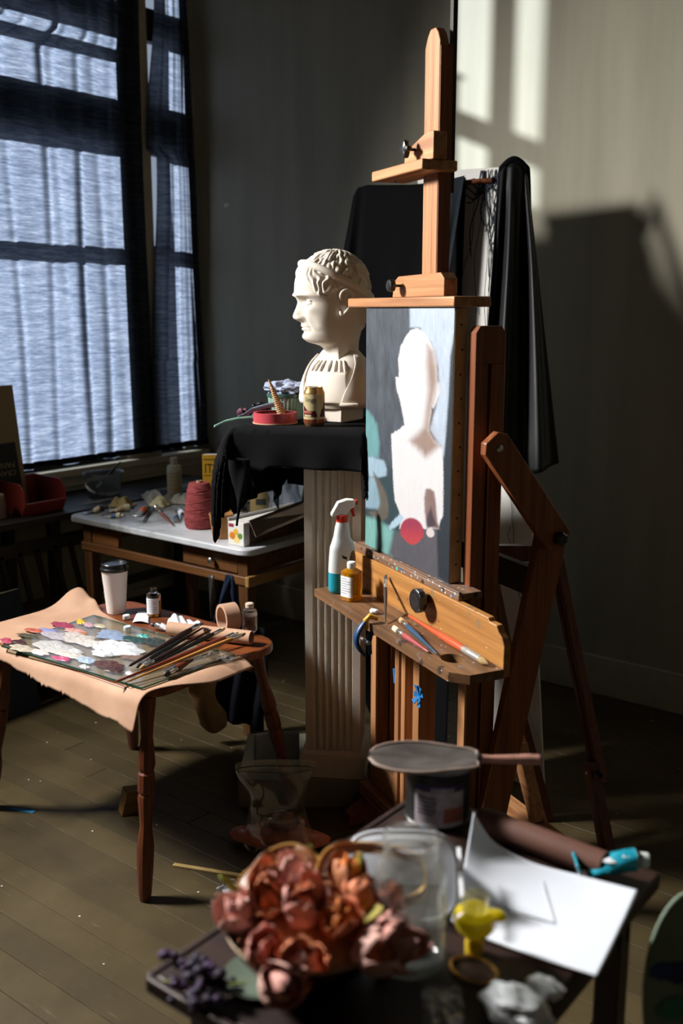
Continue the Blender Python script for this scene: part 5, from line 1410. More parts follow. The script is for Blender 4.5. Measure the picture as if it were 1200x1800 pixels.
# black drape with rounded shoulder behind the bust, hung from the panel top
def sheet(name, label, top_pts, bot_pts, folds, amp, nu, nv, nrm, m, sag=0.0, thick=0.003, parent=None, edge=None):
    T = [Vector(p) for p in top_pts]; B = [Vector(p) for p in bot_pts]; nrm = Vector(nrm).normalized()
    def along(L_, u):
        f = u * (len(L_) - 1); i = min(int(f), len(L_) - 2); return L_[i].lerp(L_[i + 1], f - i)
    def fn(u, w):
        p = along(T, u).lerp(along(B, u), w)
        a = sum(am * math.sin(fr * u + ph + 1.5 * w) for fr, ph, am in folds) * (0.15 + 0.85 * sstep(0, 0.35, w)) * amp
        return tuple(p + nrm * a + Vector((0, 0, -sag * math.sin(PI * u) * (1 - w))))
    o = MB().grid(fn, nu, nv).build(name, m, parent, smooth=180, thick=thick)
    return tag(o, label, 'drape') if label else o
NF = (0.616, -0.788, 0)
BOTA = [(-2.155, 2.605, 0.09), (-2.07, 2.66, 0.07), (-1.95, 2.745, 0.06), (-1.83, 2.80, 0.06), (-1.72, 2.86, 0.07)]
dA = sheet('black_drape', 'wide black drape hanging behind the plaster bust', [(-2.452, 3.215, 2.035), (-2.438, 3.225, 2.066), (-2.40, 3.235, 2.074), (-2.22, 3.280, 2.066), (-2.10, 3.312, 2.075), (-2.018, 3.333, 2.082)],
           [(-2.57, 3.03, 0.82), (-2.45, 3.00, 0.80), (-2.34, 2.97, 0.40), (-2.15, 2.93, 0.06), (-1.93, 2.88, 0.05), (-1.74, 2.83, 0.06)], [(17, 0, 0.6), (31, 2, 0.35), (7, 1, 0.7)], 0.016, 90, 60, (0.26, -0.96, 0), BLACK_CLOTH)
MB().tube([(-2.43, 3.26, 2.055), (-1.93, 3.375, 2.07)], 0.010, 10).build('drape_rail', WLEG, dA)
BLUEG = mat('dark_blue_gauze', hexc('0f1822'), 0.9, var=0.5, vscale=40, stretch=(1, 1, 0.1))
sheet('blue_gauze', 'strip of dark blue gauze hanging beside the white panel edge', [(-2.075, 3.283, 2.07), (-2.040, 3.292, 2.078), (-2.005, 3.302, 2.085)], [(-2.00, 3.02, 1.30), (-1.98, 3.03, 1.28), (-1.97, 3.04, 1.30)], [(5, 0, 1), (13, 1, 0.4)], 0.005, 40, 40, (0.26, -0.96, 0), BLUEG)
dB = sheet('black_drape', 'glossy black drape falling over the right edge of the white panel', deeper([(-1.735, 3.07, 2.045), (-1.715, 3.085, 2.075), (-1.690, 3.10, 2.080), (-1.665, 3.12, 2.060), (-1.655, 3.13, 2.03)], 1.082),
           deeper([(-1.665, 2.865, 1.12), (-1.635, 2.87, 1.10), (-1.58, 2.90, 1.08), (-1.505, 2.96, 1.07), (-1.447, 3.03, 1.10)], 1.055), [(15, 0.4, 0.8), (29, 2.2, 0.4)], 0.026, 80, 70, NF,
           mat('black_satin', (0.006, 0.0065, 0.008), 0.5, var=0.1, spec=0.3))
MB().grid(lambda u, w: (lerp(-1.877, -1.791, u) - 0.02 * w, lerp(3.322, 3.387, u) + 0.11 * w, 2.082 + 0.038 * math.sin(PI * u) + 0.045 * math.sin(PI * w ** 0.6) - 0.6 * w * w), 14, 14).build('drape_back', BLACK_CLOTH, dB, smooth=180, thick=0.003)
# stray gauze threads across the panel top
gz = thing('gauze_threads', 'tangle of loose blue grey threads trailing over the white panel top', 'threads')
THR = mat('blue_grey_thread', hexc('2b3442'), 0.9, var=0.2)
rr = random.Random(21)
for k in range(16):
    s0 = rr.uniform(0.62, 0.95); s1 = s0 - rr.uniform(0.02, 0.28); t1 = rr.uniform(0.70, 0.93)
    pts_ = [on_panel(lerp(s0, s1, i / 14) + 0.035 * math.sin(i * 0.5 + k) * i / 14, lerp(0.995, t1, i / 14), 0.006 + 0.004 * math.sin(i * 0.9 + k)) for i in range(15)]
    MB().tube(pts_, 0.0012 if k % 3 else 0.0022, 5).build('thread', THR, gz)
for k in range(5):
    pts_ = [on_panel(0.50 + 0.42 * i / 14, 0.985 + 0.012 * math.sin(i * 0.6 + k) - 0.004 * k - 0.02 * (1 - i / 14), 0.008) for i in range(15)]
    MB().tube(pts_, 0.0025, 5).build('thread', THR, gz)
# ------------------------------------------------------------------ low side table with the glass palette
_F = Vector((-math.sin(YAW) * math.cos(PITCH), math.cos(YAW) * math.cos(PITCH), -math.sin(PITCH))); _R = Vector((math.cos(YAW), math.sin(YAW), 0)); _U = _R.cross(_F)
def at_z(px, py, h):
    """point at height h seen at a given place of the 1200 x 1800 photograph (used to read off plan positions)"""
    d = _F + _R * ((px - 600) / 1750.0) + _U * ((900 - py) / 1750.0)
    t = (h - CAM_H) / d.z
    return Vector((0, 0, CAM_H)) + d * t
CHERRY = wood('red_brown_table_wood', hexc('4a2412'), hexc('83451f'), 'X', 40, 0.4)
LEGW = wood('turned_leg_wood', hexc('3d1f12'), hexc('70391e'), 'Z', 40, 0.45, [(hexc('2a211c'), 30, 0.2, 0.2)])
lt = thing('side_table', 'low red brown side table with turned legs holding the paint palette', 'table', (-2.33, 1.93, 0))
lx0, lx1, ly0, ly1 = -0.38, 0.385, -0.285, 0.275
pts = []; rc = 0.09
for cx, cy, a0 in ((lx1 - rc, ly0 + rc, -90), (lx1 - rc, ly1 - rc, 0), (lx0 + rc, ly1 - rc, 90), (lx0 + rc, ly0 + rc, 180)):
    for k in range(8):
        a = math.radians(a0 + 90 * k / 7); pts.append((cx + rc * math.cos(a), cy + rc * math.sin(a)))
MB().prism(pts, 'Z', 0.572, 0.598).build('tabletop', CHERRY, lt, bevel=0.006, seg=3)
box_part('apron', CHERRY, lt, -0.31, 0.31, -0.215, -0.197, 0.50, 0.572); box_part('apron', CHERRY, lt, -0.31, 0.31, 0.20, 0.218, 0.50, 0.572)
LPROF = [(0.015, 0.0), (0.019, 0.02), (0.0235, 0.10), (0.0245, 0.155), (0.022, 0.172), (0.018, 0.20), (0.0165, 0.215), (0.0195, 0.25), (0.0235, 0.292), (0.0215, 0.300), (0.0195, 0.304), (0.0235, 0.310), (0.024, 0.335), (0.0235, 0.358), (0.0195, 0.364), (0.0215, 0.370), (0.0245, 0.385), (0.0205, 0.43), (0.0165, 0.46), (0.0185, 0.50), (0.023, 0.55), (0.0235, 0.572)]
def turned_leg(parent, top, foot_):
    tp_, ft = Vector(top), Vector(foot_); d = tp_ - ft; L = d.length
    return MB().lathe([(r_, z_ * L / 0.572) for r_, z_ in LPROF], 12).build('leg', LEGW, parent, smooth=25, loc=ft, rot=dir_rot(d))
turned_leg(lt, (0.345, -0.245, 0.572), (0.370, -0.305, 0)); turned_leg(lt, (-0.31, -0.24, 0.572), (-0.43, -0.27, 0))
turned_leg(lt, (0.315, 0.215, 0.572), (0.375, 0.33, 0)); turned_leg(lt, (-0.31, 0.22, 0.572), (-0.41, 0.32, 0))

# kraft sheet draped over the table
rr = random.Random(8)
tear = [0.012 * noise.noise(Vector((k * 0.09, 3.3, 0))) + 0.0025 * noise.noise(Vector((k * 0.6, 8.1, 0))) + (rr.uniform(-0.007, 0.005) if 50 < k < 84 and noise.noise(Vector((k * 0.35, 1, 5))) > 0.0 else 0) + 0.075 * (1 - k / 120) ** 1.5 for k in range(121)]
def kraftf(u, w):
    q_ = lerp(-0.375 + tear[int(round(u * 120))] - 0.008 * sstep(0.6, 1.0, u), 0.085 + 0.06 * sstep(0.4, 0.0, u), w)
    p = lerp(-0.47, lerp(0.378, 0.435, sstep(-0.26, -0.05, q_)), u)
    x_, y_, z_ = p, q_, 0.5995
    e = -0.262
    if q_ < e:                               # rolls down over the front edge
        L = e - q_; R_ = 0.045; a = min(L / R_, 1.25); rest = max(0, L - R_ * 1.25)
        y_ = e - R_ * math.sin(a) - rest * math.cos(1.25); z_ = 0.5995 - R_ * (1 - math.cos(a)) - rest * math.sin(1.25)
    if p > 0.375:                            # droops at the right end
        L = p - 0.375; z_ -= 4.2 * L * L + 0.1 * L; x_ = 0.375 + L * 0.93
    z_ += 0.055 * gauss(p + 0.44, 0.075) * gauss(q_ - 0.14, 0.07) + 0.03 * gauss(p + 0.34, 0.03) * sstep(0.09, 0.15, q_)
    z_ += 0.003 * max(0, noise.noise(Vector((p * 7, q_ * 7, 2)))) * (1 if q_ > -0.2 else 0.3)
    return (x_, y_, z_)
KRS = None
def kraft_stained():
    m, nt, b = _nt('stained_kraft_paper')
    c = ramp(nt, noise_node(nt, coords(nt), 8, 5), [(0.3, hexc('a9846b')), (0.7, hexc('bf9a80'))])
    c = speckle(nt, c, [(hexc('6b4a52'), 9, 0.09, 0.10), (hexc('8c6a50'), 14, 0.10, 0.10)])
    nt.links.new(c, b.inputs['Base Color']); b.inputs['Roughness'].default_value = 0.7; b.inputs['Specular IOR Level'].default_value = 0.2
    return m
KRS = kraft_stained()
tag(MB().grid(kraftf, 121, 60).build('kraft_sheet', KRS, smooth=180, loc=(-2.33, 1.93, 0), thick=0.0012), 'torn kraft paper sheet draped over the low side table', 'paper')

# glass palette with paint
gp = thing('glass_palette', 'sheet of green edged glass covered in mixed oil paint', 'palette')
ga = [at_z(3, 1137, 0.603), at_z(249, 1211, 0.603), at_z(412, 1153, 0.603), at_z(165, 1083, 0.603)]
GTOP = clear_film('palette_glass', (0.86, 0.9, 0.86), 0.25, 0.05, 0.10, (0.55, 0.5, 0.42)); GEDGE = glassy('green_glass_edge', hexc('3f6b55'), 0.1, 1.45, 0.6)
MB().add(ga, [(0, 1, 2, 3)]).add([p + Vector((0, 0, 0.0045)) for p in ga], [(0, 1, 2, 3)]).build('glass_sheet', GTOP, gp, smooth=0)
for i in range(4):
    a, b_ = ga[i] + Vector((0, 0, 0.0022)), ga[(i + 1) % 4] + Vector((0, 0, 0.0022))
    MB().bar(a, b_, 0.003, 0.0044).build('glass_edge', GEDGE, gp)
DABS = [(12, 1126, '9c3a52', 11, 4.5, 2), (33, 1128, '3c1c1e', 13, 3, 1), (60, 1108, 'a04a34', 17, 3, 2), (84, 1108, '7a80b0', 16, 3.5, 2), (110, 1098, '8a3048', 19, 5, 2), (142, 1093, 'c8a020', 8, 4, 3), (50, 1117, '46402e', 18, 3, 1),
        (38, 1139, 'a89c8c', 22, 6, 2), (98, 1117, '9c959c', 24, 7, 2), (130, 1108, 'c08a80', 18, 4, 2), (137, 1122, 'b0a8a2', 33, 10, 3), (95, 1137, 'aaa7a6', 34, 11, 3), (195, 1116, '7c8ca6', 28, 8, 2), (234, 1123, '24423f', 24, 5, 2),
        (206, 1139, 'c6c8cb', 46, 12, 8), (130, 1145, 'b4b4b4', 17, 4, 3), (108, 1157, 'a8486a', 17, 4, 2), (152, 1160, '93a4b6', 20, 5, 2), (149, 1172, 'c0c0c0', 9, 3, 3), (190, 1167, '4a2c28', 30, 7, 2), (198, 1176, '3e2422', 18, 6, 2),
        (228, 1184, 'b8b8b8', 8, 3, 3), (272, 1128, '2c3432', 24, 7, 2), (176, 1100, 'a89c86', 12, 3, 2), (156, 1098, 'a98a92', 10, 4, 2), (238, 1155, '6e564c', 30, 5, 1), (140, 1112, 'a0603e', 15, 2.5, 1), (252, 1118, '3f8f88', 12, 2.5, 3),
        (120, 1150, 'b4aea6', 26, 6, 3), (165, 1132, 'b6b2ac', 22, 6, 4), (70, 1146, 'cdb9b4', 16, 5, 2), (180, 1148, 'c2c4c8', 20, 5, 5)]
for k, (px_, py_, hx, rx, ry, hh) in enumerate(DABS):
    c = at_z(px_, py_, 0.608); ex = at_z(px_ + rx, py_ + rx * 0.12, 0.608) - c; ey = at_z(px_, py_ - ry, 0.608) - c
    q = MB(); NR, NA = 9, 30; vv = [tuple(Vector((0, 0, hh * 0.0009)))]; hh = hh * 1.6; 
    for i in range(1, NR + 1):
        for j in range(NA):
            a = 2 * PI * j / NA; r_ = i / NR * (1 + 0.30 * noise.noise(Vector((math.cos(a) * 1.5 + k, math.sin(a) * 1.5, k * 0.7))) + 0.10 * math.sin(7 * a + k))
            p = ex * (r_ * math.cos(a)) + ey * (r_ * math.sin(a))
            h_ = hh * 0.0009 * (1 - (i / NR) ** 3) * (1 + 1.1 * noise.noise(Vector((p.x * 90, p.y * 160, k)))) if i < NR else -0.0004
            vv.append((p.x, p.y, max(h_, -0.0004)))
    ff = [(0, 1 + j, 1 + (j + 1) % NA) for j in range(NA)]
    for i in range(NR - 1):
        for j in range(NA):
            ff.append((1 + i * NA + j, 1 + (i + 1) * NA + j, 1 + (i + 1) * NA + (j + 1) % NA, 1 + i * NA + (j + 1) % NA))
    q.add(vv, ff); mk = 'oil_paint_' + hx
    m_ = bpy.data.materials.get(mk) or mat(mk, hexc(hx), 0.4, var=0.22, vscale=70, spec=0.5)
    q.build('paint_dab', m_, gp, smooth=80, loc=c)

# brushes resting across the palette and the kraft roll
DKR = mat('dark_stained_handle', hexc('2b1a14'), 0.35, var=0.15); NAT = mat('natural_handle', hexc('b07a3c'), 0.4, var=0.12); RBH = mat('red_brown_handle', hexc('6b2f1c'), 0.35, var=0.12); BLKH = mat('black_lacquer_handle', hexc('121110'), 0.25, var=0)
def zoomp(zx, zy, h): return at_z(200 + zx / 4.615, 1050 + zy / 4.615, h)
BR = [((120, 560), (712, 212), 0.0068, DKR, DKT, 'thick dark brown brush lying at the back of the brush row', 'flat', 'handle'),
      ((178, 570), (728, 244), 0.0052, BLKH, DKT, 'black lacquered brush with bright ferrule in the brush row', 'round', 'tip'),
      ((205, 582), (792, 262), 0.0052, DKR, HOG, 'dark brown brush third from the back of the brush row', 'round', 'tip'),
      ((222, 592), (905, 248), 0.0045, BLKH, WHITEBR, 'slim black brush with pale tip reaching under the kraft ring', 'round', 'handle'),
      ((0, 692), (1012, 286), 0.0058, RBH, WHITEBR, 'long red brown brush pointing at the palette front edge', 'round', 'handle'),
      ((92, 690), (1070, 292), 0.0046, NAT, HOG, 'long natural wood brush just in front of the red brown one', 'round', 'handle'),
      ((402, 632), (640, 506), 0.0075, RBH, DKT, 'short stubby brush with dark bristles nearest the palette edge', 'round', 'tip')]
for (a, b_, r_, hm, bm_, lab, shp, lowend) in BR:
    lo = zoomp(a[0], a[1], 0.615); hi = zoomp(b_[0], b_[1], 0.655 if b_[0] > 660 else 0.622)
    if lowend == 'handle': brush(lab, lo, hi, r_ * 1.3, hm, bm_, shp, 0.018, 0.03, 'brushes across the glass palette')
    else: brush(lab, hi, lo, r_ * 1.3, hm, bm_, shp, 0.020, 0.03, 'brushes across the glass palette')
# kraft roll
ra, rb_ = at_z(297, 1116, 0.60), at_z(442, 1133, 0.60); ra.z = rb_.z = 0.6215; dr = rb_ - ra
kr = thing('kraft_roll', 'short rolled tube of kraft paper under the brush tips', 'paper roll', ra, rot=dir_rot(dr))
MB().lathe([(0.0185, 0), (0.0215, 0), (0.0215, dr.length), (0.0185, dr.length), (0.0185, 0)], 32, cap0=False, cap1=False).build('rolled_sheet', KRAFT, kr, smooth=40)
MB().tube([(0.0222 * math.cos(0.9), 0.0222 * math.sin(0.9), 0.002), (0.0222 * math.cos(0.9), 0.0222 * math.sin(0.9), dr.length - 0.002)], 0.0009, 5).build('sheet_edge', mat('kraft_edge', hexc('9a744e'), 0.7, var=0.1), kr)
# kraft ring
kg = thing('tape_ring', 'wide kraft paper tape ring standing on edge near the jar', 'tape roll', at_z(400, 1112, 0.60) + Vector((-0.005, 0.01, 0.0465)), rot=(math.radians(90), 0, math.radians(-22)))
MB().lathe([(0.036, -0.024), (0.046, -0.024), (0.046, 0.024), (0.036, 0.024), (0.036, -0.024)], 48, cap0=False, cap1=False).build('ring', KRAFT, kg, smooth=40)
# bottle, jar, cup and small bits
GRN = glassy('murky_liquid', hexc('a08f7c'), 0.25, 1.35, 0.45)
oil_bottle('oil_bottle', 'clear round bottle of golden oil with white label at the table back', at_z(270, 1086, 0.5995) + Vector((-0.02, 0.02, 0)), YAW, 0.0235, 0.098, glassy('golden_oil', hexc('c8842c'), 0.03, 1.4, 0.8), False, True, 0.62, cap=CLEAR_GLASS)
jb = thing('glass_jar', 'small clear jar with cloudy contents at the right end of the side table', 'jar', at_z(438, 1112, 0.5995) + Vector((-0.012, 0.016, 0)))
MB().lathe([(0.022, 0), (0.0245, 0.004), (0.0245, 0.062), (0.021, 0.070), (0.0125, 0.075), (0.0125, 0.080)], 32, cap1=False).build('glass_wall', CLEAR_GLASS, jb)
MB().lathe([(0.020, 0.0025), (0.0222, 0.005), (0.0222, 0.052), (0.0, 0.053)], 28).build('cloudy_contents', mat('cloudy_paint_water', hexc('8a7364'), 0.5, var=0.4, vscale=50), jb)
MB().lathe([(0.0135, 0.078), (0.0135, 0.090), (0.011, 0.092)], 24).build('stopper', mat('pale_stopper', hexc('cdb9a6'), 0.6, var=0.1), jb)
cu = thing('coffee_cup', 'white paper coffee cup with black lid at the back of the side table', 'cup', at_z(196, 1084, 0.5995) + Vector((-0.03, 0.045, 0)))
MB().lathe([(0.031, 0.0), (0.0315, 0.004), (0.0435, 0.150), (0.0445, 0.152)], 36).build('cup_wall', mat('white_cup_paper', hexc('e6e0dc'), 0.6, var=0.03), cu)
MB().lathe([(0.0465, 0.146), (0.0475, 0.149), (0.047, 0.156), (0.0445, 0.158), (0.043, 0.170), (0.041, 0.172), (0.039, 0.168), (0.0, 0.167)], 36).build('lid', BLACK_PLASTIC, cu)
for px_, py_, lab in ((222, 1088, 'white screw cap beside the coffee cup on the side table'), (224, 1108, 'white screw cap at the glass palette back edge')):
    c_ = thing('screw_cap', lab, 'cap', at_z(px_, py_, 0.6005 if py_ < 1100 else 0.6085))
    MB().lathe([(0.0115, 0), (0.012, 0.001), (0.012, 0.013), (0.0105, 0.0145), (0.0100, 0.0135), (0.0, 0.0135)], 28, fn=lambda a, z: 1 + 0.02 * math.cos(24 * a)).build('cap_shell', BOTW, c_)
ca_, cb_, cc_, cd_ = at_z(233, 1095, 0.6), at_z(262, 1097, 0.6), at_z(262, 1076, 0.6), at_z(243, 1074, 0.6)
tag(MB().grid(lambda u, w: tuple(ca_.lerp(cb_, u).lerp(cd_.lerp(cc_, u), w) + Vector((0, 0, 0.002 + 0.006 * math.sin(PI * u) * (1 - w)))), 10, 8).build('paper_slip', WHITE_PAPER, smooth=180, thick=0.001), 'white paper slip lying beside the golden oil bottle', 'paper')
ts = at_z(325, 1097, 0.60)
tag(MB().grid(lambda u, w: ((u - 0.5) * 0.10, (w - 0.5) * 0.055, 0.004 + 0.03 * (1 - u) * math.sin(PI * w) * (0.6 + 0.4 * math.sin(7 * u)) + 0.004 * math.sin(19 * u + 11 * w)), 26, 16).build('tissue', WHITE_PAPER, smooth=70, loc=(ts.x, ts.y, 0.6), rot=(0, 0, YAW - 0.35), thick=0.001), 'crumpled white tissue between the oil bottle and the kraft ring', 'tissue')
paint_tube('silver paint tube with a black cap poking out of the kraft roll', at_z(296, 1111, 0.60) + Vector((0.012, 0.012, 0.004)), math.radians(200), 0.075, 0.010, STEEL, BLACK_PLASTIC, WHITE_PAPER)
# clear wrapper at the palette corner
wc = at_z(385, 1158, 0.609)
tag(MB().grid(lambda u, w: ((u - 0.5) * 0.085, (w - 0.5) * 0.05, 0.003 + 0.012 * abs(noise.noise(Vector((u * 4, w * 4, 9)))) + 0.004 * math.sin(12 * u)), 22, 14).build('clear_wrapper', clear_film('crinkled_wrapper', (0.93, 0.92, 0.9), 0.9, 0.1, 0.12), smooth=50, loc=wc, rot=(0, 0, YAW - 0.3)), 'crinkled clear wrapper on the right corner of the glass palette', 'wrapper')

# ------------------------------------------------------------------ floor bits
zb = thing('zip_bag', 'clear zip bag of red clay slumped on the floor by the plinth', 'plastic bag', at_z(487, 1497, 0.0) + Vector((-0.02, 0.03, 0)), rz=YAW - 0.15)
CLAY = mat('red_clay', hexc('d4785c'), 0.35, var=0.25, vscale=30, spec=0.6)
def clayf(d):
    return 1 + 0.12 * noise.noise(d * 2.5)
MB().sphere((0, 0, 0.030), 0.09, 36, 18, (1.35, 0.75, 0.36), lambda d: (1 + 0.10 * noise.noise(d * 3 + Vector((3, 0, 0)))) * (1 + 0.28 * abs(d.x) ** 6)).build('clay', CLAY, zb)
MB().sphere((0.01, 0.01, 0.068), 0.045, 24, 14, (1.0, 0.8, 0.9), lambda d: 1 + 0.2 * noise.noise(d * 3.1)).build('clay_lump', mat('grey_pink_clay', hexc('9a6c62'), 0.5, var=0.3, vscale=40), zb)
ZFILM = clear_film('zip_bag_film', (0.84, 0.84, 0.82), 0.5, 0.07, 0.08, (0.6, 0.58, 0.55))
def bagw(u, w):
    a = u * 2 * PI; k = lerp(0.0, 1.0, w)
    rx = lerp(0.125, 0.085, sstep(0, 0.45, k)) + 0.035 * sstep(0.5, 1.0, k); ry = lerp(0.072, 0.045, sstep(0, 0.4, k)) * (1 - 0.85 * sstep(0.45, 1.0, k))
    x_ = rx * math.cos(a); y_ = ry * math.sin(a); n_ = noise.noise(Vector((x_ * 14, y_ * 14, k * 4)))
    return (x_ + 0.008 * n_ - 0.01 * k, y_ + 0.008 * n_, 0.003 + 0.265 * k + 0.02 * k * math.cos(a + 1.0))
MB().grid(bagw, 60, 30, wrap_u=True).build('bag_film', ZFILM, zb, smooth=50)
MB().tube([Vector(bagw(u / 20, 0.93)) for u in range(21)], 0.0016, 5).build('zip_strip', mat('zip_green', hexc('3e4a42'), 0.4, var=0), zb)
bk = thing('wood_block', 'triangular offcut of pale wood on the floor behind the front table leg', 'wood block', at_z(214, 1437, 0.0), rz=YAW + 0.5)
MB().prism([(0, 0), (0.09, 0), (0.075, 0.075), (0.02, 0.082)], 'Y', 0, 0.05).build('offcut', wood('pale_offcut_wood', hexc('5a3d20'), hexc('93703f'), 'X', 40), bk, bevel=0.003)
s0, s1 = at_z(305, 1520, 0.004), at_z(445, 1543, 0.004)
tag(MB().bar(s0, s1, 0.014, 0.007).build('wood_stick', wood('pale_stick_wood', hexc('8a7145'), hexc('bda066'), 'X', 30), bevel=0.001), 'flat pale wood stick lying on the floor in front of the zip bag', 'stick')
t0, t1 = at_z(20, 1421, 0.0012), at_z(60, 1427, 0.0012)
tag(MB().bar(t0, t1, 0.018, 0.0012).build('tape_strip', mat('bright_blue_tape', hexc('2a83b8'), 0.5, var=0.15), smooth=0), 'short strip of blue tape stuck to the floorboards', 'tape')
p_ = at_z(412, 1585, 0.0)
tag(crumple((0, 0, 0.03), 0.036, (1.3, 0.9, 0.75), 6, 0.35, 2.4).build('tissue', WHITE_PAPER, loc=p_), 'crumpled white tissue on the floor behind the flower bowl', 'tissue')
wp_ = at_z(470, 1375, 0.0)
tag(MB().grid(lambda u, w: (lerp(-0.09, 0.062, u), 0.02 * w + 0.01 * math.sin(5 * u), lerp(0.102, 0.205 + 0.02 * u, w)), 14, 10).build('paper_sheet', mat('bluish_grey_paper', hexc('7d8488'), 0.7, var=0.12), smooth=180, thick=0.002, loc=(-2.07, 2.32, 0), rot=(0, 0, YAW)), 'pale bluish paper sheet standing on the plinth beside the pedestal', 'paper')
# ------------------------------------------------------------------ dark table in the foreground
FT = wood('dark_walnut', hexc('1c1210'), hexc('38241c'), 'X', 30, 0.5, spec=0.3)
ft = thing('front_table', 'dark walnut table in the foreground crowded with still life things', 'table', (-0.90, 0.757, 0))
fw_, fd_ = 0.43, 0.645
box_part('tabletop', FT, ft, 0, fw_, 0, fd_, 0.722, 0.75, 0.004)
MB().bar((-0.006, -0.006, 0.741), (fw_, -0.006, 0.741), 0.012, 0.022).build('front_moulding', FT, ft, bevel=0.003)
MB().bar((-0.006, -0.006, 0.741), (-0.006, fd_, 0.741), 0.012, 0.022).build('side_moulding', FT, ft, bevel=0.003)
for lx, ly in ((0.03, 0.03), (fw_ - 0.07, 0.03), (0.03, fd_ - 0.07), (fw_ - 0.07, fd_ - 0.07)):
    box_part('leg', FT, ft, lx, lx + 0.04, ly, ly + 0.04, 0, 0.722)
box_part('apron', FT, ft, 0.03, fw_ - 0.03, 0.035, 0.053, 0.64, 0.722); box_part('apron', FT, ft, 0.035, 0.053, 0.05, fd_ - 0.05, 0.64, 0.722)
box_part('apron', FT, ft, 0.03, fw_ - 0.03, fd_ - 0.053, fd_ - 0.035, 0.64, 0.722); box_part('apron', FT, ft, fw_ - 0.053, fw_ - 0.035, 0.05, fd_ - 0.05, 0.64, 0.722)
TZ = 0.7505
# bowl of dried flowers
BW = Vector((-0.752, 0.895, TZ))
bo = thing('flower_bowl', 'black bowl heaped with dried flowers at the front table corner', 'bowl', BW)
MB().lathe([(0.045, 0), (0.05, 0.003), (0.075, 0.018), (0.098, 0.045), (0.107, 0.064), (0.109, 0.068), (0.105, 0.067), (0.094, 0.045), (0.07, 0.02), (0.0, 0.012)], 48).build('bowl_shell', mat('black_glazed_bowl', (0.012, 0.011, 0.012), 0.3, var=0.1, spec=0.5), bo)
MB().lathe([(0.1085, 0.0665), (0.1105, 0.0685), (0.1085, 0.0705), (0.1065, 0.0685), (0.1085, 0.0665)], 60, cap0=False, cap1=False).build('pale_rim', mat('pale_rim_glaze', hexc('9a8468'), 0.35, var=0.2), bo)
sm_ = thing('saucer', 'small grey green saucer under the left side of the flower bowl', 'saucer', BW + Vector((-0.035, -0.060, 0)))
MB().lathe([(0.03, 0), (0.034, 0.002), (0.047, 0.007), (0.048, 0.009), (0.044, 0.008), (0.0, 0.003)], 40).build('saucer_dish', mat('grey_green_glaze', hexc('5f6a5c'), 0.4, var=0.1), sm_)
def petal_mat(n_, h_): return bpy.data.materials.get(n_) or mat(n_, hexc(h_), 0.65, var=0.25, vscale=60, spec=0.25)
PM = [petal_mat('dusty_pink_petal', 'cb9186'), petal_mat('terracotta_petal', 'cb7a55'), petal_mat('orange_petal', 'de8340'), petal_mat('dark_red_petal', 'a85a4a'), petal_mat('rose_petal', 'd8aa9e'), petal_mat('rust_petal', 'b0714c')]
GREENL = petal_mat('olive_leaf', '6f7a2a'); YELL = petal_mat('yellow_green_leaf', '857a30'); PURP = petal_mat('purple_petal', '241a2e'); PURP2 = petal_mat('violet_petal', '3c2648')
def petal_mb(L, W, cup, curl, seed):
    def fn(u, w):
        s = (u - 0.5) * 2; wd = W * (math.sin(PI * min(1, w * 0.92 + 0.06)) ** 0.7)
        return (L * w * math.cos(curl * w), s * wd, L * w * math.sin(curl * w) * 0.9 + cup * W * s * s + 0.0015 * math.sin(9 * w + seed))
    return MB().grid(fn, 7, 9)
def blossom(label, loc, n_, L, W, cols, tilt, rz, seed, cat='dried flower', open_=0.7):
    t = thing('dried_flower', label, cat, loc, rot=(tilt[0], tilt[1], rz))
    r2 = random.Random(seed)
    for k in range(n_):
        lay = k % 2
        o = petal_mb(L * (0.85 + 0.3 * r2.random()), W * (0.85 + 0.3 * r2.random()), 0.5, 0.5 + r2.random() * 0.4, seed + k).build('petal', cols[k % len(cols)], t, smooth=180, thick=0.0008)
        o.rotation_euler = (0, -open_ + 0.45 * lay - r2.random() * 0.2, 2 * PI * k / n_ + r2.random() * 0.4); o.location = (0, 0, 0.004 * lay)
    MB().sphere((0, 0, 0.004), 0.006, 10, 7).build('flower_centre', PM[3], t)
    return t
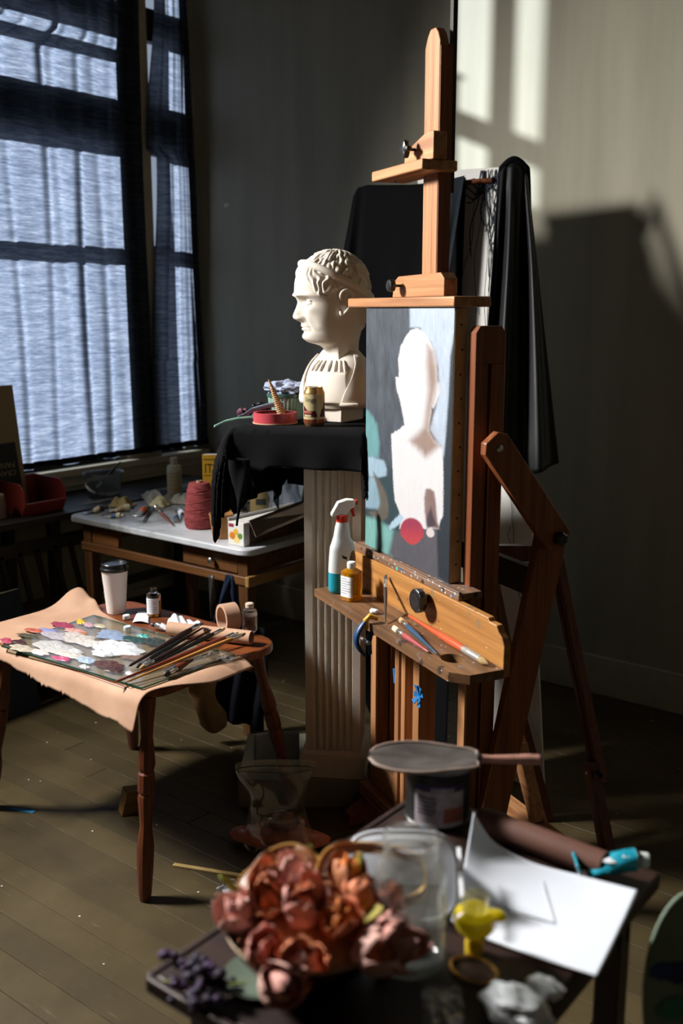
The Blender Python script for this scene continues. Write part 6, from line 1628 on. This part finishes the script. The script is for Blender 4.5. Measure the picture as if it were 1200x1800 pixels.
FL = [('dusty pink dried flower at the bowl front left', (-0.055, -0.055, 0.075), 7, 0.055, 0.020, [PM[0], PM[4]], (0.5, -0.3), 0.3),
      ('large terracotta dried flower at the centre of the bowl', (0.0, -0.02, 0.10), 8, 0.058, 0.022, [PM[1], PM[0]], (0.3, 0.1), 1.1),
      ('bright orange lantern flower right of the bowl centre', (0.045, -0.005, 0.095), 8, 0.045, 0.024, [PM[2], PM[1]], (0.5, 0.4), 0.4),
      ('orange lantern flower further back in the bowl', (0.015, 0.05, 0.11), 8, 0.045, 0.022, [PM[2], PM[5]], (0.2, 0.2), 2.0),
      ('rose pink dried flower hanging over the bowl right rim', (0.085, 0.035, 0.075), 6, 0.05, 0.02, [PM[4], PM[0]], (0.3, 0.8), 0.1),
      ('dark red dried flower at the bowl front', (-0.01, -0.075, 0.068), 7, 0.052, 0.018, [PM[3], PM[0]], (0.9, -0.1), 0.9),
      ('rust brown dried flower on the bowl left side', (-0.07, 0.0, 0.10), 7, 0.055, 0.022, [PM[5], PM[1]], (0.1, -0.5), 2.2),
      ('pale pink dried flower at the top of the heap', (-0.03, 0.015, 0.125), 7, 0.05, 0.02, [PM[4], PM[0]], (-0.1, -0.3), 1.7),
      ('red orange dried flower at the bowl back right', (0.065, 0.06, 0.085), 7, 0.046, 0.02, [PM[1], PM[3]], (-0.2, 0.5), 0.6),
      ('pink and red dried flower drooping over the bowl front rim', (-0.035, -0.095, 0.062), 6, 0.055, 0.018, [PM[0], PM[3]], (1.1, -0.4), 2.6)]
FL += [('pink dried flower right of the bowl front', (0.045, -0.060, 0.070), 7, 0.055, 0.020, [PM[0], PM[1]], (0.9, 0.5), 0.2),
      ('orange red dried flower low on the bowl right front', (0.085, -0.025, 0.066), 7, 0.055, 0.021, [PM[1], PM[4]], (0.7, 0.9), 1.4),
      ('rust dried flower between the bowl centre and front', (0.010, -0.045, 0.088), 7, 0.052, 0.020, [PM[5], PM[0]], (0.6, 0.2), 2.9),
      ('dusty pink dried flower low at the left of the bowl', (-0.085, -0.04, 0.068), 7, 0.055, 0.020, [PM[0], PM[4]], (0.6, -0.8), 1.9),
      ('terracotta dried flower behind the dusty pink one', (-0.045, -0.015, 0.100), 7, 0.055, 0.022, [PM[1], PM[5]], (0.4, -0.3), 0.8),
      ('deep red dried flower in the middle of the right side', (0.055, 0.03, 0.090), 7, 0.050, 0.020, [PM[3], PM[1]], (0.3, 0.5), 2.4),
      ('pale rose dried flower at the right end of the heap', (0.105, 0.015, 0.072), 6, 0.052, 0.020, [PM[4], PM[0]], (0.5, 1.0), 0.5),
      ('large pink dried flower hanging lowest at the bowl front', (0.020, -0.098, 0.058), 6, 0.058, 0.020, [PM[0], PM[4]], (1.2, 0.2), 1.0)]
MB().sphere((0, 0, 0.055), 0.095, 30, 14, (1, 1, 0.42), lambda d: 1 + 0.08 * noise.noise(d * 5)).build('petal_bed', PM[5], bo)
for k, (lab, off, n_, L, W, cols, tl, rz) in enumerate(FL):
    off = (off[0], off[1], 0.045 + (off[2] - 0.045) * 0.62)
    blossom(lab, BW + Vector(off), n_, L * 1.0, W * 1.05, cols, tl, rz, 40 + k)
blossom('violet dried flower tucked between the pink blossoms', BW + Vector((0.0, -0.03, 0.10)), 6, 0.022, 0.01, [PURP2, PURP], (0.4, 0), 0.5, 77)
def leaf(label, loc, L, W, m, rot):
    return tag(petal_mb(L, W, 0.3, 0.3, 1).build('leaf', m, smooth=180, thick=0.0008, loc=loc, rot=rot), label, 'leaf')
leaf('yellow green leaf standing above the flower heap', BW + Vector((0.02, 0.06, 0.085)), 0.06, 0.014, YELL, (0, -1.0, 0.9))
leaf('olive leaf at the back of the flower bowl', BW + Vector((-0.05, 0.05, 0.080)), 0.05, 0.013, GREENL, (0, -0.9, 1.9))
leaf('yellow leaf lying over the orange lantern flower', BW + Vector((0.055, 0.02, 0.085)), 0.05, 0.013, YELL, (0.3, -0.2, 0.3))
leaf('green leaf at the left rim of the flower bowl', BW + Vector((-0.095, -0.015, 0.07)), 0.05, 0.012, GREENL, (0.2, -0.3, 3.6))
# brown wired ribbon looping over the heap
rbm = mat('brown_satin_ribbon', hexc('7c4a20'), 0.4, var=0.12, spec=0.5); gedge = mat('gold_ribbon_edge', hexc('e0b060'), 0.35, metal=0.3, var=0.05)
rb2 = thing('wired_ribbon', 'brown ribbon with gold wire edges looping above the dried flowers', 'ribbon', BW)
def loop_ribbon(path, wdir, w):
    P_ = [Vector(p) for p in path]; wd = Vector(wdir).normalized() * w; n_ = len(P_) * 6
    def cr(f):
        f = clamp(f) * (len(P_) - 1); i = min(int(f), len(P_) - 2); t_ = f - i
        p0, p1, p2, p3 = P_[max(i - 1, 0)], P_[i], P_[i + 1], P_[min(i + 2, len(P_) - 1)]
        return 0.5 * ((2 * p1) + (p2 - p0) * t_ + (2 * p0 - 5 * p1 + 4 * p2 - p3) * t_ * t_ + (3 * p1 - p0 - 3 * p2 + p3) * t_ ** 3)
    MB().grid(lambda u, v: tuple(cr(v) + wd * (u - 0.5) + Vector((0, 0, 0.003 * math.sin(17 * v + 3 * u)))), 6, n_).build('ribbon_loop', rbm, rb2, smooth=180, thick=0.001)
    for s in (-0.5, 0.5):
        MB().tube([cr(i / n_) + wd * s for i in range(n_ + 1)], 0.0014, 6).build('wire_edge', gedge, rb2)
loop_ribbon([(-0.09, -0.02, 0.070), (-0.115, 0.01, 0.096), (-0.085, 0.04, 0.116), (-0.04, 0.045, 0.110), (-0.02, 0.03, 0.091)], (0.4, 0.6, 0.6), 0.035)
loop_ribbon([(-0.02, 0.03, 0.091), (-0.025, 0.07, 0.122), (0.02, 0.10, 0.134), (0.085, 0.125, 0.128), (0.105, 0.11, 0.096), (0.08, 0.085, 0.079)], (0.3, -0.5, 0.8), 0.032)
loop_ribbon([(0.08, 0.085, 0.079), (0.04, 0.07, 0.099), (-0.01, 0.075, 0.108)], (0.4, 0.2, 0.9), 0.030)
# purple sprig and stems at the table corner
ps = thing('purple_sprig', 'dark purple dried sprig spilling over the front table corner', 'dried flower', BW + Vector((-0.075, -0.125, 0.0)))
rr = random.Random(31)
for k in range(44):
    x_ = rr.gauss(0, 0.028); y_ = rr.gauss(0, 0.020); z_ = 0.010 + abs(rr.gauss(0, 0.018))
    MB().sphere((x_, y_, z_), rr.uniform(0.005, 0.009), 8, 6, (1, 1, 0.7)).build('floret', PURP if k % 3 else PURP2, ps)
MB().tube([(-0.05, -0.02, 0.006), (0.0, 0.0, 0.012), (0.05, 0.03, 0.02)], 0.002, 6).build('stem', GREENL, ps)
rb3 = tag(MB().sphere((0, 0, 0.010), 0.010, 14, 10).build('red_berry', mat('red_berry', hexc('8a2f20'), 0.35, var=0.1), loc=at_z(668, 1712, TZ)), 'single red berry on the dark table left of the glass jar', 'berry')
# large glass jar
jr = thing('glass_jar', 'large empty clear glass jar standing in the foreground', 'jar', (-0.655, 0.985, TZ))
JG = clear_film('jar_glass', (0.86, 0.88, 0.86), 0.30, 0.03, 0.17, (0.62, 0.62, 0.58))
MB().lathe([(0.040, 0.001), (0.046, 0.006), (0.047, 0.02), (0.047, 0.125), (0.045, 0.138), (0.038, 0.150), (0.0345, 0.156), (0.0345, 0.160), (0.0365, 0.161), (0.0365, 0.164), (0.0345, 0.165), (0.0345, 0.169), (0.0365, 0.170), (0.0365, 0.173), (0.0345, 0.174), (0.0355, 0.180)], 56, cap1=False).build('jar_wall', JG, jr, smooth=60)
MB().lathe([(0.0355, 0.180), (0.037, 0.182), (0.0355, 0.184), (0.034, 0.182), (0.0355, 0.180)], 56, cap0=False, cap1=False).build('jar_lip', CLEAR_GLASS, jr, smooth=60)
MB().lathe([(0.0, 0.003), (0.036, 0.005), (0.043, 0.012), (0.0445, 0.02)], 48, cap0=False, cap1=False).build('jar_base', clear_film('jar_base_glass', (0.7, 0.74, 0.7), 0.3, 0.05, 0.12, (0.5, 0.52, 0.48)), jr, smooth=60)
# translucent plastic tub tipped towards the viewer
tu = thing('plastic_tub', 'translucent white plastic tub tipped on its side behind the jar', 'tub', at_z(705, 1540, 0.80) + Vector((0, 0, 0.0)), rot=(math.radians(62), 0, YAW))
FROSTP = clear_film('frosted_plastic', (0.75, 0.77, 0.8), 0.25, 0.25, 0.62, (0.72, 0.75, 0.80))
def tubsec(s, d):
    out = []
    for k in range(48):
        a = 2 * PI * k / 48; c_, s_ = math.cos(a), math.sin(a)
        out.append((s * 0.078 * abs(c_) ** 0.55 * (1 if c_ > 0 else -1), s * 0.060 * abs(s_) ** 0.55 * (1 if s_ > 0 else -1), d))
    return out
q = MB(); secs = [(0.80, -0.075), (0.86, -0.07), (0.97, -0.004), (1.0, 0.0)]
for (s, d) in secs: q.v += tubsec(s, d)
for j in range(3):
    for k in range(48): q.f.append((j * 48 + k, j * 48 + (k + 1) % 48, (j + 1) * 48 + (k + 1) % 48, (j + 1) * 48 + k)); q.mi.append(0)
q.f.append(tuple(range(48))); q.mi.append(0)
q.build('tub_wall', FROSTP, tu, smooth=50)
MB().tube([Vector(p) for p in tubsec(1.02, 0.001)], 0.0035, 8, closed=True).build('tub_rim', mat('frosted_rim', hexc('c9ced6'), 0.4, var=0.03), tu, smooth=60)
# black tin with label and a wooden spoon across it
bt = thing('paint_tin', 'black paint tin with purple and white label at the back of the front table', 'tin', (-0.838, 1.340, TZ))
MB().lathe([(0.055, 0), (0.057, 0.002), (0.057, 0.004), (0.055, 0.006), (0.055, 0.088), (0.057, 0.090), (0.057, 0.094), (0.052, 0.094), (0.052, 0.090), (0.0, 0.090)], 44).build('tin_body', mat('black_tin', (0.02, 0.02, 0.022), 0.35, metal=0.4, var=0.4, vscale=30), bt)
AL = math.radians(-60)
for s0_, s1_, z0_, z1_, hx in ((-0.040, 0.050, 0.004, 0.068, 'a49aa2'), (-0.040, 0.050, 0.0685, 0.080, '3a3358'), (-0.01, 0.03, 0.066, 0.076, '8f8a90'), (0.012, 0.048, 0.014, 0.040, '9a5a4a'), (-0.034, 0.0, 0.030, 0.062, '8a8288')):
    q = MB(); wrap_rect(q, 0.0552 + 0.0003 * (1 + (s0_ > -0.04) + (s0_ > -0.03)), s0_, s1_, z0_, z1_, AL, 20); q.build('label_print', petal_mat('tin_print_' + hx, hx), bt, smooth=80)
for k in range(5):
    q = MB(); wrap_rect(q, 0.0564, -0.034, -0.004 + 0.004 * (k % 2), 0.056 - 0.007 * k, 0.058 - 0.007 * k, AL, 8); q.build('printed_line', INK, bt, smooth=80)
sa, sb_ = Vector((-0.925, 1.262, 0.857)), Vector((-0.688, 1.422, 0.866)); dsp = (sb_ - sa); Ls = dsp.length
spn = thing('wooden_spoon', 'paint stained wooden spoon lying across the black tin', 'spoon', sa, rot=(math.radians(10), 0, math.atan2(dsp.y, dsp.x)))
def spoonf(u, w):
    a = u * 2 * PI; L = Ls * 0.63; x_ = L * w
    wd = 0.043 * math.sin(PI * min(1.0, w ** 0.75 * 0.93 + 0.02)) ** 0.65 + 0.008 * sstep(0.7, 1, w)
    th = 0.006 * math.sin(PI * min(1, w * 0.9 + 0.07)) ** 0.5 + 0.002
    return (x_, wd * math.cos(a), th * math.sin(a) - 0.012 * math.sin(PI * w) * (1 - (math.cos(a)) ** 2) * (1 if math.sin(a) > 0 else 0.6) + 0.006)
MB().grid(spoonf, 32, 30, wrap_u=True).build('spoon_bowl', mat('grey_stained_spoon', hexc('4a4440'), 0.5, var=0.5, vscale=18, stretch=(1, 3, 1)), spn, smooth=80)
MB().lathe([(0.008, 0), (0.0065, 0.02), (0.0075, 0.05), (0.0095, 0.08), (0.0085, Ls * 0.37 - 0.004), (0.003, Ls * 0.37)], 16, (Ls * 0.63, 0, 0.007), (1, 0, 0.02)).build('spoon_handle', mat('pink_stained_handle', hexc('a8796a'), 0.55, var=0.25, vscale=40), spn)
MB().tube([Vector(spoonf(k / 40, lerp(0.02, 0.0, 0))) for k in range(1)] + [Vector((Ls * 0.63 * w_, (0.043 * math.sin(PI * min(1.0, w_ ** 0.75 * 0.93 + 0.02)) ** 0.65 + 0.008 * sstep(0.7, 1, w_)) * sg, 0.0075)) for sg, seq in ((1, range(0, 25)), (-1, range(24, -1, -1))) for w_ in [q_ / 24 for q_ in seq]], 0.0028, 8).build('spoon_rim', mat('tan_spoon_rim', hexc('8f7c70'), 0.5, var=0.3, vscale=30), spn, smooth=60)
MB().lathe([(0.0092, 0), (0.0096, 0.003), (0.0092, 0.006)], 16, (Ls * 0.625, 0, 0.007), (1, 0, 0.02)).build('dark_ring', INK, spn)
# sheet of drawing paper curling up at the back
A_, B_, C_, D_ = at_z(832, 1428, 0.838), at_z(1122, 1565, 0.775), at_z(1049, 1716, 0.757), at_z(800, 1640, 0.757)
E_ = [A_, at_z(868, 1480, 0.80), at_z(935, 1516, 0.78), at_z(1020, 1539, 0.773), B_]
G_ = [D_ + Vector((-0.02, 0.02, 0)), at_z(835, 1642, 0.756), at_z(880, 1660, 0.755), at_z(960, 1688, 0.756), C_]
def lin(L_, u):
    f = u * (len(L_) - 1); i = min(int(f), len(L_) - 2); t_ = f - i
    p0, p1, p2, p3 = L_[max(i - 1, 0)], L_[i], L_[i + 1], L_[min(i + 2, len(L_) - 1)]
    return 0.5 * ((2 * p1) + (p2 - p0) * t_ + (2 * p0 - 5 * p1 + 4 * p2 - p3) * t_ * t_ + (3 * p1 - p0 - 3 * p2 + p3) * t_ ** 3)
def sheetf(u, w):
    a = lin(E_, u); b_ = lin(G_, u); p = a.lerp(b_, w)
    p.z = lerp(a.z, b_.z, 1 - (1 - w) ** 1.8) + 0.0
    return p
dp_ = thing('drawing_sheet', 'large white sheet of drawing paper curling up on the front table', 'paper')
MB().grid(lambda u, w: tuple(sheetf(u, w)), 40, 30).build('sheet', mat('bright_drawing_paper', hexc('dfe4ee'), 0.7, var=0.015, spec=0.2), dp_, smooth=180, thick=0.0008)
def onsh(u, w, o=0.0013): return tuple(sheetf(u, w) + Vector((0, 0, o)))
PENC = mat('pencil_line', hexc('77777c'), 0.8, var=0)
MB().tube([onsh(0.10 + 0.62 * i / 20, 0.60) for i in range(21)], 0.0008, 5).build('pencil_line', PENC, dp_)
MB().tube([onsh(0.72 - 0.13 * i / 16, 0.60 - 0.42 * i / 16) for i in range(17)], 0.0006, 5).build('pencil_line', mat('faint_pencil', hexc('b4b6bd'), 0.8, var=0), dp_)
tag(MB().bar(at_z(806, 1490, 0.815), at_z(812, 1578, 0.80), 0.006, 0.0025).build('white_straw', WHITE_PAPER, bevel=0.0005), 'thin white straw propped on the drawing sheet behind the yellow bottle', 'straw')
# rolled brown paper along the far edge
ro0, ro1 = at_z(845, 1440, 0.775), at_z(1062, 1522, 0.772); d3 = ro1 - ro0
br_ = thing('brown_paper_roll', 'roll of dark brown paper lying along the far table edge', 'paper roll', ro0, rot=dir_rot(d3))
BRP = mat('dark_brown_paper', hexc('5f3d30'), 0.7, var=0.12)
MB().lathe([(0.013, 0), (0.0215, 0), (0.0215, d3.length), (0.013, d3.length), (0.013, 0)], 30, cap0=False, cap1=False).build('rolled_sheet', BRP, br_, smooth=40)
MB().lathe([(0.009, 0.003), (0.0125, 0.003), (0.0125, d3.length - 0.003), (0.009, d3.length - 0.003)], 24, cap0=False, cap1=False).build('inner_turn', BRP, br_, smooth=40)
# turquoise paint tube
TQ = mat('turquoise_tube', hexc('1a8aa0'), 0.35, var=0.06)
pt_ = at_z(1022, 1535, 0.760); tq = paint_tube('fat turquoise paint tube with white cap at the right end of the table', (pt_.x, pt_.y, 0.7665), math.atan2(0.02, 0.10) + math.radians(24), 0.098, 0.0185, TQ, BOTW, None, squash=0.15)
MB().sphere((0.042, -0.006, 0.0205), 0.011, 16, 8, (1.3, 0.9, 0.22)).build('label_emblem', WHITE_PAPER, tq)
MB().bar((-0.006, 0, 0.003), (-0.012, 0, 0.020), 0.050, 0.004, (1, 0, 0)).build('folded_end', TQ, tq, bevel=0.001)
for k in range(3):
    MB().box(0.058 + 0.006 * k, 0.061 + 0.006 * k, -0.012, 0.004, 0.0285, 0.0292).build('printed_line', WHITE_PAPER, tq, smooth=0)
# yellow upturned bottle and brass ring
yv = thing('yellow_bottle', 'small round yellow glass bottle standing on its stopper', 'bottle', at_z(833, 1684, TZ) + Vector((-0.006, 0.010, 0)))
YG = glassy('yellow_glass', hexc('e6cf1a'), 0.05, 1.3, 0.55)
MB().lathe([(0.012, 0), (0.0125, 0.002), (0.0125, 0.022), (0.011, 0.024)], 28).build('stopper', mat('yellow_stopper', hexc('cfae16'), 0.35, var=0.03), yv)
MB().lathe([(0.010, 0.0245), (0.019, 0.030), (0.0275, 0.042), (0.029, 0.052), (0.027, 0.060), (0.020, 0.066)], 36).build('glass_bulb', YG, yv)
MB().lathe([(0.0175, 0.0665), (0.0175, 0.080), (0.0165, 0.086)], 30, cap1=False).build('glass_collar', clear_film('clear_collar', (0.9, 0.9, 0.75), 0.4, 0.04, 0.08, (0.7, 0.65, 0.3)), yv)
MB().sphere((0.028, 0.010, 0.062), 0.012, 14, 8, (1.1, 0.8, 0.6)).build('glass_spout', YG, yv)
rg = at_z(832, 1704, 0.7535)
tag(MB().tube([(rg.x + 0.032 * math.cos(2 * PI * k / 40), rg.y + 0.024 * math.sin(2 * PI * k / 40), 0.7535) for k in range(40)], 0.0022, 8, closed=True).build('brass_ring', BRASS), 'thin brass ring lying in front of the yellow bottle', 'ring')
# white crumpled tissues at the near edge
for px_, py_, r_, lab, sd_ in ((905, 1790, 0.032, 'crumpled white tissue at the bottom edge of the foreground table', 5), (958, 1748, 0.018, 'small white paper scrap near the drawing sheet front corner', 9)):
    p_ = at_z(px_, py_, TZ); tag(crumple((0, 0, r_ * 0.55), r_, (1.4, 0.9, 0.62), sd_, 0.35, 2.2).build('tissue', WHITE_PAPER, loc=p_), lab, 'tissue')
p_ = at_z(778, 1775, TZ)
tag(MB().grid(lambda u, w: ((u - 0.5) * 0.05, (w - 0.5) * 0.07, 0.002 + 0.018 * abs(noise.noise(Vector((u * 3, w * 3, 4))))), 16, 16).build('clear_wrapper', clear_film('grey_wrapper', (0.85, 0.85, 0.85), 0.7, 0.12, 0.15), smooth=50, loc=p_, rot=(0, 0, 0.6)), 'clear cellophane wrapper at the bottom edge near the glass jar', 'wrapper')
# stool with an oval palette at the right edge
so = thing('stool', 'worn wooden stool with pinkish legs at the right edge of the photo', 'stool', (-0.255, 1.30, 0))
SW = wood('worn_stool_wood', hexc('4f3828'), hexc('8a6850'), 'Z', 30)
MB().lathe([(0.15, 0.47), (0.16, 0.475), (0.16, 0.495), (0.15, 0.50)], 36).build('seat', SW, so)
for a in (0.6, 2.2, 3.7, 5.3):
    turned_leg(so, (0.10 * math.cos(a), 0.10 * math.sin(a), 0.472), (0.15 * math.cos(a), 0.15 * math.sin(a), 0))
op = thing('oval_palette', 'grey green oval palette smeared with blue paint leaning at the right edge', 'palette', (-0.352, 1.254, 0.505), rot=(math.radians(-8), 0, YAW + 0.15))
PG = mat('grey_green_palette', hexc('6a7a68'), 0.5, var=0.2, vscale=12)
MB().prism([(0.075 * math.cos(2 * PI * k / 48), 0.155 + 0.155 * math.sin(2 * PI * k / 48)) for k in range(48)], 'Y', 0, 0.006).build('board', PG, op, bevel=0.002)
for x_, z_, hx, r_ in ((-0.045, 0.20, '2c3f78', 0.016), (-0.02, 0.195, '2a3560', 0.02), (-0.03, 0.145, '3f7a68', 0.02), (-0.045, 0.10, '6a6f4a', 0.016), (-0.02, 0.06, '8fa0b4', 0.018)):
    MB().sphere((x_, -0.001, z_), r_, 16, 8, (1.3, 0.12, 0.8), lambda d: 1 + 0.25 * noise.noise(d * 3)).build('paint_smear', petal_mat('smear_' + hx, hx), op)
